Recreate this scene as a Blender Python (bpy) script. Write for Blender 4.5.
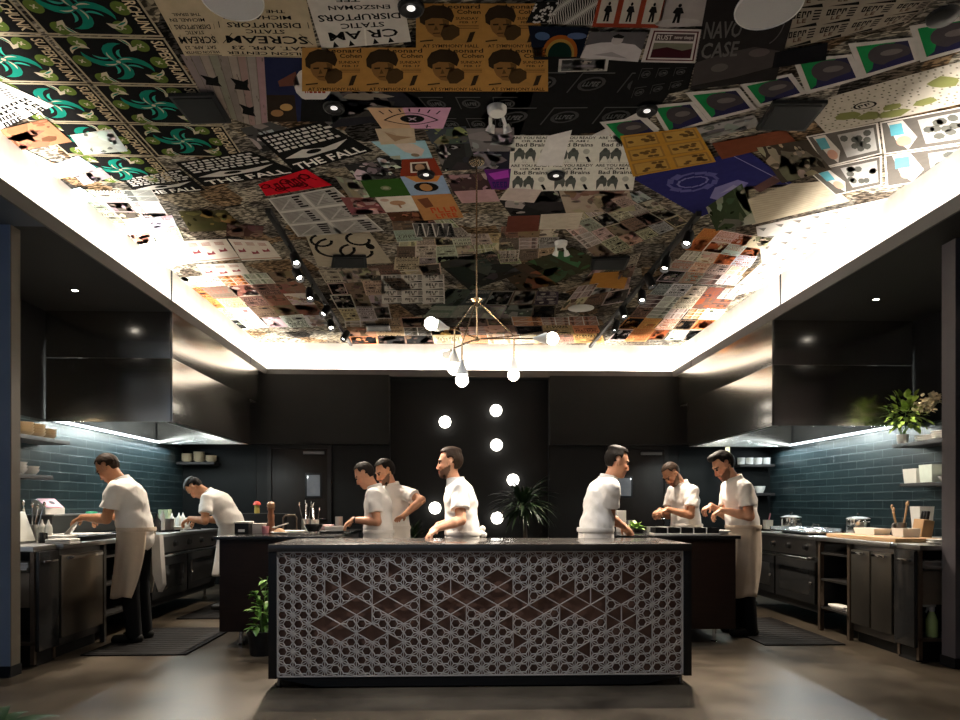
import bpy, bmesh, math, random
import numpy as np
from mathutils import Vector, Matrix
for _o in list(bpy.data.objects):
    bpy.data.objects.remove(_o)
SC = bpy.context.scene
COL = SC.collection
PI = math.pi
rnd = random.Random(7)

# ------------------------------------------------------------------ camera, world, big lights, exposure
F = 700.0; HY = 504.5; CAMZ = 1.25
YAW = math.atan(23 / F)
cam_d = bpy.data.cameras.new('camera'); cam = bpy.data.objects.new('camera', cam_d); COL.objects.link(cam)
cam.location = (0, 0, CAMZ); cam.rotation_euler = (PI / 2, 0, -YAW)
cam_d.sensor_width = 36; cam_d.lens = F / 960 * 36; cam_d.shift_y = (HY - 360) / 960
cam_d.clip_start = 0.05; cam_d.clip_end = 100
SC.camera = cam
SC.view_settings.view_transform = 'Standard'; SC.view_settings.look = 'None'
SC.view_settings.gamma = 1; SC.view_settings.use_curve_mapping = False
SC.view_settings.exposure = 0.22
world = bpy.data.worlds.new('world'); SC.world = world; world.use_nodes = True
_bg = world.node_tree.nodes['Background']
_bg.inputs[0].default_value = (0.50, 0.70, 1.0, 1); _bg.inputs[1].default_value = 0.26

LED_SIDE, LED_BACK, HOOD_LED, TRACK_W = 430.0, 220.0, 22.0, 66.0
WARM = (1.0, 0.86, 0.70); NEUT = (1.0, 0.93, 0.84); COOL = (0.80, 0.93, 1.0)
def area_light(name, loc, direction, sx, sy, power, color, spread=180):
    d = bpy.data.lights.new(name, 'AREA'); d.shape = 'RECTANGLE'; d.size = sx; d.size_y = sy
    d.energy = power; d.color = color; d.spread = math.radians(spread)
    o = bpy.data.objects.new(name, d); COL.objects.link(o); o.location = loc
    z = -Vector(direction).normalized()
    x = Vector((0, 1, 0)) if abs(z.y) < .9 else Vector((1, 0, 0))
    x = (x - z * x.dot(z)).normalized(); y = z.cross(x)
    o.rotation_euler = Matrix((x, y, z)).transposed().to_euler()
    return o

# room dimensions (metres; camera over the origin looking along +Y)
XL, XR = -4.30, 5.04           # tiled side walls
LL, LR = -2.98, 3.45           # lips of the lit ceiling recess
SOF, LIPT, CEIL = 3.274, 3.385, 3.83
YB, YCOL, YN = 11.10, 5.20, -2.6
RWL, RWR, RWB = LL - .17, LR + .17, YB + .17
# LED cove strips lying on the ledge
area_light('cove_led_left', (LL - .085, (YB + YN) / 2, SOF + .05), (.15, 0, 1), YB - YN, .05, LED_SIDE, NEUT)
area_light('cove_led_right', (LR + .085, (YB + YN) / 2, SOF + .05), (-.15, 0, 1), YB - YN, .05, LED_SIDE, NEUT)
area_light('cove_led_back', ((LL + LR) / 2, YB + .085, SOF + .05), (0, -.15, 1), .05, LR - LL, LED_BACK, NEUT)
# LED strips under the back edge of both hoods, washing the tiles
area_light('hood_led_left', (XL + .10, 9.0, 2.10), (.25, 0, -1), 3.1, .02, HOOD_LED, COOL)
area_light('hood_led_right', (XR - .10, 9.2, 2.10), (-.25, 0, -1), 3.1, .02, HOOD_LED, COOL)

# ------------------------------------------------------------------ pixel -> world
_fw = Vector((math.sin(YAW), math.cos(YAW), 0)); _rt = Vector((math.cos(YAW), -math.sin(YAW), 0))
def ray(px, py):
    return _fw + _rt * ((px - 480) / F) + Vector((0, 0, 1)) * ((HY - py) / F)
def atY(px, py, Y):
    d = ray(px, py); return Vector((0, 0, CAMZ)) + d * (Y / d.y)
def atX(px, py, X):
    d = ray(px, py); return Vector((0, 0, CAMZ)) + d * (X / d.x)
def atZ(px, py, Z):
    d = ray(px, py); return Vector((0, 0, CAMZ)) + d * ((Z - CAMZ) / d.z)

# ------------------------------------------------------------------ materials
MATS = {}
def pm(name, col, rough=.5, metal=0, var=.12, scale=12, bump=0, emit=0, ecol=None, aniso=0, spec=.5, stretch=None, trans=0, coat=0):
    if name in MATS: return MATS[name]
    m = bpy.data.materials.new(name); m.use_nodes = True; MATS[name] = m
    nt = m.node_tree; b = nt.nodes['Principled BSDF']
    b.inputs['Roughness'].default_value = rough; b.inputs['Metallic'].default_value = metal
    b.inputs['Specular IOR Level'].default_value = spec
    b.inputs['Coat Weight'].default_value = coat
    if aniso: b.inputs['Anisotropic'].default_value = aniso
    if trans: b.inputs['Transmission Weight'].default_value = trans
    tc = nt.nodes.new('ShaderNodeTexCoord'); mp = nt.nodes.new('ShaderNodeMapping')
    nt.links.new(tc.outputs['Object'], mp.inputs[0])
    if stretch: mp.inputs['Scale'].default_value = stretch
    nz = nt.nodes.new('ShaderNodeTexNoise'); nz.inputs['Scale'].default_value = scale; nz.inputs['Detail'].default_value = 4
    nt.links.new(mp.outputs[0], nz.inputs[0])
    mx = nt.nodes.new('ShaderNodeMix'); mx.data_type = 'RGBA'
    mx.inputs[6].default_value = tuple(max(0, c * (1 - var)) for c in col[:3]) + (1,)
    mx.inputs[7].default_value = tuple(min(1, c * (1 + var)) for c in col[:3]) + (1,)
    nt.links.new(nz.outputs[0], mx.inputs[0]); nt.links.new(mx.outputs[2], b.inputs['Base Color'])
    if bump:
        bp = nt.nodes.new('ShaderNodeBump'); bp.inputs['Strength'].default_value = bump; bp.inputs['Distance'].default_value = .01
        nt.links.new(nz.outputs[0], bp.inputs['Height']); nt.links.new(bp.outputs[0], b.inputs['Normal'])
    if emit:
        b.inputs['Emission Color'].default_value = tuple(ecol or col)[:3] + (1,); b.inputs['Emission Strength'].default_value = emit
    return m
def attr_mat(name, rough, attr='Col', sss=0, spec=.4, bump=0, bscale=60):
    if name in MATS: return MATS[name]
    m = bpy.data.materials.new(name); m.use_nodes = True; MATS[name] = m
    nt = m.node_tree; b = nt.nodes['Principled BSDF']; b.inputs['Roughness'].default_value = rough
    b.inputs['Specular IOR Level'].default_value = spec
    a = nt.nodes.new('ShaderNodeAttribute'); a.attribute_name = attr
    tc = nt.nodes.new('ShaderNodeTexCoord'); nz = nt.nodes.new('ShaderNodeTexNoise'); nz.inputs['Scale'].default_value = bscale
    nz.inputs['Detail'].default_value = 5
    nt.links.new(tc.outputs['Object'], nz.inputs[0])
    mr = nt.nodes.new('ShaderNodeMapRange'); mr.inputs[3].default_value = .78; mr.inputs[4].default_value = 1.16
    nt.links.new(nz.outputs[0], mr.inputs[0])
    mx = nt.nodes.new('ShaderNodeVectorMath'); mx.operation = 'SCALE'
    nt.links.new(a.outputs['Color'], mx.inputs[0]); nt.links.new(mr.outputs[0], mx.inputs['Scale'])
    nt.links.new(mx.outputs[0], b.inputs['Base Color'])
    if sss: b.inputs['Subsurface Weight'].default_value = sss; b.inputs['Subsurface Radius'].default_value = (.02, .008, .004); b.inputs['Subsurface Scale'].default_value = .3
    if bump:
        bp = nt.nodes.new('ShaderNodeBump'); bp.inputs['Strength'].default_value = bump; bp.inputs['Distance'].default_value = .004
        nt.links.new(nz.outputs[0], bp.inputs['Height']); nt.links.new(bp.outputs[0], b.inputs['Normal'])
    return m

# ------------------------------------------------------------------ mesh builder
class MB:
    def __init__(s): s.bm = bmesh.new()
    def _mi(s, faces, mi):
        for f in faces: f.material_index = mi
    def box(s, x0, x1, y0, y1, z0, z1, bev=0, mi=0, M=None):
        x0, x1 = min(x0, x1), max(x0, x1); y0, y1 = min(y0, y1), max(y0, y1); z0, z1 = min(z0, z1), max(z0, z1)
        c = [(x0, y0, z0), (x1, y0, z0), (x1, y1, z0), (x0, y1, z0), (x0, y0, z1), (x1, y0, z1), (x1, y1, z1), (x0, y1, z1)]
        vs = [s.bm.verts.new(M @ Vector(p) if M else p) for p in c]
        fs = [s.bm.faces.new([vs[i] for i in q]) for q in ((3, 2, 1, 0), (4, 5, 6, 7), (0, 1, 5, 4), (1, 2, 6, 5), (2, 3, 7, 6), (3, 0, 4, 7))]
        s._mi(fs, mi)
        if bev:
            bev = min(bev, .45 * min(x1 - x0, y1 - y0, z1 - z0))
            es = {e for f in fs for e in f.edges}
            r = bmesh.ops.bevel(s.bm, geom=list(es), offset=bev, segments=2, profile=.6, affect='EDGES')
            s._mi(r['faces'], mi)
        return s
    def tube(s, pts, r, seg=10, mi=0, caps=True, ell=None):
        pts = [Vector(p) for p in pts]; n = len(pts)
        rs = r if isinstance(r, (list, tuple)) else [r] * n
        rings = []; up = None
        for i, p in enumerate(pts):
            d = (pts[min(i + 1, n - 1)] - pts[max(i - 1, 0)]).normalized()
            if up is None:
                up = Vector((0, 0, 1)) if abs(d.z) < .95 else Vector((0, 1, 0))
            a = d.cross(up).normalized(); b = a.cross(d).normalized(); up = b
            e = ell or (1, 1)
            rings.append([s.bm.verts.new(p + a * (math.cos(t) * rs[i] * e[0]) + b * (math.sin(t) * rs[i] * e[1])) for t in [2 * PI * k / seg for k in range(seg)]])
        for i in range(n - 1):
            for k in range(seg):
                k2 = (k + 1) % seg
                f = s.bm.faces.new((rings[i][k], rings[i][k2], rings[i + 1][k2], rings[i + 1][k])); f.material_index = mi
        if caps:
            for rg, rev in ((rings[0], True), (rings[-1], False)):
                f = s.bm.faces.new(rg[::-1] if rev else rg); f.material_index = mi
        return s
    def lathe(s, prof, c=(0, 0, 0), axis=(0, 0, 1), seg=20, mi=0, sx=1, sy=1):
        ax = Vector(axis).normalized(); t = Vector((1, 0, 0)) if abs(ax.x) < .9 else Vector((0, 1, 0))
        a = (t - ax * t.dot(ax)).normalized(); b = ax.cross(a); c = Vector(c)
        prev = None
        for r, z in prof:
            if r < 1e-6: cur = [s.bm.verts.new(c + ax * z)]
            else: cur = [s.bm.verts.new(c + ax * z + a * (math.cos(2 * PI * k / seg) * r * sx) + b * (math.sin(2 * PI * k / seg) * r * sy)) for k in range(seg)]
            if prev:
                for k in range(seg):
                    k2 = (k + 1) % seg
                    if len(prev) == 1 and len(cur) == 1: break
                    if len(prev) == 1: q = (prev[0], cur[k2], cur[k])
                    elif len(cur) == 1: q = (prev[k], prev[k2], cur[0])
                    else: q = (prev[k], prev[k2], cur[k2], cur[k])
                    try:
                        f = s.bm.faces.new(q); f.material_index = mi
                    except ValueError: pass
            prev = cur
        return s
    def sphere(s, c, r, seg=14, mi=0, sc=(1, 1, 1)):
        n = seg // 2
        M = Matrix.Translation(Vector(c)) @ Matrix.Diagonal((*sc, 1))
        g = bmesh.ops.create_uvsphere(s.bm, u_segments=seg, v_segments=n, radius=r, matrix=M)
        s._mi({f for v in g['verts'] for f in v.link_faces}, mi); return s
    def poly(s, pts, mi=0):
        f = s.bm.faces.new([s.bm.verts.new(p) for p in pts]); f.material_index = mi; return s
    def prism(s, pts, ext, mi=0):
        ext = Vector(ext); a = [s.bm.verts.new(p) for p in pts]; b = [s.bm.verts.new(Vector(p) + ext) for p in pts]
        n = len(pts); fs = [s.bm.faces.new(a[::-1]), s.bm.faces.new(b)]
        for i in range(n): fs.append(s.bm.faces.new((a[i], a[(i + 1) % n], b[(i + 1) % n], b[i])))
        s._mi(fs, mi); return s
    def build(s, name, mats, parent=None, loc=None, smooth=35):
        org = ORG.get(parent, Vector()) if parent is not None else (Vector(loc) if loc is not None else Vector())
        bmesh.ops.recalc_face_normals(s.bm, faces=s.bm.faces[:])
        if org.length: bmesh.ops.translate(s.bm, verts=s.bm.verts[:], vec=-org)
        me = bpy.data.meshes.new(name); s.bm.to_mesh(me); s.bm.free()
        for m in (mats if isinstance(mats, (list, tuple)) else [mats]): me.materials.append(m)
        if smooth:
            me.polygons.foreach_set('use_smooth', [True] * len(me.polygons)); me.set_sharp_from_angle(angle=math.radians(smooth))
        o = bpy.data.objects.new(name, me); COL.objects.link(o)
        if parent is not None: o.parent = parent; ORG[o] = org
        else: o.location = org
        return o
ORG = {}
def tag(o, label, cat, group=None):
    o['label'] = label; o['category'] = cat
    if group: o['group'] = group
    return o
def thing(name, label, cat, loc=(0, 0, 0), group=None, world=True):
    o = bpy.data.objects.new(name, None); COL.objects.link(o); o.empty_display_size = .1
    o.location = loc; ORG[o] = Vector(loc) if world else Vector()
    return tag(o, label, cat, group)
def struct(o): o['kind'] = 'structure'; return o
def dup(root, loc=None, label=None, rotz=None, group=None, scale=None):
    r = root.copy(); COL.objects.link(r)
    if loc is not None: r.location = loc
    if rotz is not None: r.rotation_euler = (0, 0, rotz)
    if scale: r.scale = scale
    if label: r['label'] = label
    if group: r['group'] = group
    for ch in list(root.children):
        c = ch.copy(); COL.objects.link(c); c.parent = r
        for g in list(ch.children):
            k = g.copy(); COL.objects.link(k); k.parent = c
    return r
def raw_mesh(name, V, Fc, mats, parent=None, org=None, smooth=True, cols=None):
    org = Vector(org) if org is not None else (ORG.get(parent, Vector()) if parent is not None else Vector())
    V = np.asarray(V, dtype=np.float32) - np.array(org, dtype=np.float32)
    me = bpy.data.meshes.new(name)
    Fc = np.asarray(Fc, dtype=np.int32); n, k = Fc.shape
    me.vertices.add(len(V)); me.vertices.foreach_set('co', V.ravel())
    me.loops.add(n * k); me.loops.foreach_set('vertex_index', Fc.ravel())
    me.polygons.add(n); me.polygons.foreach_set('loop_start', np.arange(n, dtype=np.int32) * k)
    me.polygons.foreach_set('use_smooth', np.full(n, smooth))
    for m in (mats if isinstance(mats, (list, tuple)) else [mats]): me.materials.append(m)
    me.update(calc_edges=True)
    if cols is not None:
        ca = me.color_attributes.new('Col', 'FLOAT_COLOR', 'POINT')
        c4 = np.ones((len(V), 4), np.float32); c4[:, :3] = cols; ca.data.foreach_set('color', c4.ravel())
    o = bpy.data.objects.new(name, me); COL.objects.link(o)
    if parent is not None: o.parent = parent; ORG[o] = org
    else: o.location = org
    return o

# shared materials
M_black = pm('black_paint', (.008, .008, .0085), .6, var=.2, scale=3, spec=.2)
M_soffit = pm('soffit_paint', (.012, .012, .012), .6, var=.15, scale=3, spec=.2)
M_navy = pm('soffit_slate_blue', (.035, .05, .075), .6, var=.1, scale=3)  # slate blue for the left dining-side soffit
M_lip = pm('lip_paint', (.10, .095, .09), .6, var=.1, scale=4)
M_steel = pm('brushed_steel', (.50, .49, .47), .30, 1, var=.06, scale=8, stretch=(1, 1, 30), bump=.03)
M_steel_dk = pm('dark_steel', (.20, .19, .18), .35, 1, var=.1, scale=8, stretch=(1, 1, 30))
M_hood = pm('hood_steel', (.72, .69, .64), .20, 1, var=.05, scale=3, stretch=(.6, .6, 9), bump=.04)
M_chrome = pm('polished_steel', (.72, .71, .69), .12, 1, var=.04)
M_iron = pm('black_iron', (.009, .009, .009), .5, 0, var=.2, spec=.3)
M_blackgloss = pm('black_stone', (.018, .018, .018), .16, 0, var=.2, scale=20)
M_wood_dk = pm('dark_veneer', (.022, .012, .009), .42, 0, var=.3, scale=7, stretch=(1, 1, 8), spec=.2)
M_white = pm('white_ceramic', (.80, .79, .75), .25, var=.03)
M_offwhite = pm('offwhite_plastic', (.68, .68, .62), .4, var=.05)
M_cloth = pm('white_cotton', (.80, .77, .72), .9, var=.05, scale=40, bump=.15)
M_brass = pm('aged_brass', (.60, .45, .28), .25, 1, var=.08)
M_bronze = pm('bronze_frame', (.16, .12, .09), .4, .8, var=.1)
M_bulb = pm('glowing_glass', (1, .93, .82), .3, emit=9, ecol=(1, .93, .80))
M_globe = pm('wall_globe_glass', (1, .97, .92), .3, emit=5, ecol=(1, .95, .86))
M_ledw = pm('led_diffuser', (1, 1, 1), .4, emit=2.2, ecol=(.85, .95, 1))
M_leaf = pm('leaf_green', (.10, .20, .045), .45, var=.4, scale=9)
M_leafd = pm('leaf_dark', (.018, .04, .014), .4, var=.4, scale=9)
# ================================================================== STRUCTURE
def node_mat(name):
    m = bpy.data.materials.new(name); m.use_nodes = True; MATS[name] = m
    return m, m.node_tree, m.node_tree.nodes['Principled BSDF']
# polished concrete
m_floor, nt, b = node_mat('polished_concrete')
tc = nt.nodes.new('ShaderNodeTexCoord')
n1 = nt.nodes.new('ShaderNodeTexNoise'); n1.inputs['Scale'].default_value = 1.5; n1.inputs['Detail'].default_value = 6; n1.inputs['Roughness'].default_value = .6
n2 = nt.nodes.new('ShaderNodeTexNoise'); n2.inputs['Scale'].default_value = 38; n2.inputs['Detail'].default_value = 3
for n in (n1, n2): nt.links.new(tc.outputs['Object'], n.inputs[0])
cr = nt.nodes.new('ShaderNodeValToRGB'); cr.color_ramp.elements[0].position = .32; cr.color_ramp.elements[0].color = (.026, .020, .014, 1)
cr.color_ramp.elements[1].position = .72; cr.color_ramp.elements[1].color = (.105, .084, .060, 1)
nt.links.new(n1.outputs[0], cr.inputs[0])
mx = nt.nodes.new('ShaderNodeMix'); mx.data_type = 'RGBA'; mx.blend_type = 'MULTIPLY'; mx.inputs[0].default_value = .35
nt.links.new(cr.outputs[0], mx.inputs[6]); nt.links.new(n2.outputs[1], mx.inputs[7]); nt.links.new(mx.outputs[2], b.inputs['Base Color'])
mr = nt.nodes.new('ShaderNodeMapRange'); b.inputs['Specular IOR Level'].default_value = .22; mr.inputs[3].default_value = .22; mr.inputs[4].default_value = .42
nt.links.new(n1.outputs[0], mr.inputs[0]); nt.links.new(mr.outputs[0], b.inputs['Roughness'])
# glazed tile
m_btile = pm('black_back_tile', (.006, .007, .007), .5, var=.3, scale=6, spec=.15)
m_tile, nt, b = node_mat('dark_teal_tile')
tc = nt.nodes.new('ShaderNodeTexCoord'); sp = nt.nodes.new('ShaderNodeSeparateXYZ'); cb = nt.nodes.new('ShaderNodeCombineXYZ')
nt.links.new(tc.outputs['Object'], sp.inputs[0])
ad = nt.nodes.new('ShaderNodeMath'); ad.operation = 'ADD'; nt.links.new(sp.outputs[0], ad.inputs[0]); nt.links.new(sp.outputs[1], ad.inputs[1])
nt.links.new(ad.outputs[0], cb.inputs[0]); nt.links.new(sp.outputs[2], cb.inputs[1])
bk = nt.nodes.new('ShaderNodeTexBrick'); bk.inputs['Scale'].default_value = 1; bk.inputs['Brick Width'].default_value = .36; bk.inputs['Row Height'].default_value = .10
bk.inputs['Mortar Size'].default_value = .004; bk.inputs['Color1'].default_value = (.019, .034, .037, 1); bk.inputs['Color2'].default_value = (.010, .020, .023, 1)
bk.inputs['Mortar'].default_value = (.07, .095, .10, 1)
nt.links.new(cb.outputs[0], bk.inputs[0]); nt.links.new(bk.outputs[0], b.inputs['Base Color']); b.inputs['Roughness'].default_value = .32
bp = nt.nodes.new('ShaderNodeBump'); bp.inputs['Strength'].default_value = .4; bp.inputs['Distance'].default_value = .004; bp.invert = True
nt.links.new(bk.outputs[1], bp.inputs['Height']); nt.links.new(bp.outputs[0], b.inputs['Normal'])

def sbox(name, a, m, bev=0):
    return struct(MB().box(*a, bev=bev).build(name, m, smooth=0))
sbox('floor', (-7.4, 6.9, YN - .2, YB + .8, -.1, 0), m_floor)
# ceiling above the lit recess: pasted paper, colours only
m_ceil, nt, b = node_mat('ceiling_collage_paper')
tc = nt.nodes.new('ShaderNodeTexCoord'); mp = nt.nodes.new('ShaderNodeMapping'); mp.inputs['Rotation'].default_value = (0, 0, .3)
nt.links.new(tc.outputs['Object'], mp.inputs[0])
def vor(scale, out='Color'):
    v = nt.nodes.new('ShaderNodeTexVoronoi'); v.distance = 'CHEBYCHEV'; v.inputs['Scale'].default_value = scale; v.inputs['Randomness'].default_value = .75
    nt.links.new(mp.outputs[0], v.inputs['Vector']); return v
v1, v2 = vor(3.2), vor(14)
sx = nt.nodes.new('ShaderNodeSeparateColor'); nt.links.new(v1.outputs['Color'], sx.inputs[0])
cr = nt.nodes.new('ShaderNodeValToRGB'); cr.color_ramp.interpolation = 'CONSTANT'
for k, (p_, c_) in enumerate(((0, (.34, .29, .21)), (.22, (.16, .13, .10)), (.38, (.42, .38, .30)), (.55, (.22, .20, .17)), (.7, (.28, .19, .11)), (.82, (.50, .45, .37)), (.93, (.06, .055, .05)))):
    e = cr.color_ramp.elements[k] if k < 2 else cr.color_ramp.elements.new(p_)
    e.position = p_; e.color = (*c_, 1)
nt.links.new(sx.outputs[0], cr.inputs[0])
mp2 = nt.nodes.new('ShaderNodeMapping'); mp2.inputs['Scale'].default_value = (18, 60, 1); nt.links.new(mp.outputs[0], mp2.inputs[0])
nz = nt.nodes.new('ShaderNodeTexNoise'); nz.inputs['Scale'].default_value = 1; nz.inputs['Detail'].default_value = 2; nt.links.new(mp2.outputs[0], nz.inputs[0])
gt = nt.nodes.new('ShaderNodeMapRange'); gt.inputs[1].default_value = .48; gt.inputs[2].default_value = .54; gt.inputs[3].default_value = .22; gt.inputs[4].default_value = 1; nt.links.new(nz.outputs[0], gt.inputs[0])
sx2 = nt.nodes.new('ShaderNodeSeparateColor'); nt.links.new(v2.outputs['Color'], sx2.inputs[0])
g2 = nt.nodes.new('ShaderNodeMapRange'); g2.inputs[3].default_value = .45; g2.inputs[4].default_value = 1.15; nt.links.new(sx2.outputs[1], g2.inputs[0])
mu = nt.nodes.new('ShaderNodeMath'); mu.operation = 'MULTIPLY'; nt.links.new(gt.outputs[0], mu.inputs[0]); nt.links.new(g2.outputs[0], mu.inputs[1])
vs = nt.nodes.new('ShaderNodeVectorMath'); vs.operation = 'SCALE'; nt.links.new(cr.outputs[0], vs.inputs[0]); nt.links.new(mu.outputs[0], vs.inputs['Scale'])
nt.links.new(vs.outputs[0], b.inputs['Base Color']); b.inputs['Roughness'].default_value = .8; b.inputs['Specular IOR Level'].default_value = .0
sbox('ceiling', (RWL - .1, RWR + .1, YN - .2, RWB + .1, CEIL, CEIL + .1), m_ceil)
m_rec = pm('recess_paper', (.74, .70, .64), .7, var=.28, scale=5, stretch=(1, 1, .5))
sbox('wall_recess_left', (RWL - .1, RWL, YN - .2, RWB + .1, SOF + .05, CEIL), m_rec)
sbox('wall_recess_right', (RWR, RWR + .1, YN - .2, RWB + .1, SOF + .05, CEIL), m_rec)
sbox('wall_recess_back', (RWL, RWR, RWB, RWB + .1, SOF + .05, CEIL), m_rec)
# soffits with the lip that hides the LED strips
sbox('ceiling_soffit_left', (XL - .1, LL - .02, YCOL, YB + .8, SOF, SOF + .03), M_soffit)
sbox('ceiling_soffit_right', (LR + .02, XR + .1, YCOL, YB + .8, SOF, SOF + .03), M_soffit)
sbox('ceiling_soffit_front_left', (-7.4, LL - .02, YN - .2, YCOL, SOF, SOF + .03), M_navy)
sbox('ceiling_soffit_front_right', (LR + .02, 6.9, YN - .2, YCOL, SOF, SOF + .03), M_soffit)
sbox('ceiling_soffit_back', (LL - .02, LR + .02, YB + .02, YB + .8, SOF, SOF + .03), M_soffit)
sbox('trim_1', (LL - .02, LL, YN - .2, YB + .02, SOF, LIPT), pm('lip_left_light_tint', (.062, .055, .045), .6, var=.1, scale=4))  # left lip has its own tone: the warm light there put into the colour
sbox('trim_2', (LR, LR + .02, YN - .2, YB + .02, SOF, LIPT), M_lip)
sbox('trim_3', (LL, LR, YB, YB + .02, SOF, LIPT), M_lip)
m_joint = pm('dark_joint', (.03, .03, .03), .7)
sbox('trim_4', (LL - .003, LL + .003, 10.2, 10.23, SOF, LIPT), m_joint)
sbox('trim_5', (LR - .003, LR + .003, 10.2, 10.23, SOF, LIPT), m_joint)
# thin vertical joints in the recess wall
p = atX(172, 290, RWL + .01)
sbox('trim_6', (RWL, RWL + .012, p.y - .008, p.y + .008, SOF + .05, CEIL), m_joint)
p = atX(780, 290, RWR - .01)
sbox('trim_7', (RWR - .012, RWR, p.y - .008, p.y + .008, SOF + .05, CEIL), m_joint)
for i, (a, m) in enumerate((((LL - .16, LL - .02, YN, YB + .16, SOF + .03, SOF + .05), M_lip), ((LR + .02, LR + .16, YN, YB + .16, SOF + .03, SOF + .05), M_lip), ((LL - .02, LR + .02, YB + .02, YB + .16, SOF + .03, SOF + .05), M_lip))):
    sbox('ceiling_ledge_%s' % ('left', 'right', 'back')[i], a, m)
# walls
sbox('wall_left', (XL - .1, XL, YCOL, YB + .8, 0, SOF), M_black)
sbox('wall_right', (XR, XR + .1, YCOL, YB + .8, 0, SOF), M_black)
sbox('wall_left_tiles', (XL, XL + .012, YCOL + .13, YB, 0, 2.13), m_tile)
sbox('wall_right_tiles', (XR - .012, XR, YCOL + .13, YB, 0, 2.13), m_tile)
NX0, NX1 = -1.06, 1.46
m_back = pm('back_wall_paint', (.011, .0108, .0105), .55, var=.2, scale=2, spec=.2)
m_blk = pm('bulkhead_paint', (.015, .015, .0145), .55, var=.2, scale=2, spec=.2)
sbox('wall_back_left', (XL, NX0, YB, YB + .1, 0, SOF), m_back)
sbox('wall_back_right', (NX1, XR, YB, YB + .1, 0, SOF), m_back)
sbox('wall_back', (NX0 - .1, NX1 + .1, YB + .22, YB + .3, 0, SOF), m_back)
sbox('wall_back_bulkhead_left', (XL, NX0, YB - .14, YB, 2.19, SOF), m_blk)
sbox('wall_back_bulkhead_right', (NX1, XR, YB - .14, YB, 2.19, SOF), m_blk)
sbox('wall_back_tiles_left', (XL + .012, -3.15, YB - .012, YB, 0, 2.13), m_btile)
sbox('wall_back_tiles_right', (3.55, XR - .012, YB - .012, YB, 0, 2.13), m_btile)
CLX, CRX = -3.23, 3.787
m_coln = pm('column_daylight_blue', (.22, .27, .36), .5, var=.15, scale=5)  # bluish daylight on the wall front put into the base colour
m_colr = pm('column_paint_right', (.10, .09, .10), .5, var=.15, scale=5)
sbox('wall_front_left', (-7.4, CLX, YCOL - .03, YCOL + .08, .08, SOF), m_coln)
sbox('wall_side_warm_tint', (CLX, CLX + .006, YCOL - .026, YCOL + .08, .08, SOF), pm('column_warm_tint', (.10, .085, .065), .55, var=.1))  # added sheet: warm light on the wall's end face put into its colour
sbox('wall_front_right', (CRX, 6.9, YCOL, YCOL + .15, .08, SOF), m_colr)
sbox('baseboard_left', (-7.4, CLX + .01, YCOL - .04, YCOL + .09, 0, .08), M_black)
sbox('baseboard_right', (CRX - .01, 6.9, YCOL - .01, YCOL + .16, 0, .08), M_black)
# unseen walls added round the camera so daylight enters only left and behind
m_din = pm('unseen_wall_paint', (.10, .095, .09), .7)
sbox('wall_unseen_right', (6.9, 7.0, YN - .2, YCOL, 0, SOF), m_din)
sbox('wall_unseen_back', (.8, 6.9, YN - .3, YN - .2, 0, CEIL), m_din)
sbox('wall_unseen_back_sill', (-7.4, .8, YN - .3, YN - .2, 0, .8), m_din)
sbox('wall_unseen_back_head', (-7.4, .8, YN - .3, YN - .2, 3.0, CEIL), m_din)
# doors in the back wall
def door(name, x0, x1, wpx, ztop):
    d = bpy.data.objects.new(name, None); COL.objects.link(d); d.location = ((x0 + x1) / 2, YB, 0); ORG[d] = Vector(d.location); struct(d)
    m_door = pm('door_veneer', (.014, .0095, .0075), .45, spec=.2, var=.25, scale=5, stretch=(6, 6, .6))
    MB().box(x0, x1, YB - .025, YB + .02, .01, ztop, bev=.004).build('door_leaf', m_door, d)
    fr = MB()
    for a in ((x0 - .06, x0, 0, ztop + .06), (x1, x1 + .06, 0, ztop + .06), (x0, x1, ztop, ztop + .06)):
        fr.box(a[0], a[1], YB - .05, YB, a[2], a[3])
    fr.build('door_frame', pm('door_frame_paint', (.022, .02, .019), .5, spec=.2), d, smooth=0)
    a, c = atY(wpx[0], wpx[1], YB - .03), atY(wpx[2], wpx[3], YB - .03)
    w = MB()
    w.box(a.x - .03, c.x + .03, YB - .034, YB - .02, c.z - .03, a.z + .03, bev=.012)
    wo = w.build('window_frame', M_iron, d)
    MB().box(a.x, c.x, YB - .038, YB - .03, c.z, a.z, bev=.004).build('pane', pm('door_glass_glow', (.12, .125, .13), .08, var=.9, scale=3.5, emit=.05, ecol=(.8, .85, .95)), wo)  # faint glow put into the pane stands in for the lit room beyond
    MB().tube([(x1 - .12, YB - .03, 1.02), (x1 - .12, YB - .075, 1.02), (x1 - .02, YB - .075, 1.02)], .01).build('door_handle', M_chrome, d)
    MB().box(x0 + .5, x1 - .05, YB - .07, YB - .03, ztop - .09, ztop - .05).build('door_closer', M_steel_dk, d)
a = atY(272, 500, YB); c = atY(328, 500, YB); door('door_1', a.x, c.x, (307, 475, 320, 496), 2.13)
a = atY(609, 500, YB); c = atY(664, 500, YB); door('door_2', a.x, c.x, (618, 478, 631, 496), 2.13)
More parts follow.
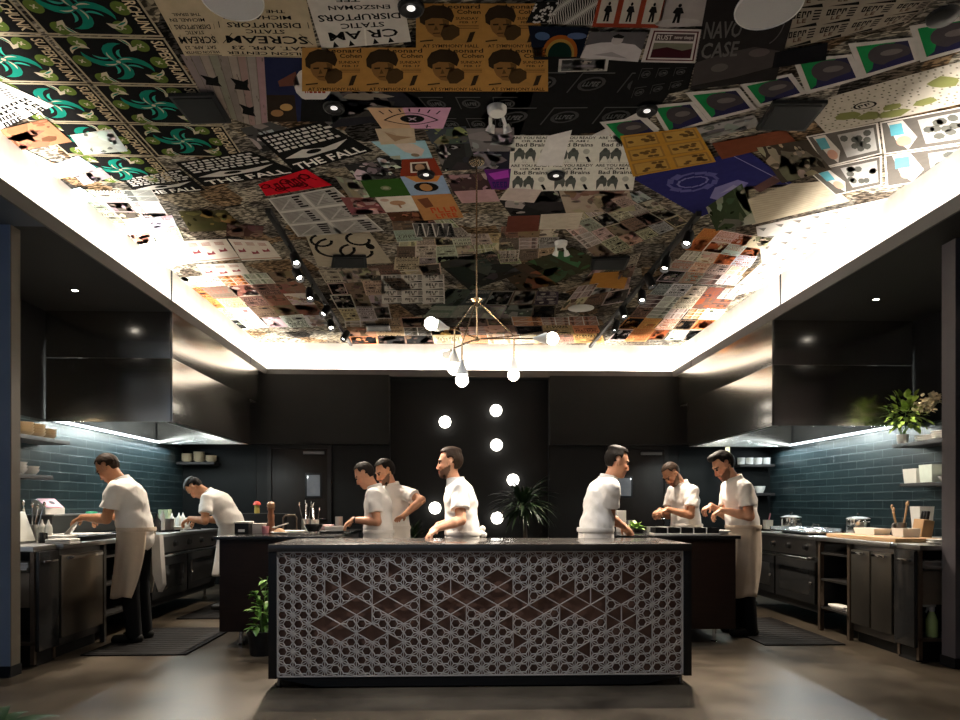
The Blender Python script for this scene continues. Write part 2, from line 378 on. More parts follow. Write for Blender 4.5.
# ================================================================== LARGE FURNITURE
# ---- range hoods
def hood(side, X, XW, y0, y1a, y1b, label):
    s = 1 if XW > X else -1                       # outward
    t = thing('range_hood', label, 'range hood', ((X + XW) / 2, y0, 2.115), 'stainless range hoods')
    zb, zs, zt = 2.115, 2.78, SOF - .002
    MB().box(X, X + s * .02, y0, y1a, zs + .003, zt, bev=.004).build('upper_front_panel', M_hood, t)
    lp = MB().box(X, X + s * .02, y0, y1b, zb, zs - .003, bev=.004); lp.box(X + s * .004, X + s * .02, y0, y1b, zs - .01, zs + .01)
    lp.build('lower_front_panel', M_hood, t)
    MB().box(X + s * .02, XW - s * .002, y0, y0 + .02, zb, zs - .003, bev=.004).box(X + s * .02, XW - s * .002, y0, y0 + .02, zs + .003, zt, bev=.004).build('near_end_panel', M_hood, t)
    MB().box(X + s * .02, XW - s * .002, y1b - .02, y1b, zb, zs, bev=.004).box(X + s * .02, XW - s * .002, y1a - .02, y1a, zs, zt, bev=.004).build('far_end_panel', M_hood, t)
    xa, xb = X + s * .04, XW - s * .03
    f = MB(); n = 7; w = (y1b - y0 - .06) / n
    for i in range(n):
        ya = y0 + .03 + i * w
        f.prism([(xa, ya + .01, 2.42), (xb, ya + .01, 2.92), (xb, ya + .01, 2.94), (xa, ya + .01, 2.44)], (0, w - .02, 0))
        for k in range(8):
            u = (k + .5) / 8; x = xa + (xb - xa) * u; z = 2.42 + .5 * u
            f.box(x - .02, x + .02, ya + .03, ya + w - .03, z - .012, z + .004)
    f.build('filter_bank', M_steel, t, smooth=20)
    g = MB().box(X + s * .02, X + s * .10, y0 + .02, y1b - .02, zb + .005, zb + .03).build('drip_gutter', M_steel, t, smooth=0)
    MB().box(XW - s * .045, XW - s * .014, y0 + .03, y1b - .03, zb + .012, zb + .04).build('led_bar', M_ledw, t, smooth=0)
    for k in range(2):
        c = Vector((X + s * .62, y0 + (y1b - y0) * (.38 + .42 * k), 2.5))
        lamp = MB(); lamp.lathe([(.0, .16), (.055, .16), (.055, .10), (.04, .09)], c, seg=14)
        lo = lamp.build('lamp_fitting', M_chrome, t)
        MB().lathe([(0, -.11), (.03, -.10), (.05, -.06), (.055, .02), (.045, .08), (.04, .095)], c, seg=14).build('glass_jar', M_bulb, lo)
        d = bpy.data.lights.new('hood_lamp', 'POINT'); d.energy = 32; d.color = (.88, .97, .93); d.shadow_soft_size = .06
        o = bpy.data.objects.new('hood_lamp', d); COL.objects.link(o); o.location = c + Vector((0, 0, -.17))
    return t
hood(-1, LL, XL + .012, 7.44, 10.62, 10.18, 'stainless range hood over the left cook line')
hood(1, LR, XR - .012, 7.56, 10.82, 10.38, 'stainless range hood over the right cook line, beside the potted plant')
# order ticket clipped under the right hood
p = atY(726, 448, 10.45)
tag(MB().box(p.x - .035, p.x + .035, 10.385, 10.39, p.z - .12, p.z + .06).build('order_ticket', pm('ticket_paper', (.55, .48, .30), .8), loc=p, smooth=0), 'small yellow order ticket hanging at the far end of the right range hood', 'ticket')

# ---- front counter
CY0, CY1, CZ = 4.77, 5.62, .98
CX0, CX1 = atY(268, 544, CY0).x, atY(692, 544, CY0).x
cnt = thing('service_counter', 'long black front counter with pale star lattice over a brown panel', 'counter', ((CX0 + CX1) / 2, CY0 + .4, 0))
MB().box(CX0, CX1, CY0, CY1, CZ - .05, CZ, bev=.004).build('countertop', pm('counter_stone', (.035, .031, .027), .2, var=.35, scale=6, coat=.2), cnt)
m_cf = pm('counter_black', (.009, .009, .0095), .45, spec=.2)
MB().box(CX0, CX0 + .055, CY0 + .004, CY1 - .02, .07, CZ - .05, bev=.003).build('side_panel', m_cf, cnt)
MB().box(CX1 - .055, CX1, CY0 + .004, CY1 - .02, .07, CZ - .05, bev=.003).build('side_panel', m_cf, cnt)
MB().box(CX0 + .055, CX1 - .055, CY1 - .06, CY1 - .04, .07, CZ - .05).build('back_panel', m_cf, cnt, smooth=0)
LX0, LX1, LZ0, LZ1 = CX0 + .055, CX1 - .055, .078, .928
MB().box(LX0, LX1, CY0 + .05, CY0 + .07, LZ0 - .005, LZ1).build('backing_panel', pm('brown_backing', (.16, .078, .05), .5, var=.25, scale=6, stretch=(.5, 1, 4)), cnt, smooth=0)
pl = MB(); za, zb = .0, .07
pl.prism([(CX0 + .06, CY0 + .02, zb), (CX0 + .32, CY0 + .02, .012), (CX1 - .32, CY0 + .02, .012), (CX1 - .06, CY0 + .02, zb)], (0, .7, 0))
pl.build('plinth', m_cf, cnt, smooth=0)
for x in (CX0 + .06, CX1 - .06):
    for y in (CY0 + .06, CY1 - .1):
        MB().lathe([(.02, 0), (.022, .008), (.012, .014), (.012, .07), (0, .07)], (x, y, 0), seg=10).build('foot', M_steel_dk, cnt)
# star lattice: triangular grid of spokes and hexagon rings; some triangles left open
S3 = math.sqrt(3); LS = .1236; LH = LS * S3 / 2
_o = atY(292.1, 560.9, CY0)
def lat_uv(px, py):
    q = atY(px, py, CY0); return q.x - _o.x, q.z - _o.z
def tri_of(u, v):
    c = math.floor(u / LH)
    for up in (0, 1):
        pass
    best = None
    for i in (c - 1, c, c + 1):
        for j in range(math.floor(v / LS) - 1, math.floor(v / LS) + 3):
            for kind in (0, 1):
                ctr = tri_ctr(i, j, kind); d = (ctr[0] - u) ** 2 + (ctr[1] - v) ** 2
                if best is None or d < best[0]: best = (d, (i, j, kind))
    return best[1]
def vtx(i, j): return (i * LH, (j + (.5 if i % 2 else 0)) * LS)
def tri_pts(i, j, kind):
    # kind 0: vertical edge on column i, apex on column i+1 (points right); kind 1: apex on column i, vertical edge on i+1
    if kind == 0:
        a, b2 = vtx(i, j), vtx(i, j + 1); ap = (vtx(i + 1, 0)[0], (a[1] + b2[1]) / 2)
    else:
        a, b2 = vtx(i + 1, j), vtx(i + 1, j + 1); ap = (vtx(i, 0)[0], (a[1] + b2[1]) / 2)
    return a, b2, ap
def tri_ctr(i, j, kind):
    t = tri_pts(i, j, kind); return (sum(p[0] for p in t) / 3, sum(p[1] for p in t) / 3)
opens = set(); noedge = set()
def k7(x, y): return 260 + x / 4.364, 530 + y / 4.364
def k8(x, y): return 480 + x / 4.364, 530 + y / 4.364
def opent(P, shape):
    u, v = lat_uv(*P); dx = LH / 3 * .9
    if shape == 'D' or shape == 'E':
        a, b2 = tri_of(u - dx, v), tri_of(u + dx, v); opens.add(a); opens.add(b2)
        if shape == 'D': noedge.add((round(u / LH), round((v - (.5 if round(u / LH) % 2 else 0) * LS) / LS - .5)))
    else: opens.add(tri_of(u, v))
for x, y in ((415, 252), (625, 293), (415, 332), (350, 372), (550, 332), (620, 370), (285, 410), (350, 450), (483, 450), (890, 290), (825, 332), (950, 330)): opent(k7(x, y), 'D')
for x, y in ((575, 175), (375, 215), (307, 252), (510, 295), (460, 365), (575, 488), (715, 330), (715, 400), (800, 405), (870, 365), (930, 485)): opent(k7(x, y), 'T')
opent(k7(825, 250), 'E')
for x, y in ((70, 215), (68, 290), (137, 332), (205, 370), (270, 330), (338, 292), (410, 332), (475, 370), (610, 290)): opent(k8(x, y), 'D')
for x, y in ((110, 250), (185, 290), (310, 215), (380, 250), (365, 370), (515, 330), (635, 215), (715, 215), (570, 405), (655, 405), (105, 405), (160, 485), (310, 445), (445, 525), (720, 450)): opent(k8(x, y), 'T')
for x, y in ((475, 290), (610, 370)): opent(k8(x, y), 'E')
segs = {}
def addseg(p, q, w):
    k = tuple(sorted(((round(p[0], 4), round(p[1], 4)), (round(q[0], 4), round(q[1], 4)))))
    segs[k] = max(w, segs.get(k, 0))
U0, U1, V0, V1 = LX0 - _o.x, LX1 - _o.x, LZ0 - _o.z, LZ1 - _o.z
for i in range(math.floor(U0 / LH) - 1, math.ceil(U1 / LH) + 1):
    for j in range(math.floor(V0 / LS) - 2, math.ceil(V1 / LS) + 2):
        for kind in (0, 1):
            P3 = tri_pts(i, j, kind); c = tri_ctr(i, j, kind)
            for a, b2 in ((0, 1), (1, 2), (2, 0)):
                if a == 0 and (i + kind, j) in noedge: continue
                addseg(P3[a], P3[b2], .0050)
            if (i, j, kind) in opens: continue
            R = LS * .262; ph = math.atan2(P3[0][1] - c[1], P3[0][0] - c[0])
            hx = [(c[0] + R * math.cos(ph + k * PI / 3), c[1] + R * math.sin(ph + k * PI / 3)) for k in range(6)]
            for k in range(6): addseg(hx[k], hx[(k + 1) % 6], .0050)
            for k in range(3): addseg(min(hx, key=lambda h_: (h_[0] - P3[k][0]) ** 2 + (h_[1] - P3[k][1]) ** 2), P3[k], .0056)
lat = MB()
def clip(p, q):
    t0, t1 = 0, 1; dx, dy = q[0] - p[0], q[1] - p[1]
    for d, lo, hi, s0 in ((dx, U0, U1, p[0]), (dy, V0, V1, p[1])):
        if abs(d) < 1e-9:
            if s0 < lo or s0 > hi: return None
            continue
        a, b2 = sorted(((lo - s0) / d, (hi - s0) / d)); t0, t1 = max(t0, a), min(t1, b2)
    return None if t1 - t0 < 1e-3 else ((p[0] + dx * t0, p[1] + dy * t0), (p[0] + dx * t1, p[1] + dy * t1))
for n_, ((p, q), w) in enumerate(segs.items()):
    r = clip(p, q)
    if not r: continue
    p, q = r; d = Vector((q[0] - p[0], q[1] - p[1])).normalized(); nrm = Vector((-d.y, d.x)) * w / 2
    yo = CY0 + .018 + (n_ % 7) * .00025
    c4 = [(p[0] + nrm.x, p[1] + nrm.y), (q[0] + nrm.x, q[1] + nrm.y), (q[0] - nrm.x, q[1] - nrm.y), (p[0] - nrm.x, p[1] - nrm.y)]
    lat.prism([(_o.x + a, yo, _o.z + b2) for a, b2 in c4], (0, .014, 0))
for a in ((LX0, LX0 + .008, LZ0, LZ1), (LX1 - .008, LX1, LZ0, LZ1), (LX0, LX1, LZ0, LZ0 + .006), (LX0, LX1, LZ1 - .006, LZ1)):
    lat.box(a[0], a[1], CY0 + .016, CY0 + .036, a[2], a[3])
lat.build('star_lattice', pm('lattice_bronze_grey', (.62, .565, .52), .40, .3, var=.18, scale=2.5), cnt, smooth=0)

# ---- prep islands
def island(x0, x1, y0, y1, label, group='prep islands'):
    t = thing('prep_island', label, 'kitchen island', ((x0 + x1) / 2, (y0 + y1) / 2, 0), group)
    MB().box(x0, x1, y0, y1, .94, .97, bev=.004).build('countertop', M_blackgloss, t)
    b = MB().box(x0 + .035, x1 - .035, y0 + .03, y1 - .03, .13, .94, bev=.003); b.build('body', M_wood_dk, t)
    for x in (x0 + .2, x1 - .2):
        for y in (y0 + .12, y1 - .12):
            MB().lathe([(.028, 0), (.03, .006), (.018, .014), (.02, .13)], (x, y, 0), seg=12).build('leg', M_chrome, t)
    return t
IY0 = 6.19
ILX0, IRX1 = atY(214, 536, IY0).x, atY(741, 536, IY0).x
island(ILX0, -1.08, IY0, 8.0, 'dark veneered prep island behind the counter on the left, with pepper mill and bowls')
island(1.47, IRX1, IY0, 7.3, 'dark veneered prep island behind the counter on the right, with tray of black pans')

# ---- floor mats
def mat(a, label):
    x0, x1, y0, y1 = a
    m = MB().box(x0, x1, y0, y1, 0.001, .013, bev=.004)
    n = 14
    for i in range(n):
        y = y0 + (y1 - y0) * (i + .5) / n; m.box(x0 + .04, x1 - .04, y - .012, y + .012, .012, .0155)
    tag(m.build('floor_mat', pm('mat_rubber', (.007, .0062, .006), .8, var=.3, scale=30, spec=.1), loc=((x0 + x1) / 2, (y0 + y1) / 2, 0), smooth=0), label, 'floor mat', 'rubber kitchen mats')
fl = lambda px, py: atZ(px, py, 0)
a, c, d = fl(80, 656.3), fl(184.7, 656.3), fl(225, 628.5)
mat((a.x, c.x, a.y, d.y), 'black rubber mat on the left, the one nearer the camera')
e = fl(160, 619.5); g = fl(200, 603)
mat((a.x + .05, c.x + .1, e.y, g.y), 'black rubber mat on the left, further back before the range')
a, d = fl(845.7, 645.4), fl(774, 618.4)
mat((2.72, a.x, a.y, d.y), 'black rubber mat on the right, at the feet of the long-aproned cook')

# ---- cook lines along both walls
def knob(mb, c, s, r=.028):
    mb.lathe([(r * 1.25, 0), (r * 1.25, .006), (r, .008), (r * .85, .035), (0, .037)], c, axis=(-s, 0, 0), seg=14)
def range_stove(s, XF, y0, y1, label):
    # s=+1 right wall (front faces -X), s=-1 left wall
    d = .95; xb = XF + s * d
    t = thing('cooking_range', label, 'cooking range', ((XF + xb) / 2, (y0 + y1) / 2, 0), 'cooking ranges')
    MB().box(XF + s * .03, xb, y0, y1, .16, .86, bev=.004).build('body', M_iron, t)
    MB().box(XF - s * .02, xb, y0, y1, .895, .93, bev=.006).build('cooktop', M_steel, t)
    pn = MB(); pn.prism([(XF + s * .03, y0, .72), (XF + s * .03, y0, .895), (XF - s * .012, y0, .895), (XF - s * .0, y0, .72)], (0, y1 - y0, 0)); pn.build('control_panel', M_steel_dk, t, smooth=0)
    n = 5
    for k in range(n):
        kb = MB(); knob(kb, (XF - s * .005, y0 + (y1 - y0) * (k + .5) / n, .81), s, .03); kb.build('knob', M_iron, t)
        MB().box(XF - s * .046, XF - s * .040, y0 + (y1 - y0) * (k + .5) / n - .004, y0 + (y1 - y0) * (k + .5) / n + .004, .80, .835).build('knob_mark', M_chrome, t, smooth=0)
    yr = y0 - .0
    rl = MB().tube([(XF - s * .075, y0 + .03, .70), (XF - s * .075, y1 - .03, .70)], .014)
    for y in (y0 + .1, (y0 + y1) / 2, y1 - .1): rl.tube([(XF + s * .02, y, .70), (XF - s * .075, y, .70)], .009)
    rl.build('towel_rail', M_chrome, t)
    for k in range(2):
        ya = y0 + .04 + k * (y1 - y0 - .04) / 2; yb = ya + (y1 - y0 - .12) / 2
        dr = MB().box(XF, XF + s * .04, ya, yb, .24, .67, bev=.006).build('oven_door', M_iron, t)
        MB().box(XF - s * .004, XF + s * .01, ya + .1, yb - .1, .32, .58, bev=.01).build('oven_window', M_steel_dk if k else M_blackgloss, dr)
        MB().sphere((XF - s * .02, ya + .05, .45), .018, 10).build('latch', M_chrome, dr)
    MB().box(XF + s * .06, xb, y0 + .02, y1 - .02, .16, .235).build('kick_panel', M_iron, t, smooth=0)
    for y in (y0 + .12, y1 - .12):
        for x in (XF + s * .12, xb - s * .12):
            MB().lathe([(.03, 0), (.03, .03), (.015, .04), (.017, .16)], (x, y, 0), seg=10).build('leg', M_chrome, t)
    for j in range(3):
        for i in range(2):
            cx, cy = XF + s * (.26 + .42 * i), y0 + (y1 - y0) * (j + .5) / 3; g = MB()
            for r in (.11, .06): g.lathe([(r, .93), (r + .012, .93), (r + .012, .946), (r, .946), (r, .93)], (cx, cy, 0), seg=18)
            g.box(cx - .17, cx + .17, cy - .006, cy + .006, .93, .95); g.box(cx - .006, cx + .006, cy - .17, cy + .17, .93, .95)
            g.build('burner_grate', M_iron, t, smooth=30)
    return t
def worktop(s, XF, XW, y0, y1, label):
    t = thing('worktop', label, 'worktop', ((XF + XW) / 2, (y0 + y1) / 2, .89), 'steel worktops')
    MB().box(XF - s * .02, XW - s * .014, y0, y1, .89, .93, bev=.005).build('top', M_steel, t)
    MB().box(XW - s * .045, XW - s * .015, y0, min(y1, 7.0), .93, 1.02, bev=.004).build('upstand', M_steel, t)
    return t
def doors_cabinet(s, XF, y0, y1, nd, label, m, rail=True):
    d = .72; xb = XF + s * d
    t = thing('undercounter_fridge', label, 'fridge cabinet', ((XF + xb) / 2, (y0 + y1) / 2, 0))
    MB().box(XF + s * .03, xb, y0, y1, .1, .885, bev=.004).build('body', M_steel_dk, t)
    w = (y1 - y0) / nd
    for k in range(nd):
        ya, yb = y0 + k * w + .012, y0 + (k + 1) * w - .012
        dr = MB().box(XF, XF + s * .028, ya, yb, .17, .84, bev=.006).build('door', m, t)
        h = MB().box(XF - s * .03, XF - s * .02, ya + .05, yb - .05, .80, .825, bev=.004)
        for y in (ya + .07, yb - .07): h.box(XF - s * .025, XF + s * .002, y - .008, y + .008, .805, .82)
        h.build('handle', M_chrome, dr)
    MB().box(XF + s * .08, xb, y0, y1, 0, .1).build('kick_base', M_iron, t, smooth=0)
    return t
def hand_sink(x0, x1, yf, dy, xs, s, label):
    # faces the dining side; x0..x1 across, yf = front
    yb = yf + dy; x0, x1 = min(x0, x1), max(x0, x1)
    t = thing('bar_sink', label, 'sink', ((x0 + x1) / 2, (yf + yb) / 2, 0), 'hand sinks with open shelves')
    f = MB()
    for x in (x0 + .015, x1 - .015):
        f.box(x - .015, x + .015, yf, yf + .03, .02, .885); f.box(x - .015, x + .015, yb - .03, yb, .02, .885)
    f.box(x0, x1, yf, yb, .17, .195)
    f.build('frame', M_bronze, t, smooth=0)
    xm = (x0 + x1) / 2; bw = MB()
    bw.tube([(x0 + .03, yf - .02, .80), (xm, yf - .035, .80), (x1 - .03, yf - .02, .80)], .011)
    bw.tube([(x0 + .03, yf - .03, .755), (xm, yf - .05, .75), (x1 - .03, yf - .03, .755)], .015)
    bw.prism([(x0 + .03, yf - .02, .755), (x0 + .03, yf - .02, .80), (x0 + .03, yb - .05, .80), (x0 + .03, yb - .05, .68)], (x1 - x0 - .06, 0, 0))
    bw.build('basin', M_steel, t)
    MB().box(x0 + .035, x1 - .035, yf + .0, yf + .02, .46, .73, bev=.006).build('front_panel', pm('bronze_panel', (.20, .165, .13), .45, .7, var=.15), t)
    MB().sphere((x0 + (x1 - x0) * .5, yf - .004, .63), .016, 10).build('drain_button', M_iron, t)
    MB().box(x0, x1, yb - .01, yb, .2, .88).build('back_panel', M_iron, t, smooth=0)
    MB().box(x0 + .01, x1 - .01, yf + .05, yb, 0, .17).build('kick_base', M_iron, t, smooth=0)
    MB().box(x0 - .005, x1 + .005, yf - .02, yb, .89, .93, bev=.005).build('top', M_steel, t)
    d = MB().box(xs, xs + s * .03, yf + .012, yb - .006, .12, .885, bev=.004).build('side_door', M_blackgloss, t)
    MB().box(xs - s * .02, xs - s * .0, yf + .05, yb - .05, .80, .815, bev=.003).build('door_handle', M_chrome, d)
    return t
def open_rack(s, XF, y0, y1, label, m):
    xb = XF + s * .72
    t = thing('open_shelf_unit', label, 'shelf unit', ((XF + xb) / 2, (y0 + y1) / 2, 0), 'open undercounter shelf units')
    f = MB()
    for y in (y0 + .02, y1 - .02):
        for x in (XF + s * .02, xb - s * .02): f.box(x - .02, x + .02, y - .02, y + .02, 0, .885)
    for y in (y0 + .02, y1 - .02):
        f.box(XF, xb, y - .012, y + .012, .855, .885); f.box(XF, xb, y - .012, y + .012, .19, .22)
    f.box(xb - .03, xb, y0, y1, .855, .885); f.box(xb - .03, xb, y0, y1, .19, .22)
    f.build('frame', m, t, smooth=0)
    for z in (.222, .50, .76): MB().box(XF + s * .01, xb, y0 + .01, y1 - .01, z, z + .018).build('shelf', M_steel_dk, t, smooth=0)
    MB().box(xb - s * .01, xb, y0, y1, .1, .88).build('back_panel', M_iron, t, smooth=0)
    return t
FL, FR = -3.20, 3.60
yat = lambda px, X: atX(px, 540, X).y
# left wall
hand_sink(-3.80, FL - .032, 5.46, .29, FL, -1, 'bronze-framed hand sink at the near end of the left cook line')
doors_cabinet(-1, FL, 5.765, 6.45, 1, 'steel single-door fridge cabinet in front of the cook wiping a plate', pm('worn_steel_door', (.30, .265, .22), .36, 1, var=.2, scale=4))
open_rack(-1, FL, 6.46, 7.40, 'dark open shelf unit behind the legs of the cook wiping a plate', M_steel_dk)
worktop(-1, FL, XL, 5.765, 7.40, 'steel worktop of the left cook line holding bottles and towels')
range_stove(-1, FL, 7.42, 9.45, 'black cooking range on the left, with the cook bent over it')
# right wall
hand_sink(FR + .032, 4.26, 5.39, .27, FR, 1, 'bronze-framed hand sink on the right, with the spray bottle on its shelf')
doors_cabinet(1, FR, 5.68, 6.30, 2, 'steel two-door fridge cabinet under the right worktop', pm('worn_steel_door_dark', (.20, .185, .16), .38, 1, var=.2, scale=4))
open_rack(1, FR, 6.31, 6.87, 'bronze-framed open shelf unit between the right fridge cabinet and the range', M_bronze)
worktop(1, FR, XR, 5.68, 6.88, 'steel worktop of the right cook line holding the cutting board')
range_stove(1, FR, 6.90, 8.75, 'black cooking range on the right, with steel pots on top')
# ================================================================== LAMPS
M_trackm = pm('track_black', (.008, .008, .008), .5, spec=.2)
M_spotglow = pm('spot_lens', (1, .95, .85), .3, emit=12, ecol=(1, .93, .82))
CF = CEIL - .019
def track(name, pa, pb, heads, aims, label):
    z = CF - .085
    a, b2 = atZ(*pa, z), atZ(*pb, z)
    t = thing(name, label, 'track light', ((a.x + b2.x) / 2, (a.y + b2.y) / 2, z), 'track lights on the ceiling')
    d = (b2 - a).normalized(); n = Vector((-d.y, d.x, 0)) * .022
    MB().prism([a - n, a + n, b2 + n, b2 - n], (0, 0, .042)).build('rail', M_trackm, t, smooth=0)
    st = MB()
    for k in (.12, .5, .88):
        p = a.lerp(b2, k); st.tube([p + Vector((0, 0, .03)), Vector((p.x, p.y, CF))], .008, 6)
    st.build('hanger', M_trackm, t)
    for k_, ((px, py), aim) in enumerate(zip(heads, aims)):
        p = atZ(px, py, z - .15); aim = Vector(aim); dr = (aim - p).normalized()
        top = min((a.lerp(b2, k / 60) for k in range(61)), key=lambda q: (q - p).length)
        h = MB(); h.lathe([(0, -.12), (.036, -.12), (.046, -.09), (.046, .04), (.041, .04), (.034, .005), (0, .005)], p, axis=dr, seg=16)
        h.tube([top, p - dr * .05], .01, 6)
        ho = h.build('spot_head', M_trackm, t)
        MB().lathe([(.026, .0), (.0, .004)], p + dr * .008, axis=dr, seg=14).build('lens', M_spotglow, ho)
        L = bpy.data.lights.new('track_spot', 'SPOT'); L.energy = TRACK_W * (11 if k_ < 1 else 6); L.color = WARM; L.spot_size = math.radians(64); L.spot_blend = .7; L.shadow_soft_size = .02
        o = bpy.data.objects.new('track_spot', L); COL.objects.link(o); o.location = p + dr * .045
        o.rotation_euler = dr.to_track_quat('-Z', 'Y').to_euler()
track('track_light', (268, 213), (351, 346), [(296, 262), (299, 277), (310, 297), (324, 313), (331, 327), (344, 338)],
      [(-.3, 4.6, .2), (-.2, 5.6, 1.2), (-1.2, 6.6, 1), (-2.9, 6.6, 1), (-1.0, 7.4, 1), (-2.8, 8.5, 1)], 'black track light left of the hanging lamp, running towards the back wall')
track('track_light', (699, 216), (590, 348), [(687, 242), (665, 267), (651, 284), (642, 299), (624, 315), (615, 329)],
      [(.6, 4.6, .2), (1.2, 5.8, 1.2), (2.8, 6.6, 1), (1.8, 6.4, 1), (2.4, 7.4, 1), (1.0, 8.5, .5)], 'black track light right of the hanging lamp, running towards the back wall')

# hanging lamp with cone sockets
YC = 5.2
ch = thing('chandelier', 'brass branching lamp with six white cone sockets hanging over the counter', 'hanging lamp', atY(477, 299, YC))
def C(px, py, dy=0): return atY(px, py, YC + dy)
hub, low = C(476.7, 300), C(477.2, 339)
MB().tube([hub, Vector((hub.x, hub.y, CF))], .006, 8).build('stem', M_brass, ch)
MB().lathe([(0, .0), (.06, .0), (.06, .02), (0, .022)], Vector((hub.x, hub.y, CF - .022)), seg=18).build('ceiling_cup', M_brass, ch)
MB().lathe([(0, .012), (.045, .008), (.05, 0), (.02, -.02), (.014, -.05), (0, -.055)], hub, seg=18).build('hub', M_brass, ch)
MB().lathe([(0, .02), (.018, .012), (.018, -.012), (0, -.02)], low, seg=12).build('lower_hub', M_brass, ch)
J1, J1b = C(454.7, 329, -.1), C(454.2, 348, -.1)
J2 = C(462, 344, -.28); J3 = C(514, 336, .30)
for a, b2 in ((hub, low), (hub, J1), (J1, J1b), (J1, low), (J1b, low), (hub, J2), (J2, low), (hub, J3), (low, J3)):
    MB().tube([a, b2], .0052, 8).build('rod', M_brass, ch)
def socket(base, aim, L=.142, r=.047):
    base, aim = Vector(base), Vector(aim); d = (aim - base).normalized()
    s = MB().lathe([(0, 0), (.012, 0), (.014, .02), (.042, L - .055), (.044, L - .04), (.0, L - .03)], base, axis=d, seg=18).build('cone_socket', M_white, ch)
    c = base + d * L
    MB().sphere(c, r, 18).build('bulb', M_bulb, s)
    l = bpy.data.lights.new('bulb_light', 'POINT'); l.energy = 5; l.color = WARM; l.shadow_soft_size = .05
    o = bpy.data.objects.new('bulb_light', l); COL.objects.link(o); o.location = c + d * .055
def rod_socket(frm, base, aim):
    MB().tube([frm, base], .0052, 8).build('rod', M_brass, ch); socket(base, aim)
rod_socket(J1, C(449, 328.5, -.12), C(436, 325, -.16))
socket(C(454, 349, -.1), C(454, 369, -.1))
rod_socket(J2, C(462, 360, -.28), C(462, 378, -.28))
rod_socket(J1b, C(451, 350, .08), C(446, 355, .2))
rod_socket(J3, C(514, 357, .30), C(513.5, 376, .30))
rod_socket(low, C(533, 338.5, -.05), C(552, 338.5, -.06))
MB().tube([J3, C(557, 330, .55)], .0052, 8).build('rod', M_brass, ch)

# globes on the back wall
g0 = None
for i, (px, py, lab) in enumerate(((496, 410.5, 'topmost of the globe lamps on the dark wall'), (445, 422, 'upper left globe lamp on the dark wall, alone above the cook looking left'),
        (496.5, 445, 'second globe lamp down the right-hand column on the dark wall'), (513, 480, 'globe lamp touching the fronds of the tall plant at its upper left'),
        (435, 508, 'lowest left globe lamp, in front of the chest of the middle cook'), (497, 518, 'lowest globe lamp, left of the tall plant just above the counter'))):
    p = atY(px, py, YB + .10)
    if g0 is None:
        g0 = thing('wall_globe_lamp', 'round white ' + lab, 'wall lamp', p, 'round globe lamps on the back wall', world=False); ORG[g0] = Vector()
        MB().sphere((0, 0, 0), .098, 22).build('globe', M_globe, g0)
        MB().lathe([(.05, 0), (.05, .02), (.03, .03), (0, .03)], (0, .12, 0), axis=(0, -1, 0), seg=16).build('wall_plate', M_iron, g0)
    else: dup(g0, p, 'round white ' + lab)

# recessed downlights, round speakers, square black speakers, emergency lights
DL = None
def ceil_pt(px, py, dz=0): return atZ(px, py, CF - dz)
for px, py, lab, en in ((411, 7, 'beside the torn cream poster', 250), (334, 107, 'left of the pink eye poster', 90), (556, 175, 'over the grid of white posters with three figures', 60),
                    (426, 174, 'on the blue and dark-red square posters', 60), (647, 110, 'at the left end of the row of green-cornered posters', 90)):
    p = ceil_pt(px, py)
    if DL is None:
        DL = thing('recessed_downlight', 'small black recessed downlight ' + lab, 'downlight', p, 'recessed downlights in the ceiling', world=False); ORG[DL] = Vector()
        MB().lathe([(.0, -.004), (.03, -.006), (.055, -.02), (.066, -.016), (.07, 0)], seg=22).build('trim_ring', M_trackm, DL)
        MB().lathe([(0, -.0095), (.022, -.008), (.022, -.006)], seg=16).build('lens', pm('downlight_lens', (1, 1, 1), .3, emit=.7, ecol=(1, .97, .92)), DL)
    else: dup(DL, p, 'small black recessed downlight ' + lab)
    L = bpy.data.lights.new('downlight_spot', 'SPOT'); L.energy = en; L.color = (.88, .93, 1.0); L.spot_size = math.radians(88); L.spot_blend = .9; L.shadow_soft_size = .03
    o = bpy.data.objects.new('downlight_spot', L); COL.objects.link(o); o.location = p + Vector((0, 0, -.03))
for px, xx in ((124.5, -3.9), (876, 4.4)):
    pass
SD = None
for px, py, lab in ((75, 290, 'left'), (876, 299, 'right')):
    p = atZ(px, py, SOF)
    if SD is None:
        SD = thing('soffit_downlight', 'tiny lit downlight in the dark soffit on the %s' % lab, 'downlight', p, world=False); ORG[SD] = Vector()
        MB().lathe([(0, -.004), (.03, -.004), (.045, -.008), (.05, 0)], seg=18).build('trim_ring', M_trackm, SD)
        MB().lathe([(0, -.009), (.026, -.007), (.026, -.004)], seg=14).build('lens', M_spotglow, SD)
    L = bpy.data.lights.new('soffit_spot', 'SPOT'); L.energy = 330; L.color = WARM; L.spot_size = math.radians(85); L.spot_blend = .8; L.shadow_soft_size = .03
    o = bpy.data.objects.new('soffit_spot', L); COL.objects.link(o); o.location = p + Vector((0, 0, -.03))
    if SD.location != p: dup(SD, p, 'tiny lit downlight in the dark soffit on the %s' % lab)
m_spk = pm('speaker_grille', (.55, .55, .55), .6, var=.06, scale=120)
for px, py, r, lab in ((232, -2, .158, 'round white ceiling speaker over the cream upside-down posters, left of the top edge'), (769, 6, .17, 'round white ceiling speaker beside the hand-lettered black poster, right of the top edge')):
    p = ceil_pt(px, py)
    t = thing('ceiling_speaker', lab, 'speaker', p)
    MB().lathe([(0, -.012), (r * .8, -.012), (r * .96, -.008)], p, seg=36).build('grille', m_spk, t)
    MB().lathe([(r * .95, -.006), (r * .97, -.014), (r, -.008), (r, 0)], p, seg=36).build('rim', M_white, t)
p = ceil_pt(943, 15)
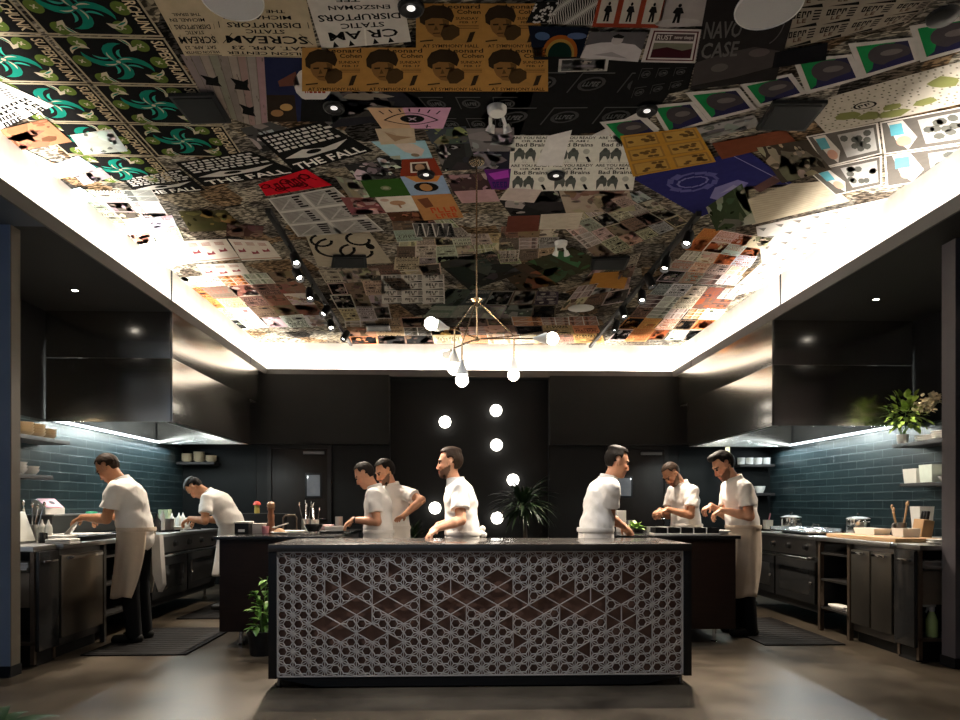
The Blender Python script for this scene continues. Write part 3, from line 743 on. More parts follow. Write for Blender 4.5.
tag(MB().lathe([(0, -.03), (.06, -.03), (.075, -.02), (.08, 0)], p, seg=24).build('smoke_detector', M_trackm, loc=p), 'black round smoke detector at the upper right corner of the ceiling', 'smoke detector')
def quad_slab(name, q, th, m, label, cat, bev=0):
    P = [ceil_pt(*c) for c in q]
    c = sum(P, Vector()) / 4
    t = thing(name, label, cat, c)
    MB().prism([p for p in P], (0, 0, -th)).build('cabinet', m, t, smooth=0)
    return t, P, c
def flush_speaker(q, label):
    t, P, c = quad_slab('square_speaker', q, .022, M_trackm, label, 'speaker')
    Q = [c + (p - c) * .86 for p in P]
    MB().prism([p + Vector((0, 0, -.021)) for p in Q], (0, 0, -.006)).build('grille', pm('speaker_cloth', (.007, .008, .008), .6, spec=.12), t, smooth=0)
flush_speaker([(168, 93), (214, 92), (231, 120), (191, 121)], 'square black speaker among the green-and-black posters')
flush_speaker([(773, 100), (828, 100), (805, 128), (756, 127)], 'square black speaker below the row of green-cornered posters')
flush_speaker([(333, 255), (366, 255), (367, 266), (331, 266)], 'small black speaker right of the left track')
flush_speaker([(592, 257), (630, 256), (625, 268), (590, 268)], 'small black speaker left of the right track, by the orange sheet')
flush_speaker([(366, 324), (389, 324), (391, 330), (367, 330)], 'small dark speaker at the far end of the ceiling')
for px, py, lab in ((497, 108, 'white twin-headed emergency light on the black posters, right of the pink eye poster'), (561, 242, 'white twin-headed emergency light nearer the back wall')):
    p = ceil_pt(px, py); k = 1
    t = thing('emergency_light', lab, 'emergency light', p)
    MB().lathe([(0, -.04), (.052, -.04), (.062, -.028), (.065, 0)], p, seg=20).build('body', M_white, t)
    for s in (-1, 1):
        c = p + Vector((.055 * s + .02, .13, -.07))
        MB().tube([p + Vector((.04 * s, .05, -.03)), c], .012, 8).lathe([(0, .035), (.02, .032), (.032, -.015), (.028, -.018), (0, -.015)], c, axis=(-.3 * s, -.5, .8), seg=14).build('lamp_head', M_white, t)
for px, py in ((581, 308),):
    p = ceil_pt(px, py)
    tag(MB().lathe([(0, -.014), (.14, -.014), (.17, -.006), (.17, 0)], p, seg=28).build('ceiling_disc', M_offwhite, loc=p), 'pale round ceiling speaker near the far end of the right track', 'speaker')
# ================================================================== POSTERS PASTED ON THE CEILING
M_paper = attr_mat('poster_paper', .8, spec=.0, bscale=14)
_tc = {}
def glyphs(s):
    if s in _tc: return _tc[s]
    cu = bpy.data.curves.new('lettering', 'FONT'); cu.body = s; cu.offset = .018; cu.resolution_u = 2; cu.size = 1
    o = bpy.data.objects.new('lettering', cu); me = o.to_mesh()
    V = [(v.co.x, v.co.y) for v in me.vertices]; Fc = [tuple(p.vertices) for p in me.polygons]
    o.to_mesh_clear(); bpy.data.objects.remove(o); bpy.data.curves.remove(cu)
    if V:
        xs = [v[0] for v in V]; ys = [v[1] for v in V]; x0, x1, y0, y1 = min(xs), max(xs), min(ys), max(ys)
        V = [((x - x0) / max(x1 - x0, 1e-5), 1 - (y - y0) / max(y1 - y0, 1e-5)) for x, y in V]
    _tc[s] = (V, Fc); return _tc[s]
class PD:
    def __init__(s, bg): s.P = []; s.poly([(0, 0), (1, 0), (1, 1), (0, 1)], bg, 0)
    def poly(s, pts, c, L=1): s.P.append((list(pts), [tuple(range(len(pts)))], c, L)); return s
    def rect(s, a, b, c, d, col, L=1): return s.poly([(a, b), (c, b), (c, d), (a, d)], col, L)
    def circ(s, u, v, r, r2, col, L=1, n=14, rot=0):
        cr, sr = math.cos(rot), math.sin(rot)
        return s.poly([(u + r * math.cos(t) * cr - r2 * math.sin(t) * sr, v + r * math.cos(t) * sr + r2 * math.sin(t) * cr) for t in [2 * PI * k / n for k in range(n)]], col, L)
    def line(s, p, q, w, col, L=1):
        dx, dy = q[0] - p[0], q[1] - p[1]; l = math.hypot(dx, dy) or 1; nx, ny = -dy / l * w / 2, dx / l * w / 2
        return s.poly([(p[0] + nx, p[1] + ny), (q[0] + nx, q[1] + ny), (q[0] - nx, q[1] - ny), (p[0] - nx, p[1] - ny)], col, L)
    def text(s, t, a, b, c, d, col, L=2):
        V, Fc = glyphs(t)
        if V: s.P.append(([(a + (c - a) * x, b + (d - b) * y) for x, y in V], Fc, col, L))
        return s
    def scrib(s, t, a, b, c, d, col, L=2):
        n = len(t); r = random.Random(t); w = (c - a) / n
        for i, q in enumerate(t):
            if q == ' ': continue
            u = a + w * i; k = r.randint(0, 4); W_ = w * .78; H = d - b
            s.rect(u, b, u + W_ * .34, d, col, L)
            if k in (0, 1, 3): s.rect(u + W_ * .66, b, u + W_, d if k else b + H * .55, col, L)
            if k != 4: s.rect(u, b, u + W_, b + H * .24, col, L)
            if k in (1, 2): s.rect(u, b + H * .40, u + W_ * .9, b + H * .60, col, L)
            if k in (2, 3, 4): s.rect(u, d - H * .24, u + W_, d, col, L)
        return s
    def lines(s, a, b, c, d, n, col, fill=.5, L=1, rr=None):
        h = (d - b) / n
        for i in range(n):
            e = c - (rr.random() * .3 * (c - a) if rr else 0)
            s.rect(a, b + h * i, e, b + h * (i + fill), col, L)
        return s

def poster(quad, pd, label, rot=0, lev=1, group=None, world=None, name='poster'):
    """quad: picture corners TL,TR,BR,BL on the ceiling; rot: quarter turns of the design clockwise."""
    W = [Vector((x, y, CEIL)) for x, y in world] if world else [atZ(px, py, CEIL) for px, py in quad]
    W = W[rot:] + W[:rot]
    P0, P1, P2, P3 = [np.array(w) for w in W]
    V = []; LV = []; Fc = []; Cc = []
    for pts, fcs, col, L in pd.P:
        o = len(V)
        for u, v in pts:
            q = (P0 * (1 - u) + P1 * u) * (1 - v) + (P3 * (1 - u) + P2 * u) * v
            V.append((q[0], q[1], CEIL - .001 - lev * .0016 - L * .0003))
        for f in fcs: Fc.append(tuple(o + k for k in f)); Cc.append(col)
    c = sum(W, Vector()) / 4; c.z = CEIL - .001 - lev * .0016
    me = bpy.data.meshes.new(name); me.from_pydata([(x - c.x, y - c.y, z - c.z) for x, y, z in V], [], Fc)
    ca = me.color_attributes.new('Col', 'FLOAT_COLOR', 'CORNER'); arr = []
    for p, col in zip(me.polygons, Cc): arr += (list(col) + [1]) * p.loop_total
    ca.data.foreach_set('color', arr); me.materials.append(M_paper)
    o = bpy.data.objects.new(name, me); COL.objects.link(o); o.location = c
    return tag(o, label, 'poster', group)
K = (.012, .012, .012); Wt = (.74, .71, .65); CR = (.52, .43, .29); TAN = (.46, .38, .26); GR = (.30, .29, .27); DG = (.07, .07, .068)
def rr(seed): return random.Random(seed)
def rcol(c, r, v=.2): return tuple(max(.004, min(1, x * (1 + r.uniform(-v, v)))) for x in c)

def d_super(seed):
    r = rr(seed); d = PD((.40, .34, .24)); d.rect(.03, .02, .97, .98, K, .5)
    d.text('SUPERCHUNK', .06, .04, .94, .145, (.62, .50, .33))
    OL, TE, CM = (.10, .145, .03), (.010, .17, .125), (.50, .43, .32)
    for u, v in ((.16, .26), (.84, .30), (.5, .9), (.12, .80), (.88, .84), (.5, .2)):
        d.circ(u, v, .12, .075, OL, 1, 16)
        for a in range(4): d.line((u, v), (u + .045 * math.cos(a * PI / 2 + .6), v + .03 * math.sin(a * PI / 2 + .6)), .014, CM, 3)
    for k in range(4):
        a = k * PI / 2 + .35; ca, sa = math.cos(a), math.sin(a)
        def R(x, y): return (min(.96, max(.04, .5 + (x * ca - y * sa))), min(.97, max(.16, .57 + (x * sa + y * ca) * .72)))
        arc = lambda cx, cy, rad, t0, t1, w0, w1, n=9: [R(cx + (rad + w0 * math.sin(PI * q / n)) * math.cos(t0 + (t1 - t0) * q / n), cy + (rad + w0 * math.sin(PI * q / n)) * math.sin(t0 + (t1 - t0) * q / n)) for q in range(n + 1)] + [R(cx + (rad - w1 * math.sin(PI * q / n)) * math.cos(t0 + (t1 - t0) * q / n), cy + (rad - w1 * math.sin(PI * q / n)) * math.sin(t0 + (t1 - t0) * q / n)) for q in range(n, -1, -1)]
        d.poly(arc(.20, .13, .23, -3.0, -.3, .07, .05), TE, 2)
        d.poly(arc(.20, .16, .15, -2.4, -.9, .02, .02), (.03, .30, .23), 3)
        d.poly(arc(.16, .05, .17, -2.6, -1.5, .012, .012), CM, 4)
        d.poly(arc(.36, .02, .16, -.3, 1.6, .025, .035), CM, 2)
        d.poly(arc(.36, .02, .16, .2, 1.2, .0, .03), (.02, .16, .12), 3)
        d.poly([R(.30, .17), R(.42, .15), R(.40, .20), R(.46, .25), R(.36, .24)], CM, 3)
    d.circ(.5, .57, .03, .02, CM, 3)
    return d
def d_scream(seed, bg=CR, torn=False):
    d = PD(bg)
    for k, (t, v0, v1, a, b) in enumerate((('WILSON CENTER', .035, .085, .06, .94), ('SAT. APR. 23', .115, .175, .12, .88), ('SCREAM', .215, .335, .08, .92), ('STATIC', .37, .43, .30, .70), ('DISRUPTORS', .455, .53, .12, .88),
            ('MICHAEL EN', .575, .63, .2, .9), ('THE ISRAEL', .665, .71, .25, .80),)):
        d.text(t, a, v0, b, v1, K)
    for u in (.04, .96): d.line((u, .21), (u + (.5 - u) * .25, .37), .008, K); d.line((u, .45), (u, .54), .008, K)
    d.lines(.1, .012, .9, .025, 1, K)
    if torn:
        d = PD((.66, .62, .56)); d.text('CR AM', .12, .15, .88, .32, K); d.text('STATIC', .25, .37, .72, .47, K); d.text('DISRUPTORS', .06, .52, .94, .64, K); d.text('ENSZOMAN', .15, .72, .8, .80, K); d.text('TEE', .45, .86, .7, .93, K)
        for u in (.18, .35, .62, .8): d.poly([(u, .03), (u + .07, .02), (u + .04, .14)], K)
        d.line((.5, 0), (.47, .35), .02, (.80, .77, .70), 3)
    return d
def d_cohen(seed):
    OR, BK = (.38, .20, .055), (.03, .02, .012); d = PD(OR)
    d.text('Leonard', .40, .015, .97, .105, BK); d.text('Cohen', .62, .125, .98, .215, BK)
    d.text('SUNDAY', .60, .28, .95, .34, BK); d.text('FEB. 17', .66, .37, .93, .42, BK); d.lines(.62, .46, .95, .56, 3, BK, .3)
    d.text('AT SYMPHONY HALL', .10, .90, .95, .98, BK)
    d.poly([(.0, .88), (.10, .80), (.28, .70), (.52, .72), (.70, .78), (.84, .88)], (.34, .185, .055), 1)
    d.poly([(.06, .40), (.05, .24), (.12, .10), (.26, .03), (.42, .04), (.54, .12), (.58, .26), (.54, .40), (.46, .34), (.20, .36), (.13, .46)], BK, 2)
    d.poly([(.14, .36), (.24, .30), (.42, .31), (.50, .36), (.50, .50), (.46, .64), (.38, .74), (.28, .72), (.18, .60), (.14, .48)], (.20, .105, .034), 3)
    d.poly([(.42, .46), (.56, .44), (.66, .52), (.66, .68), (.54, .80), (.42, .80), (.37, .66)], (.06, .035, .016), 4)
    d.poly([(.40, .32), (.50, .36), (.50, .50), (.42, .52)], (.11, .058, .02), 4)
    d.poly([(.18, .43), (.28, .42), (.28, .455), (.19, .46)], BK, 5).poly([(.35, .43), (.46, .42), (.46, .45), (.36, .46)], BK, 5).poly([(.30, .46), (.34, .56), (.27, .57)], (.09, .05, .018), 5).poly([(.25, .63), (.37, .62), (.36, .645), (.26, .65)], (.06, .03, .015), 5)
    d.poly([(.82, .62), (.90, .60), (.84, .84), (.76, .86)], BK, 2).line((.06, .83), (.26, .80), .03, BK, 2)
    return d
def d_planks(seed):
    r = rr(seed); d = PD((.25, .22, .19))
    for i in range(9): d.rect(i / 9, 0, i / 9 + .10, 1, rcol((.27, .235, .20), r, .2)); d.rect(i / 9, 0, i / 9 + .006, 1, (.10, .085, .07), 2)
    for k in range(30): u, v = r.random(), r.random(); d.rect(u, v, u + .012, v + .04, (.13, .11, .09), 2)
    for u, v in ((.12, .30), (.52, .30), (.55, .68)): d.poly([(u, v), (u + .17, v + .03), (u + .24, v - .01), (u + .22, v + .10), (u + .25, v + .15), (u + .02, v + .16), (u + .05, v + .08)], K, 3)
    return d
def d_player(seed):
    d = PD((.018, .022, .055)); d.rect(0, .55, .45, 1, (.03, .022, .016)); d.circ(.75, .40, .3, .26, (.62, .58, .56), 2); d.poly([(.5, .2), (.2, .34), (.22, .42), (.55, .4)], (.12, .05, .035), 2)
    d.scrib('Bravo', .62, .30, .96, .52, (.30, .04, .02), 3); d.poly([(.55, .62), (.98, .62), (1, 1), (.5, 1)], K, 3); d.circ(.86, .10, .12, .12, K, 3); d.circ(.3, .75, .1, .06, (.35, .22, .08), 2); d.circ(.15, .85, .1, .06, (.25, .14, .06), 2)
    return d
def d_fall(seed):
    r = rr(seed); d = PD(K)
    for i in range(5):
        u = .06
        while u < .9:
            w = r.uniform(.03, .10); d.rect(u, .06 + .085 * i, u + w, .06 + .085 * i + .05, (.58, .56, .52)); u += w + .03
    d.poly([(.05, .62), (.35, .52), (.60, .60), (.95, .54), (.7, .70), (.3, .72)], (.55, .53, .49)); d.circ(.45, .62, .1, .05, K, 2)
    d.text('THE FALL', .06, .78, .94, .95, (.80, .78, .72))
    return d
def d_red(seed):
    r = rr(seed); d = PD((.50, .012, .022))
    for k in range(5):
        u, v = .1 + .18 * k, .3 + .4 * (k % 2); d.circ(u, v, .09, .16, (.07, .004, .006), 1); d.circ(u, v, .06, .11, (.42, .012, .02), 2); d.line((u, v - .2), (u + .1, v + .3), .02, (.08, .005, .008), 2)
    d.scrib('LOLLI', .25, .25, .8, .75, (.10, .005, .008), 3); return d
def d_pages(seed, nx=2, ny=3, bg=(.34, .33, .31)):
    r = rr(seed); d = PD((.55, .53, .49))
    for i in range(nx):
        for j in range(ny):
            a, b, c, e = i / nx + .02, j / ny + .02, (i + 1) / nx - .02, (j + 1) / ny - .02
            d.rect(a, b, c, e, bg); w, h = c - a, e - b
            d.lines(a + .05 * w, b + .05 * h, a + .62 * w, e - .1 * h, 9, (.18, .175, .165), .45, 2, r); d.line((a + .1 * w, b + .9 * h), (a + .6 * w, b + .2 * h), .02, (.44, .42, .4), 3)
            for k in range(5): d.rect(a + .68 * w, b + (.06 + .18 * k) * h, a + (.82 + .14 * r.random()) * w, b + (.17 + .18 * k) * h, K, 2)
    return d
def d_photo(seed, base=(.06, .055, .05), hi=(.30, .26, .2), n=14, frame=None):
    r = rr(seed); d = PD(frame or base); lo_, hi_ = (.07, .93) if frame else (0, 1)
    if frame: d.rect(.06, .07, .94, .93, base)
    cl = lambda x: min(hi_, max(lo_, x))
    for k in range(n + 8):
        u, v = r.uniform(0, 1), r.uniform(0, 1); s = (.34 if k < 4 else .16 if k < 10 else .06) * r.uniform(.6, 1.3)
        t = r.random() ** (1.6 if k < 4 else 1.1); c = tuple((b + (h - b) * t) * r.uniform(.85, 1.15) for b, h in zip(base, hi))
        if k > 7 and r.random() < .4: c = tuple(x * .35 for x in base)
        a0 = r.uniform(0, 6); m = r.randint(6, 9); sx = r.uniform(.5, 1.5)
        d.poly([(cl(u + s * sx * r.uniform(.5, 1.2) * math.cos(a0 + 2 * PI * q / m)), cl(v + s / sx * r.uniform(.5, 1.2) * math.sin(a0 + 2 * PI * q / m))) for q in range(m)], c, 1 + min(4, k // 5))
    return d
def d_eye(seed):
    d = PD((.58, .32, .45)); d.poly([(0, 0), (.42, 0), (.48, 1), (0, 1)], (.55, .36, .22)); 
    up = [(.12 + .76 * t, .58 - .34 * math.sin(PI * t)) for t in [k / 10 for k in range(11)]]; dn = [(.12 + .76 * t, .58 + .22 * math.sin(PI * t)) for t in [k / 10 for k in range(11)]]
    for P in (up, dn):
        for a, b in zip(P, P[1:]): d.line(a, b, .03, K, 2)
    d.circ(.52, .52, .17, .19, K, 3, 18); d.line((.47, .45), (.57, .59), .02, (.7, .5, .6), 4).line((.57, .45), (.47, .59), .02, (.7, .5, .6), 4)
    for k in range(7): u = .16 + .68 * k / 6; d.line((u, .30 - .12 * math.sin(PI * k / 6)), (u + (u - .5) * .12, .14 - .10 * math.sin(PI * k / 6)), .02, K, 2)
    d.line((.70, .86), (.80, .92), .02, K, 2).line((.74, .80), (.73, .97), .02, K, 2); return d
def d_bird(seed): return PD((.46, .37, .26)).poly([(.2, .2), (.6, .5), (.95, .6), (.6, .72), (.42, .85)], (.30, .20, .12)).poly([(.1, .12), (.45, .25), (.55, .5)], (.40, .31, .22), 2)
def d_sky(seed): return PD((.30, .50, .58)).poly([(.35, .05), (.75, .15), (.9, .5), (.75, .85), (.45, .6)], (.52, .44, .38)).circ(.62, .78, .1, .1, (.2, .15, .1), 2)
def d_redcard(seed): return PD((.20, .035, .018)).rect(.25, .2, .75, .8, (.62, .56, .46)).rect(.30, .27, .70, .73, (.05, .03, .02), 2).circ(.5, .5, .13, .2, (.36, .22, .13), 3)
def d_head(seed): return PD((.26, .36, .52)).poly([(.1, 0), (.95, 0), (.8, .3), (.3, .3)], (.48, .20, .05)).circ(.48, .58, .3, .26, K, 2).circ(.47, .60, .15, .2, (.38, .19, .07), 3)
def d_green(seed): return PD((.032, .085, .018)).circ(.5, .5, .13, .13, (.16, .18, .1)).circ(.5, .5, .07, .07, (.3, .28, .2), 2)
def d_tree(seed): return PD((.64, .60, .52)).circ(.5, .42, .22, .16, (.42, .24, .14)).rect(.47, .5, .53, .75, (.30, .16, .09), 2).circ(.2, .2, .12, .1, (.45, .32, .25))
def d_orange(seed):
    d = PD((.42, .20, .075)).poly([(.1, .15), (.38, .1), (.42, .45), (.2, .5)], (.16, .06, .03)); d.scrib('RATS', .3, .5, .95, .72, (.48, .07, .02)); d.scrib('MIND', .35, .76, .9, .95, (.48, .07, .02)); return d
def d_purple(seed): return PD((.10, .02, .15)).poly([(.1, .2), (.9, .05), (.95, .4), (.3, .5)], (.36, .05, .42)).scrib('BEAT', .15, .6, .9, .9, (.03, .02, .12))
def d_trio(seed):
    d = PD((.68, .67, .60)); d.text('ARE YOU READY', .03, .03, .97, .12, K); d.text('OR AM I', .25, .15, .8, .22, K); d.text('Bad Brains', .12, .25, .92, .38, K)
    for u, s in ((.22, .9), (.48, 1.1)):
        d.poly([(u - .11, .98), (u - .13, .62), (u - .06, .5), (u + .09, .5), (u + .13, .62), (u + .10, .98), (u + .03, .74), (u - .03, .74)], (.09, .10, .09), 1); d.circ(u, .50, .055, .075, (.07, .075, .07), 2)
    d.circ(.78, .56, .08, .10, (.40, .40, .36)); d.circ(.35, .88, .06, .07, (.62, .62, .56), 3); d.line((.80, .75), (.88, .95), .07, K, 2); d.lines(.1, .98, .9, .995, 1, GR); return d
def d_torn(seed): return PD((.70, .68, .66)).poly([(.1, .1), (.5, .3), (.3, .6)], (.74, .72, .70))
def d_gear(seed):
    r = rr(seed); d = PD((.013, .013, .013))
    for k in range(6):
        u, v = .08 + .3 * (k % 3), .15 + .45 * (k // 3); d.rect(u, v, u + .2, v + .012, (.09, .09, .09)).rect(u, v, u + .008, v + .25, (.07, .07, .07)).circ(u + .11, v + .14, .08, .09, (.055, .055, .055), 1).circ(u + .11, v + .14, .06, .07, K, 2); d.scrib('BLACK', u + .06, v + .11, u + .16, v + .17, (.12, .12, .12), 3)
    return d
def d_rainbow(seed):
    d = PD((.008, .011, .02))
    for R, c in ((.36, (.28, .08, .015)), (.30, (.30, .19, .04)), (.25, (.006, .02, .015))): d.poly([(.55 + R * math.cos(t_), .92 + R * 1.9 * math.sin(t_)) for t_ in [PI + PI * q / 16 for q in range(17)]], c, {.36: 1, .30: 2, .25: 3}[R])
    d.circ(.22, .28, .13, .12, (.06, .11, .22), 4).circ(.82, .25, .17, .10, (.07, .11, .22), 4).rect(0, .9, 1, 1, K, 5); return d
def d_crowd(seed):
    d = PD((.10, .095, .10)); d.poly([(.02, .5), (.25, .38), (.5, .35), (.85, .42), (1, .6), (1, 1), (0, 1)], (.50, .47, .48)).circ(.52, .27, .1, .17, (.44, .40, .40), 2).poly([(.42, .14), (.5, .06), (.62, .14), (.6, .22), (.45, .2)], K, 3)
    d.poly([(.2, .85), (.5, .7), (.8, .9)], (.3, .28, .29), 2); return d
def d_card(seed): return d_photo(seed, (.10, .10, .10), (.42, .41, .39), 10, (.46, .44, .41))
def d_zebra(seed):
    r = rr(seed); d = PD((.02, .02, .02))
    for k in range(26):
        u = k / 26; P = [(u + .05 * math.sin(6 * v + k * .4), v) for v in [q / 8 for q in range(9)]]
        for a, b in zip(P, P[1:]): d.line(a, b, .017, (.50, .48, .45))
    return d
def d_pebble(seed):
    r = rr(seed); d = PD(K)
    for k in range(44): d.circ(r.random() * .94 + .03, r.random() * .94 + .03, .05, .05, (.52, .5, .48), 1 + k % 3, 7)
    return d
def d_man(u0, v0, u1, v1, d, c=K):
    w, h = u1 - u0, v1 - v0
    d.circ(u0 + w * .5, v0 + h * .10, w * .14, h * .09, c, 4); d.poly([(u0 + w * x, v0 + h * y) for x, y in ((.25, .2), (.7, .2), (.95, .5), (.72, .52), (.78, 1), (.56, 1), (.5, .65), (.40, 1), (.2, 1), (.28, .52), (.05, .45))], c, 4)
def d_redmen(seed):
    d = PD((.26, .045, .022))
    for k in range(3): a = .05 + .33 * k; d.rect(a, .12, a + .25, .88, (.48, .44, .38), 1); d_man(a + .06, .24, a + .20, .82, d)
    return d
def d_whiteman(seed): d = PD((.34, .31, .30)); d.circ(.4, .85, .5, .15, (.40, .37, .36)); d_man(.22, .22, .5, .85, d); return d
def d_rust(seed):
    d = PD((.52, .48, .46)); d.rect(.07, .06, .95, .94, (.08, .02, .022)).rect(.10, .10, .92, .90, (.52, .48, .46), 2).rect(.14, .14, .88, .34, (.07, .05, .05), 3); d.text('RUST', .17, .17, .46, .31, (.5, .46, .43), 4); d.text('never sleeps', .50, .18, .86, .31, (.5, .46, .43), 4)
    d.rect(.14, .40, .88, .85, (.15, .15, .11), 3).poly([(.14, .60), (.4, .52), (.7, .62), (.88, .55), (.88, .85), (.14, .85)], (.045, .012, .016), 4); return d
def d_cave(seed):
    d = PD((.022, .020, .020)); c = (.11, .105, .10); d.text('NAVO', .04, .26, .46, .43, c); d.text('CASE', .05, .47, .47, .64, c)
    for k in range(7): a = -.3 + .2 * k; d.line((.72 + .2 * math.cos(a), .3 + .25 * math.sin(a)), (.72 + .2 * math.cos(a + .2), .3 + .25 * math.sin(a + .2)), .012, (.10, .09, .09))
    d.poly([(.0, .68), (.3, .60), (.65, .55), (.95, .62), (1, .80), (.5, .90), (0, .95)], (.055, .048, .046)); d.circ(.3, .76, .1, .05, (.10, .09, .085), 2).circ(.72, .62, .12, .05, (.10, .08, .08), 2); return d
def d_blocks(seed, nx=4, ny=3, bg=(.30, .26, .21), w='EAST'):
    r = rr(seed); d = PD(bg)
    for i in range(nx):
        for j in range(ny):
            a, b, W_, H = i / nx, j / ny, 1 / nx, 1 / ny
            d.scrib(w, a + .12 * W_, b + .12 * H, a + .7 * W_, b + .45 * H, K); d.scrib('TV', a + .3 * W_, b + .5 * H, a + .6 * W_, b + .72 * H, (.09, .05, .03)); d.poly([(a + .1 * W_, b + .95 * H), (a + .9 * W_, b + .78 * H), (a + .95 * W_, b + .97 * H)], K); d.lines(a + .74 * W_, b + .1 * H, a + .95 * W_, b + .7 * H, 4, K, .5)
    return d
def d_gcorner(seed):
    d = PD((.56, .53, .50)); d.rect(.1, .1, .9, .9, (.026, .025, .06)); d.poly([(.1, .1), (.72, .1), (.34, .42), (.22, .8), (.1, .9)], (.015, .20, .06), 2); d.circ(.56, .46, .34, .34, (.055, .048, .052), 3, 20); d.circ(.6, .42, .18, .10, (.13, .115, .11), 4); d.poly([(.16, .9), (.9, .9), (.9, .62), (.5, .72)], (.024, .023, .07), 4)
    return d
def d_gold(seed): 
    d = PD((.42, .22, .035)); d.rect(.07, .09, .93, .91, (.27, .15, .04)).rect(.12, .16, .88, .84, (.40, .24, .06), 2); r = rr(seed)
    for k in range(9): d.circ(.2 + .6 * r.random(), .25 + .5 * r.random(), .08, .09, (.12, .07, .025), 3, 7)
    return d
def d_navy(seed):
    d = PD((.026, .027, .125))
    for k in range(12):
        t = k / 12 * 2 * PI; a = (.36 + .20 * math.cos(t), .34 + .16 * math.sin(t)); b = (.36 + .22 * math.cos(t + .5), .34 + .18 * math.sin(t + .5)); d.line(a, b, .03 + .02 * (k % 3), (.10, .10, .26)); d.line((.36 + .13 * math.cos(t), .34 + .09 * math.sin(t)), (.36 + .14 * math.cos(t + .5), .34 + .10 * math.sin(t + .5)), .02, (.16, .16, .34), 2)
    d.poly([(.30, .72), (.45, .56), (.68, .55), (.72, .68), (.55, .80), (.35, .86)], (.20, .19, .40), 2); d.poly([(.42, .70), (.6, .62), (.62, .70)], (.30, .29, .48), 3); d.line((.86, 0), (.97, 1), .008, (.3, .3, .45), 2); d.poly([(.7, .8), (.95, .7), (1, .85), (.7, .95)], (.10, .055, .05), 2); return d
def d_plain(c, seed):
    r = rr(seed); d = PD(c); d.lines(.06, .08, .94, .92, 14, tuple(x * .86 for x in c), .5, 1, r); return d
def d_dots(seed):
    r = rr(seed); d = PD((.48, .44, .37))
    for j in range(12):
        for i in range(22): 
            if r.random() < .8: d.circ((i + .5 + .3 * (j % 2)) / 23, (j + .5) / 12.6, .007, .016, (.10, .09, .07), 1, 6)
    for u, v, s in ((.2, .62, .10), (.3, .78, .08), (.45, .68, .06), (.42, .85, .09), (.62, .72, .07), (.82, .35, .10)): d.poly([(u + s * r.uniform(.6, 1.2) * math.cos(t), v + 1.5 * s * r.uniform(.6, 1.2) * math.sin(t)) for t in [2 * PI * k / 9 for k in range(9)]], (.19, .20, .07), 2)
    d.circ(.33, .45, .07, .1, K, 3, 16).circ(.33, .45, .055, .08, (.48, .44, .37), 4, 16); d.scrib('GE', .29, .41, .37, .49, K, 5); return d
def d_teal(seed):
    d = PD((.62, .58, .52)); d.rect(.02, .03, .97, .96, (.10, .09, .08)); d.rect(.42, .12, .93, .85, (.36, .35, .33), 2); r = rr(seed)
    for k in range(10): d.circ(.47 + .4 * r.random(), .2 + .55 * r.random(), .06, .10, (.09, .09, .08), 3, 7)
    d.poly([(.08, .05), (.26, .05), (.36, .6), (.24, .95), (.14, .6)], (.58, .53, .48), 2).rect(.10, .12, .24, .45, (.10, .33, .40), 3).circ(.22, .66, .08, .16, (.55, .30, .22), 3); return d
def d_tris(seed):
    r = rr(seed); d = PD((.50, .47, .43))
    for i in range(9):
        for j in range(4): u, v = (i + .35 * (j % 2) + .1) / 9.6, (j + .2) / 4; d.poly([(u, v), (u + .05, v + .03), (u + .03, v + .10)], (.16, .15, .14))
    return d
def d_shoes(seed):
    r = rr(seed); d = PD((.62, .57, .50))
    for k in range(3): u = .08 + .3 * k; v = .45 + .1 * (k % 2); d.poly([(u, v), (u + .1, v + .05), (u + .16, v - .06), (u + .18, v + .12), (u, v + .14)], (.24, .06, .07)); d.lines(u, .12, u + .2, .28, 3, (.3, .12, .1), .5)
    d.rect(0, .9, 1, .95, (.35, .2, .15)); return d
def d_splat(seed):
    d = PD((.42, .37, .28))
    for cx, cy, R in ((.35, .5, .25), (.62, .62, .2), (.2, .3, .14), (.75, .3, .15)):
        P = [(cx + R * math.cos(t) * 1.1, cy + R * math.sin(t)) for t in [k * .45 for k in range(11)]]
        for a, b in zip(P, P[1:]): d.line(a, b, .045, K, 1)
    d.circ(.86, .5, .06, .08, K, 2); return d
def d_flyer(c, ink, seed):
    r = rr(seed); d = PD(c); mid = tuple(x * .5 for x in c); v = .05
    while v < .93:
        kd = r.random()
        if kd < .3:
            h = r.uniform(.07, .13); a = r.uniform(.04, .15); d.scrib(r.choice(('LIVE', 'TONIGHT', 'FRIDAY', 'SHOW', 'MAY 12', 'ROCK', 'WITH', 'DANCE', 'CLUB')), a, v, 1 - a, v + h, ink); v += h + .03
        elif kd < .5:
            h = r.uniform(.14, .28); h = min(h, .95 - v); u = r.choice((.05, .4)); d.rect(u, v, u + .52, v + h, mid, 1); m = 6
            d.poly([(u + .26 + .22 * r.uniform(.3, 1) * math.cos(2 * PI * q / m), v + h / 2 + h * .45 * r.uniform(.4, 1) * math.sin(2 * PI * q / m)) for q in range(m)], ink, 2)
            uu = .62 if u < .2 else .05
            for q in range(4): d.rect(uu, v + h * q / 4, uu + .3 * r.uniform(.5, 1), v + h * (q + .45) / 4, ink)
            v += h + .03
        else:
            for q in range(r.randint(2, 4)):
                u = .05
                while u < .92:
                    w = r.uniform(.04, .18); d.rect(u, v, min(.95, u + w), v + .022, ink if kd < .8 else mid); u += w + .025
                v += .038
            v += .02
    return d
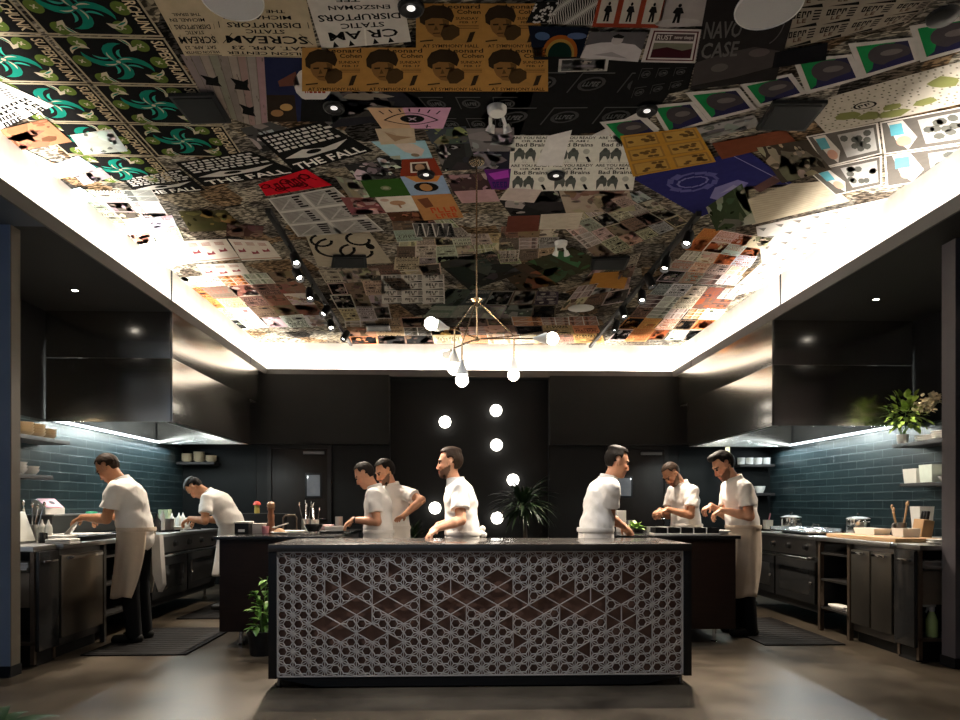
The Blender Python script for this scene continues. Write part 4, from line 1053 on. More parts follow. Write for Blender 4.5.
def sub(q, i, j, nx, ny):
    (a, b, c, d) = [np.array(p, float) for p in q]
    f = lambda u, v: tuple((a * (1 - u) + b * u) * (1 - v) + (d * (1 - u) + c * u) * v)
    return [f(i / nx, j / ny), f((i + 1) / nx, j / ny), f((i + 1) / nx, (j + 1) / ny), f(i / nx, (j + 1) / ny)]
ORD = ['first', 'second', 'third', 'fourth', 'fifth', 'sixth', 'seventh', 'eighth', 'ninth', 'tenth']

# ---- black-and-green grid, upper left (lettering runs away from the camera)
for cx, x0, x1 in ((0, -2.90, -2.27), (1, -2.245, -1.615)):
    for k in range(6):
        y0 = 3.03 + .4455 * k; y1 = y0 + .436; sk = .012 * (k - 2)
        if (cx == 1 and k > 4) or (cx == 0 and k < 1): continue
        poster(None, d_super(k), 'black poster with green squid shapes, %s column, %s from the near edge' % (('left', 'right')[cx], ORD[k - (1 - cx)]), rot=1, lev=2, group='green squid posters', world=[(x0 + sk, y0), (x1 + sk, y0), (x1 + sk + .012, y1), (x0 + sk + .012, y1)])
T = poster
T([(150, -8), (208, -8), (223, 54), (185, 55)], d_scream(1), 'cream upside-down lettered poster, the left one beside the green squid posters', 2, 3, 'cream lettered posters')
T([(207, -14), (303, -14), (320, 57), (222, 55)], d_scream(2), 'cream upside-down lettered poster, the right one beside the torn sheet', 2, 3, 'cream lettered posters')
T([(305, -8), (402, -8), (411, 40), (322, 48)], d_scream(3, torn=True), 'torn pale sheet with broken upside-down lettering, left of the orange portraits', 2, 5)
T([(180, 54), (265, 56), (268, 130), (212, 112)], d_planks(4), 'grey wooden-plank poster with three black flags', 0, 1)
T([(264, 56), (324, 56), (333, 121), (268, 121)], d_player(5), 'dark blue poster of a figure in a white lettered shirt', 0, 2)
for j, (y0, y1, xs) in enumerate(((2, 47, (353, 416, 482, 541)), (46, 90, (302, 363, 424, 485, 548)))):
    for i in range(len(xs) - 1):
        if j == 0 and i == 0: continue
        e = (y1 - y0) * .02
        T([(xs[i] - (j - .5) * 0, y0), (xs[i + 1], y0), (xs[i + 1] - (xs[i + 1] - 457) * .085, y1) if False else (xs[i + 1], y1), (xs[i], y1)], d_cohen(6), 'orange poster with portrait of a curly-haired man, %s row, %s from the left' % (('upper', 'lower')[j], ORD[i - (1 - j)]), 0, 4 + j, 'orange portrait posters')
T([(256, 135), (322, 120), (374, 150), (296, 172)], d_fall(7), 'black poster with slanted white lettering, left of the stacked square sheets', 0, 3)
T([(175, 162), (250, 150), (300, 172), (205, 186)], d_fall(8), 'black poster with slanted white lettering, left of the red sheet', 0, 3)
T([(240, 128), (270, 121), (318, 140), (262, 152)], d_photo(9, DG, (.5, .48, .44), 12), 'dark grey portrait sheet above the black slanted lettering', 0, 2)
T([(258, 183), (306, 168), (332, 184), (266, 195)], d_red(10), 'bright red sheet with dark swirls', 0, 5)
T([(268, 198), (334, 186), (384, 230), (298, 236)], d_pages(11), 'grey sheet of six newspaper pages right of the left track', 0, 4)
T([(178, 210), (226, 209), (246, 229), (190, 231)], d_photo(12, (.05, .045, .02), (.2, .15, .05), 9), 'dark olive landscape picture left of the left track', 0, 5)
T([(227, 222), (264, 225), (262, 236), (226, 235)], d_photo(13, (.06, .03, .025), (.2, .13, .1), 9), 'small dark brown picture touching the olive landscape', 0, 6)
T([(367, 106), (451, 106), (443, 127), (382, 127)], d_eye(14), 'pink poster with a drawn eye and lashes', 0, 6)
T([(375, 127), (414, 126), (416, 141), (381, 143)], d_bird(15), 'tan sheet with a brown bird below the eye poster', 0, 7)
T([(371, 140), (425, 139), (433, 157), (394, 158)], d_sky(16), 'light blue sheet with a pale figure below the bird', 0, 6)
T([(402, 158), (434, 156), (443, 174), (400, 175)], d_redcard(17), 'dark red square with a small framed photo', 0, 6)
T([(400, 175), (443, 174), (451, 192), (411, 194)], d_head(18), 'blue square with an orange-faced dark head', 0, 7)
T([(360, 179), (401, 177), (412, 194), (370, 196)], d_green(19), 'dark green square with a small pale disc', 0, 6)
T([(375, 196), (411, 194), (422, 209), (386, 211)], d_tree(20), 'white square with a small brown tree', 0, 7)
T([(411, 194), (451, 192), (464, 216), (424, 219)], d_orange(21), 'orange square with red lettering', 0, 8)
T([(386, 211), (424, 210), (432, 219), (392, 220)], d_photo(22, (.08, .035, .02), (.3, .12, .07), 8), 'dark brown strip below the white tree square', 0, 6)
T([(344, 164), (378, 160), (398, 176), (358, 180)], d_photo(23, (.03, .03, .03), (.62, .6, .56), 14), 'black-and-white collage square above the green square', 0, 5)
T([(376, 156), (400, 154), (402, 168), (382, 166)], d_photo(24, (.02, .02, .02), (.55, .53, .5), 6), 'small black square with a pale lens', 0, 6)
T([(334, 175), (360, 180), (370, 196), (352, 200)], d_photo(25, (.2, .19, .15), (.45, .42, .34), 10), 'grey-green square left of the dark green square', 0, 4)
T([(340, 196), (372, 197), (388, 212), (352, 214)], d_photo(26, (.2, .07, .07), (.6, .4, .38), 9), 'pinkish-red picture left of the white tree square', 0, 5)
T([(424, 127), (466, 125), (470, 142), (432, 143)], d_photo(27, (.05, .06, .07), (.35, .38, .12), 12), 'yellow and blue patterned sheet right of the bird', 0, 5)
T([(434, 143), (470, 142), (480, 168), (443, 170)], d_photo(28, (.025, .025, .025), (.5, .48, .45), 12), 'black sheet with pale figures right of the framed photo', 0, 5)
T([(466, 127), (514, 126), (515, 150), (472, 150)], d_photo(29, (.16, .15, .15), (.5, .47, .46), 9), 'grey photo with a dark figure under the emergency light', 0, 6)
T([(470, 150), (512, 149), (512, 168), (478, 168)], d_photo(30, (.02, .02, .03), (.42, .4, .42), 12), 'black scratchy photo below the grey photo', 0, 5)
T([(484, 168), (511, 167), (509, 188), (492, 188)], d_purple(31), 'purple sheet left of the white three-figure posters', 0, 7)
T([(445, 174), (486, 172), (494, 192), (454, 194)], d_photo(32, (.05, .03, .03), (.55, .33, .36), 10), 'dark photo with a pink figure right of the blue square', 0, 5)
T([(454, 190), (494, 188), (500, 200), (462, 202)], d_plain((.44, .27, .28), 33), 'dusty pink strip above the newsprint', 0, 6)
Q = [(511, 134), (641, 134), (633, 189), (508, 190)]
for j in range(2):
    for i in range(3): T(sub(Q, i, j, 3, 2), d_trio(34), 'white poster of three dark figures, %s row, %s from the left' % (('upper', 'lower')[j], ORD[i]), 0, 6, 'white three-figure posters')
T([(548, 134), (572, 128), (562, 164), (536, 164)], d_torn(35), 'torn blank white scrap over the three-figure posters', 0, 8)
T([(508, 186), (542, 188), (534, 201), (499, 198)], d_plain((.55, .46, .42), 36), 'pinkish note lying under the three-figure posters', 0, 9)
T([(558, 187), (628, 186), (636, 210), (566, 212)], d_photo(37, (.38, .31, .24), (.16, .08, .06), 14), 'beige sheet with dark leaf shapes under the three-figure posters', 0, 5)
T([(498, 198), (560, 188), (582, 212), (512, 216)], d_photo(38, (.02, .02, .02), (.5, .48, .44), 12), 'black-and-white picture right of the pinkish note', 0, 4)
T([(508, 215), (540, 214), (538, 230), (506, 231)], d_plain((.13, .045, .032), 39), 'brownish-red blank square beside the cream striped sheet', 0, 6)
T([(541, 213), (583, 211), (578, 228), (539, 228)], d_plain((.56, .50, .40), 40), 'cream striped sheet right of the brownish-red square', 0, 7)
# black area and the pictures around it
T([(532, 58), (694, 60), (640, 132), (466, 135)], d_gear(41), 'large black sheet with faint outlined equipment, below the rainbow picture', 0, 1)
T([(400, 89), (535, 89), (520, 135), (446, 135)], d_gear(42), 'large black sheet with faint outlines right of the eye poster', 0, 1)
T([(300, 88), (400, 89), (446, 112), (330, 128)], d_photo(43, (.02, .02, .025), (.3, .28, .28), 14), 'black photo strip between the orange portraits and the eye poster', 0, 1)
T([(528, 24), (590, 26), (580, 58), (534, 58)], d_rainbow(44), 'dark picture of a rainbow arch with two blue clouds', 0, 5)
T([(590, 30), (648, 30), (638, 60), (580, 56)], d_crowd(45), 'black-and-white photo of a man in a white shirt', 0, 6)
T([(559, 57), (609, 56), (607, 69), (558, 70)], d_card(46), 'small white-edged snapshot below the white shirt photo', 0, 7)
T([(536, 0), (560, 0), (552, 22), (526, 21)], d_pebble(47), 'black sheet of white pebble shapes', 0, 5)
T([(558, -4), (606, -2), (594, 24), (550, 22)], d_zebra(48), 'black-and-white sheet of wavy stripes', 0, 5)
T([(600, -10), (668, -8), (660, 26), (592, 25)], d_redmen(49), 'red sheet with cards of standing men', 0, 6)
T([(666, -6), (712, -6), (704, 24), (658, 26)], d_whiteman(50), 'pale sheet with one small dark standing man', 0, 6)
T([(651, 26), (702, 27), (696, 61), (641, 60)], d_rust(51), 'white-framed picture of a red plain with bold title bar', 0, 7)
T([(708, -10), (800, -10), (776, 78), (690, 88)], d_cave(52), 'near-black hand-lettered poster left of the right speaker disc', 0, 7)
T([(640, 60), (695, 62), (688, 88), (624, 104)], d_gear(53), 'small black sheet with faint outlines below the red plain picture', 0, 4)
T([(792, -14), (950, -14), (905, 22), (783, 48)], d_blocks(54), 'beige poster repeating bold black blocks and triangles', 0, 4)
T([(775, 50), (828, 40), (826, 58), (772, 66)], d_plain((.012, .012, .014), 55), 'narrow black strip below the bold block poster', 0, 8)
GC = [((606, 122), (640, 118), (655, 131), (622, 140)), ((656, 106), (690, 103), (703, 119), (670, 130)), ((693, 93), (736, 89), (750, 106), (712, 116)), ((747, 84), (788, 75), (800, 91), (761, 102)), ((800, 60), (847, 56), (856, 75), (811, 88)), ((856, 44), (908, 39), (914, 57), (867, 72)), ((918, 26), (976, 16), (986, 38), (927, 55))]
GC = [[tuple(np.mean(np.array(q), 0) + 1.26 * (np.array(p) - np.mean(np.array(q), 0))) for p in q] for q in GC]
for i, q in enumerate(GC): T(q, d_gcorner(56), 'white poster with green corner and dark dome, %s in the slanting row from the left' % ORD[i], 0, 6, 'green-cornered posters')
T([(560, 150), (640, 110), (660, 128), (600, 150)], PD((.60, .57, .54)).scrib('19-7-84', .3, .35, .9, .8, (.36, .03, .02)), 'white sheet with red handwriting left of the green-cornered row', 0, 5)
Q = [(620, 134), (696, 125), (716, 160), (633, 175)]
for j in range(3):
    for i in range(2): T([tuple(p) for p in sub(Q, i, j, 2, 3)], d_gold(57 + j), 'golden framed picture, %s row from the top, %s column' % (ORD[j], ('left', 'right')[i]), 0, 8, 'golden framed pictures')
T([(632, 177), (746, 148), (792, 182), (700, 216)], d_navy(58), 'large navy poster with lavender swirls', 0, 5)
T([(712, 142), (785, 128), (796, 140), (722, 158)], d_plain((.17, .055, .028), 59), 'rust-brown sheet above the navy poster', 0, 6)
T([(690, 128), (754, 113), (760, 124), (702, 139)], d_photo(60, (.30, .29, .28), (.05, .05, .05), 8), 'grey oval photo left of the square black speaker', 0, 7)
T([(756, 146), (806, 138), (832, 168), (782, 182)], d_photo(61, (.05, .04, .03), (.55, .45, .36), 18), 'black poster of jumbled machine parts', 0, 7)
T([(706, 206), (742, 182), (756, 222), (716, 230)], d_photo(62, (.035, .05, .025), (.3, .34, .25), 9), 'dark green picture below the navy poster', 0, 6)
T([(742, 186), (826, 180), (850, 200), (752, 224)], d_plain((.46, .40, .30), 63), 'blank tan newsprint sheet below the machine parts', 0, 5)
T([(800, 104), (960, 60), (1010, 92), (826, 132)], d_dots(64), 'cream dotted map sheet with olive shapes', 0, 4)
T([(806, 135), (878, 121), (882, 152), (826, 166)], d_teal(65), 'grey photo sheet with teal card, upper left of its four', 0, 6, 'grey photo sheets with teal cards')
T([(880, 121), (968, 104), (990, 138), (884, 153)], d_teal(66), 'grey photo sheet with teal card, upper right of its four', 0, 6, 'grey photo sheets with teal cards')
T([(808, 170), (882, 154), (882, 184), (836, 194)], d_teal(67), 'grey photo sheet with teal card, lower left of its four', 0, 6, 'grey photo sheets with teal cards')
T([(884, 154), (990, 139), (1000, 168), (886, 186)], d_teal(68), 'grey photo sheet with teal card, lower right of its four', 0, 6, 'grey photo sheets with teal cards')
Q = [(756, 226), (940, 186), (990, 200), (762, 262)]
T(Q, d_tris(69), 'bright white sheet of small dark triangles near the right lip', 0, 3)
T([(762, 262), (990, 200), (1000, 218), (720, 300)], d_tris(70), 'bright white triangle sheet, the lower one along the right lip', 0, 2)
# left cove side
T([(-30, 84), (0, 80), (54, 104), (0, 128)], d_flyer((.66, .64, .60), K, 71), 'white sheet of black handwriting at the left edge of the ceiling', 0, 6)
T([(0, 128), (46, 117), (72, 140), (14, 150)], d_photo(72, (.32, .15, .08), (.15, .06, .04), 8), 'brown-orange picture below the handwritten sheet', 0, 7)
T([(-12, 140), (20, 146), (60, 165), (0, 168)], d_plain((.46, .58, .47), 73), 'pale green sheet at the left lip', 0, 5)
T([(8, 166), (40, 157), (86, 172), (30, 184)], PD((.62, .34, .20)).rect(.15, .2, .85, .8, (.74, .68, .6)).rect(.3, .35, .7, .65, (.3, .27, .24), 2).rect(.35, .42, .65, .58, (.74, .7, .64), 3), 'white sheet with thick orange outline near the left lip', 0, 6)
T([(48, 165), (78, 154), (96, 166), (72, 176)], d_plain((.38, .45, .58), 74), 'pale blue sheet near the left lip', 0, 7)
T([(72, 172), (100, 166), (112, 176), (84, 184)], d_photo(75, (.25, .22, .24), (.5, .45, .46), 8), 'grey-mauve picture right of the pale blue sheet', 0, 6)
T([(40, 196), (80, 186), (98, 198), (60, 208)], d_plain((.40, .58, .64), 76), 'pale turquoise sheet at the left lip', 0, 6)
T([(70, 134), (112, 128), (128, 150), (84, 154)], d_photo(77, (.4, .43, .38), (.6, .6, .55), 8), 'pale grey-green picture beside the green squid posters', 0, 4)
T([(120, 178), (180, 168), (206, 190), (140, 196)], d_fall(78), 'black lettered sheet below the green squid posters', 0, 2)
for i, (q, s) in enumerate((([(182, 240), (226, 238), (240, 258), (196, 262)], 79), ([(228, 238), (268, 240), (282, 258), (242, 260)], 80), ([(196, 264), (242, 262), (252, 276), (206, 278)], 81))):
    T(q, d_shoes(s), 'cream sheet of small dark red shoes, %s of three left of the left track' % ORD[i], 0, 5, 'shoe sheets')
T([(303, 228), (366, 226), (392, 262), (318, 266)], d_splat(82), 'tan sheet of looping black brush strokes right of the left track', 0, 4)
T([(381, 274), (444, 273), (445, 303), (382, 303)], d_blocks(83, 3, 4, (.62, .59, .53), 'MOJO'), 'white sheet repeating bold black blocks near the hanging lamp', 0, 6)
T([(437, 262), (492, 250), (522, 272), (470, 290)], d_photo(84, (.025, .027, .025), (.07, .075, .06), 8), 'dark slate sheet beside the hanging rod', 0, 5)
T([(524, 262), (572, 246), (604, 262), (556, 282)], d_photo(85, (.05, .05, .03), (.06, .17, .07), 9), 'dark sheet with green diamonds near the second emergency light', 0, 5)
T([(496, 268), (530, 262), (560, 284), (520, 290)], d_photo(86, (.06, .045, .03), (.2, .1, .04), 9), 'brown striped sheet left of the green diamonds', 0, 4)
T([(594, 272), (630, 270), (624, 288), (588, 286)], d_plain((.46, .22, .05), 87), 'plain orange sheet beside the right track', 0, 6)
T([(412, 222), (452, 222), (456, 236), (416, 236)], d_pages(88, 4, 1, (.05, .05, .05)), 'black barred sheet among the newsprint left of the hanging rod', 0, 6)
# ---- clusters of smaller sheets
def cluster(Q, nx, ny, pal, desc, seed, lev=2, jit=.06, inks=(K, (.07, .06, .05))):
    r = rr(seed)
    for j in range(ny):
        for i in range(nx):
            q = sub(Q, i, j, nx, ny)
            c = np.mean(np.array(q), 0)
            sc = r.uniform(.90, 1.18); a = r.uniform(-jit, jit) * 2
            q2 = []
            for p in q:
                dx, dy = (p[0] - c[0]) * sc, (p[1] - c[1]) * sc
                q2.append((c[0] + dx + r.uniform(-1, 1) * jit * 14, c[1] + dy + r.uniform(-1, 1) * jit * 8))
            cn, col = r.choice(pal); col = rcol(col, r, .18); kind = r.choice((0, 1, 1, 2, 3)); ink = r.choice(inks)
            if kind == 0: d, kn = d_photo(seed * 100 + i * 10 + j, col, ink, 10), 'picture'
            elif kind == 1: d, kn = d_flyer(col, ink, seed * 77 + i * 9 + j), 'lettered flyer'
            elif kind == 2: d, kn = d_pages(seed * 31 + i + j * 7, r.choice((1, 2)), r.choice((2, 3)), col), 'page of print'
            else: d, kn = d_photo(seed * 100 + i * 10 + j, ink, col, 12, col), 'framed picture'
            T(q2, d, '%s %s, %s in %s row, %s' % (cn, kn, ORD[i], ORD[j], desc), r.choice((0, 0, 2)), lev + (i + 2 * j) % 5)
BEI = [('beige', (.52, .45, .34)), ('grey', (.38, .36, .31)), ('tan', (.46, .38, .27)), ('brown', (.20, .14, .10))]
PAL = [('cream', (.62, .56, .46)), ('white', (.70, .66, .60)), ('tan', (.48, .40, .30)), ('brown', (.18, .11, .08)), ('grey', (.30, .28, .26))]
POS = [('white', (.68, .64, .58)), ('cream', (.60, .50, .38)), ('orange', (.52, .20, .07)), ('brown', (.14, .09, .07)), ('grey', (.34, .31, .28))]
cluster([(548, 214), (640, 190), (690, 222), (600, 258)], 6, 4, BEI, 'left of the right track', 101)
cluster([(400, 236), (505, 232), (522, 262), (396, 268)], 6, 3, BEI + [('cream', (.5, .45, .34))], 'behind the hanging rod', 102)
cluster([(600, 262), (640, 252), (625, 300), (560, 310)], 3, 4, BEI, 'by the far right track', 103)
cluster([(448, 290), (560, 290), (556, 318), (420, 320)], 5, 2, [('dark grey', (.07, .07, .065)), ('brown', (.11, .08, .06)), ('grey', (.22, .21, .19))], 'above the hanging lamp', 104, inks=(K, (.3, .28, .24)))
cluster([(346, 318), (596, 316), (604, 342), (350, 344)], 9, 3, [('brown', (.30, .19, .12)), ('tan', (.45, .33, .22)), ('orange', (.45, .24, .10)), ('dark brown', (.10, .075, .06))], 'at the far end', 105)
cluster([(705, 228), (770, 238), (735, 285), (658, 280)], 4, 5, POS, 'right of the right track', 106, inks=(K, (.3, .08, .03)))
cluster([(658, 283), (742, 288), (700, 340), (608, 340)], 5, 5, POS, 'far right of the right track', 107, inks=(K, (.3, .08, .03)))
cluster([(140, 280), (292, 270), (330, 325), (210, 330)], 6, 5, PAL + [('orange', (.6, .2, .06))], 'left of the left track', 108, inks=(K, (.2, .08, .06)))
cluster([(318, 270), (378, 268), (392, 318), (346, 320)], 3, 4, BEI, 'right of the left track', 109)
cluster([(110, 222), (172, 214), (196, 262), (150, 270)], 2, 4, [('white', (.74, .71, .66)), ('pale blue', (.5, .58, .64)), ('cream', (.66, .6, .5))], 'along the left lip', 110, inks=((.3, .27, .25), (.45, .2, .15)))
cluster([(392, 220), (452, 218), (470, 236), (398, 240)], 3, 2, BEI + [('cream', (.5, .45, .34))], 'by the black barred sheet', 111)
cluster([(446, 300), (398, 302), (345, 268), (440, 262)], 4, 3, BEI, 'around the white block sheet', 112)
cluster([(500, 226), (560, 226), (556, 256), (500, 262)], 3, 3, BEI + [('cream', (.5, .45, .34))], 'below the brownish-red square', 113)
cluster([(575, 158), (640, 150), (640, 140), (600, 146)], 2, 1, [('white', (.6, .57, .54))], 'above the golden pictures', 114) if False else None
cluster([(64, 190), (150, 190), (172, 222), (100, 222)], 3, 3, [('white', (.7, .67, .62)), ('cream', (.62, .54, .44)), ('grey', (.3, .29, .28))], 'below the green squid posters', 115, 1)
# ================================================================== SMALL THINGS
GRP = {}
def cache(kind, make, loc, label, cat, group=None, rotz=0, scale=None):
    """first call builds the thing at the origin, later calls copy it"""
    if kind not in GRP:
        t = thing(kind.split('|')[0], label, cat, (0, 0, 0), group, world=False); ORG[t] = Vector(); make(t); GRP[kind] = t
        t.location = loc; t.rotation_euler = (0, 0, rotz)
        if scale: t.scale = scale
        return t
    return dup(GRP[kind], loc, label, rotz, group, scale or (1, 1, 1))
M_green = pm('pale_green_plastic', (.50, .62, .42), .4, var=.05)
M_pink = pm('pink_plastic', (.70, .30, .36), .5, var=.08)
M_redcap = pm('red_plastic', (.55, .06, .04), .4, var=.08)
M_yel = pm('yellow_plastic', (.55, .42, .10), .4, var=.08)
M_woodb = pm('board_wood', (.42, .26, .13), .5, var=.25, scale=6, stretch=(8, 1, 1))
M_woodp = pm('mill_wood', (.20, .075, .03), .35, var=.25, scale=5, stretch=(8, 8, 1))
M_tanb = pm('tan_stoneware', (.50, .40, .26), .45, var=.1)
M_food = pm('orange_crumb', (.55, .33, .18), .8, var=.3, scale=60, bump=.4)
M_spray = pm('green_liquid', (.42, .55, .22), .25, var=.05)
M_bluesteel = pm('griddle_steel', (.55, .60, .64), .25, 1, var=.05)
M_clothp = pm('pink_cloth', (.70, .48, .46), .9, var=.12, scale=30, bump=.3)
def mk_squeeze(t):
    MB().lathe([(0, 0), (.03, 0), (.032, .006), (.032, .12), (.026, .135), (0, .137)], seg=16).build('bottle', M_offwhite, t)
    MB().lathe([(.0, .195), (.004, .195), (.012, .16), (.024, .145), (.027, .13), (.0, .128)], seg=14).build('nozzle', M_white, t)
def mk_bowl(r, h, m):
    def f(t): MB().lathe([(0, 0), (r * .55, 0), (r * .6, .006), (r * .9, h * .6), (r, h), (r * .96, h), (r * .85, h * .62), (r * .5, .012), (0, .012)], seg=24).build('bowl', m, t)
    return f
def mk_plate(r, m):
    def f(t): MB().lathe([(0, 0), (r * .6, 0), (r * .95, .014), (r, .018), (r * .96, .020), (r * .6, .006), (0, .006)], seg=28).build('plate', m, t)
    return f
def mk_box(w, d, h, m, lid=None, taper=.9):
    def f(t):
        b = MB()
        for z0, z1, s0, s1 in ((0, h, taper, 1),):
            pts = lambda s, z: [(-w / 2 * s, -d / 2 * s, z), (w / 2 * s, -d / 2 * s, z), (w / 2 * s, d / 2 * s, z), (-w / 2 * s, d / 2 * s, z)]
            o0, o1, i1, i0 = pts(s0, 0), pts(s1, h), pts(s1 * .93, h), pts(s0 * .93, .01)
            R = [[b.bm.verts.new(p) for p in r_] for r_ in (o0, o1, i1, i0)]
            for a_, c_ in zip(R, R[1:]):
                for k in range(4): b.bm.faces.new((a_[k], a_[(k + 1) % 4], c_[(k + 1) % 4], c_[k]))
            b.bm.faces.new(R[0][::-1]); b.bm.faces.new(R[3])
        b.build('tub', m, t, smooth=20)
        if lid: MB().box(-w / 2 - .004, w / 2 + .004, -d / 2 - .004, d / 2 + .004, h, h + .012, bev=.004).build('lid', lid, t)
    return f
def mk_crock(r, h, m, n=4, um=None):
    def f(t):
        MB().lathe([(0, 0), (r * .92, 0), (r, .006), (r, h), (r * .92, h), (r * .9, .01), (0, .01)], seg=20).build('crock', m, t)
        rg = random.Random(int(r * 1e4))
        for k in range(n):
            a = 2 * PI * k / n + .4; tx, ty = math.cos(a) * r * rg.uniform(1.0, 1.7), math.sin(a) * r * rg.uniform(1.0, 1.7); L = h * rg.uniform(1.6, 2.2)
            u = MB().tube([(math.cos(a) * r * .3, math.sin(a) * r * .3, .015), (tx, ty, L)], [.005, .006], 8)
            u.sphere((tx * 1.06, ty * 1.06, L + .02), .018, 8, sc=(.5, 1, 1.3)); u.build('utensil', um or (M_chrome if k % 2 else M_woodb), t)
    return f
def mk_pot(r, h):
    def f(t):
        MB().lathe([(0, 0), (r * .97, 0), (r, .008), (r, h), (r * 1.03, h + .004), (r * .96, h), (r * .96, .012), (0, .012)], seg=26).build('pot', M_chrome, t)
        l = MB().lathe([(r * 1.03, h + .004), (r, h + .012), (r * .5, h + .028), (0, h + .032)], seg=26).build('lid', M_steel, t)
        MB().lathe([(.008, h + .03), (.008, h + .05), (.02, h + .056), (.018, h + .066), (0, h + .068)], seg=12).build('lid_knob', M_iron, l)
        for s in (-1, 1): MB().tube([(-.04, s * r * .98, h * .82), (-.035, s * (r + .04), h * .85), (.035, s * (r + .04), h * .85), (.04, s * r * .98, h * .82)], .006, 8).build('handle', M_chrome, t)
    return f
def mk_cloth(w, d, h, m, n=3):
    def f(t):
        b = MB(); rg = random.Random(int(w * 999))
        for k in range(n):
            z = h * k / n; o = rg.uniform(-.012, .012)
            b.box(-w / 2 + o, w / 2 + o, -d / 2 - o, d / 2 - o, z, z + h / n * .96, bev=h / n * .4)
        b.build('folds', m, t)
    return f
one = lambda name, label, cat, P, mk, rotz=0, group=None: cache(name + '|' + label, mk, P, label, cat, group, rotz)
def on(px, Y, z=.93): p = atY(px, 530, Y); return Vector((p.x, Y, z))
def onX(px, X, z=.93): p = atX(px, 530, X); return Vector((X, p.y, z))
# ---- left worktop
one('utensil_crock', 'steel crock of utensils at the near end of the left worktop', 'utensil crock', on(32, 6.07), mk_crock(.055, .15, M_steel, 5, M_chrome))
def mk_lean(t): MB().box(-.012, .012, -.13, .13, 0, .26, bev=.006, M=Matrix.Rotation(-.35, 4, 'Y')).build('board', M_offwhite, t)
one('cutting_board', 'white cutting board leaning at the near end of the left worktop', 'cutting board', on(25, 5.84, .945), mk_lean)
cache('squeeze_bottle', mk_squeeze, on(42, 6.05), 'white squeeze bottle on the left worktop, left one of the pair behind the towels', 'bottle', 'white squeeze bottles')
cache('squeeze_bottle', mk_squeeze, on(48.5, 6.06), 'white squeeze bottle on the left worktop, right one of the pair behind the towels', 'bottle', 'white squeeze bottles')
one('jar', 'small black jar before the pair of white squeeze bottles', 'jar', on(43, 5.93), lambda t: MB().lathe([(0, 0), (.032, 0), (.034, .01), (.034, .08), (.028, .088), (0, .09)], seg=16).build('body', M_blackgloss, t))
one('folded_towel', 'folded white towels on the left worktop, nearest the camera', 'towel', on(61, 6.03), mk_cloth(.20, .16, .06, M_cloth))
one('folded_towel', 'folded white towel behind the stack of towels on the left worktop', 'towel', on(63, 5.84), mk_cloth(.20, .16, .04, M_cloth, 2))
one('sheet_tray', 'dark sheet tray under the hands of the cook in beige apron', 'tray', (-3.50, 6.50, .932), lambda t: MB().box(-.24, .24, -.34, .34, 0, .03, bev=.008).box(-.27, .27, -.36, .36, .03, .042, bev=.004).build('tray', M_iron, t))
one('paper_sheet', 'white paper lying on the dark sheet tray', 'paper', (-3.50, 6.62, .975), lambda t: MB().box(-.18, .18, -.22, .22, 0, .006).build('sheet', M_white, t))
p_ = one('plate', 'white plate held up by the cook in beige apron', 'plate', (-3.46, 6.36, 1.04), mk_plate(.13, M_white)); p_.rotation_euler = (.25, -.9, 0); p_.location = (-3.44, 6.34, .99)
# ---- shelf above the left range back, with printer
ts = thing('range_shelf', 'steel shelf with side panel behind the left range, holding a pink pad', 'shelf', (-4.1, 8.2, .93))
MB().box(-4.28, -3.98, 7.05, 9.4, 1.135, 1.15, bev=.003).build('shelf_board', M_steel, ts)
MB().box(-4.28, -4.0, 7.05, 7.07, .932, 1.135).build('side_panel', M_steel_dk, ts, smooth=0)
MB().box(-4.28, -4.26, 7.07, 9.4, .932, 1.135).build('back_panel', M_steel_dk, ts, smooth=0)
def mk_printer(t):
    MB().prism([(-.09, -.11, 0), (.09, -.11, 0), (.09, -.11, .06), (-.04, -.11, .15), (-.09, -.11, .15)], (0, .22, 0)).build('housing', M_white, t, smooth=0)
    MB().prism([(.088, -.10, .066), (-.036, -.10, .153), (-.036, -.10, .158), (.088, -.10, .071)], (0, .20, 0)).build('pink_pad', M_pink, t, smooth=0)
    MB().lathe([(.03, 0), (.03, .004), (0, .005)], (.02, .02, .115), axis=(.57, 0, .82), seg=8).build('black_mark', M_iron, t)
one('ticket_printer', 'small white machine with a pink sloping top on the shelf behind the left range', 'printer', (-4.13, 7.22, 1.152), mk_printer, rotz=-.35)
one('food_cover', 'small bright green lid on the shelf behind the left range', 'lid', (-4.1, 8.0, 1.152), lambda t: MB().lathe([(0, 0), (.06, 0), (.06, .018), (.0, .022)], seg=18).build('disc', pm('bright_green', (.05, .45, .22), .4), t))
# ---- left range top
for k, (px, X, lab) in enumerate(((172, -3.5, 'left'), (179, -3.55, 'middle'), (183, -3.6, 'right'))):
    cache('squeeze_bottle', mk_squeeze, onX(px, X, .952), 'white squeeze bottle on the left range, %s one of three' % lab, 'bottle', 'white squeeze bottles')
one('bottle', 'tall black bottle on the left range beside the steel tin', 'bottle', onX(157, -3.42, .952), lambda t: MB().lathe([(0, 0), (.04, 0), (.042, .01), (.042, .11), (.016, .15), (.014, .19), (0, .19)], seg=16).build('glass', M_blackgloss, t))
one('bottle', 'slim white bottle on the left range between black bottle and tin', 'bottle', onX(162.5, -3.42, .952), lambda t: MB().lathe([(0, 0), (.026, 0), (.028, .01), (.028, .17), (.012, .20), (.01, .23), (0, .23)], seg=16).build('body', M_white, t))
one('steel_tin', 'square steel tin on the left range', 'tin', onX(168, -3.40, .952), mk_box(.10, .10, .13, M_steel_dk, taper=1))
q = onX(165, -3.62, .952)
one('container_base', 'white tub on the left range under the pale green tubs', 'tub', q, mk_box(.13, .13, .10, M_white, M_white))
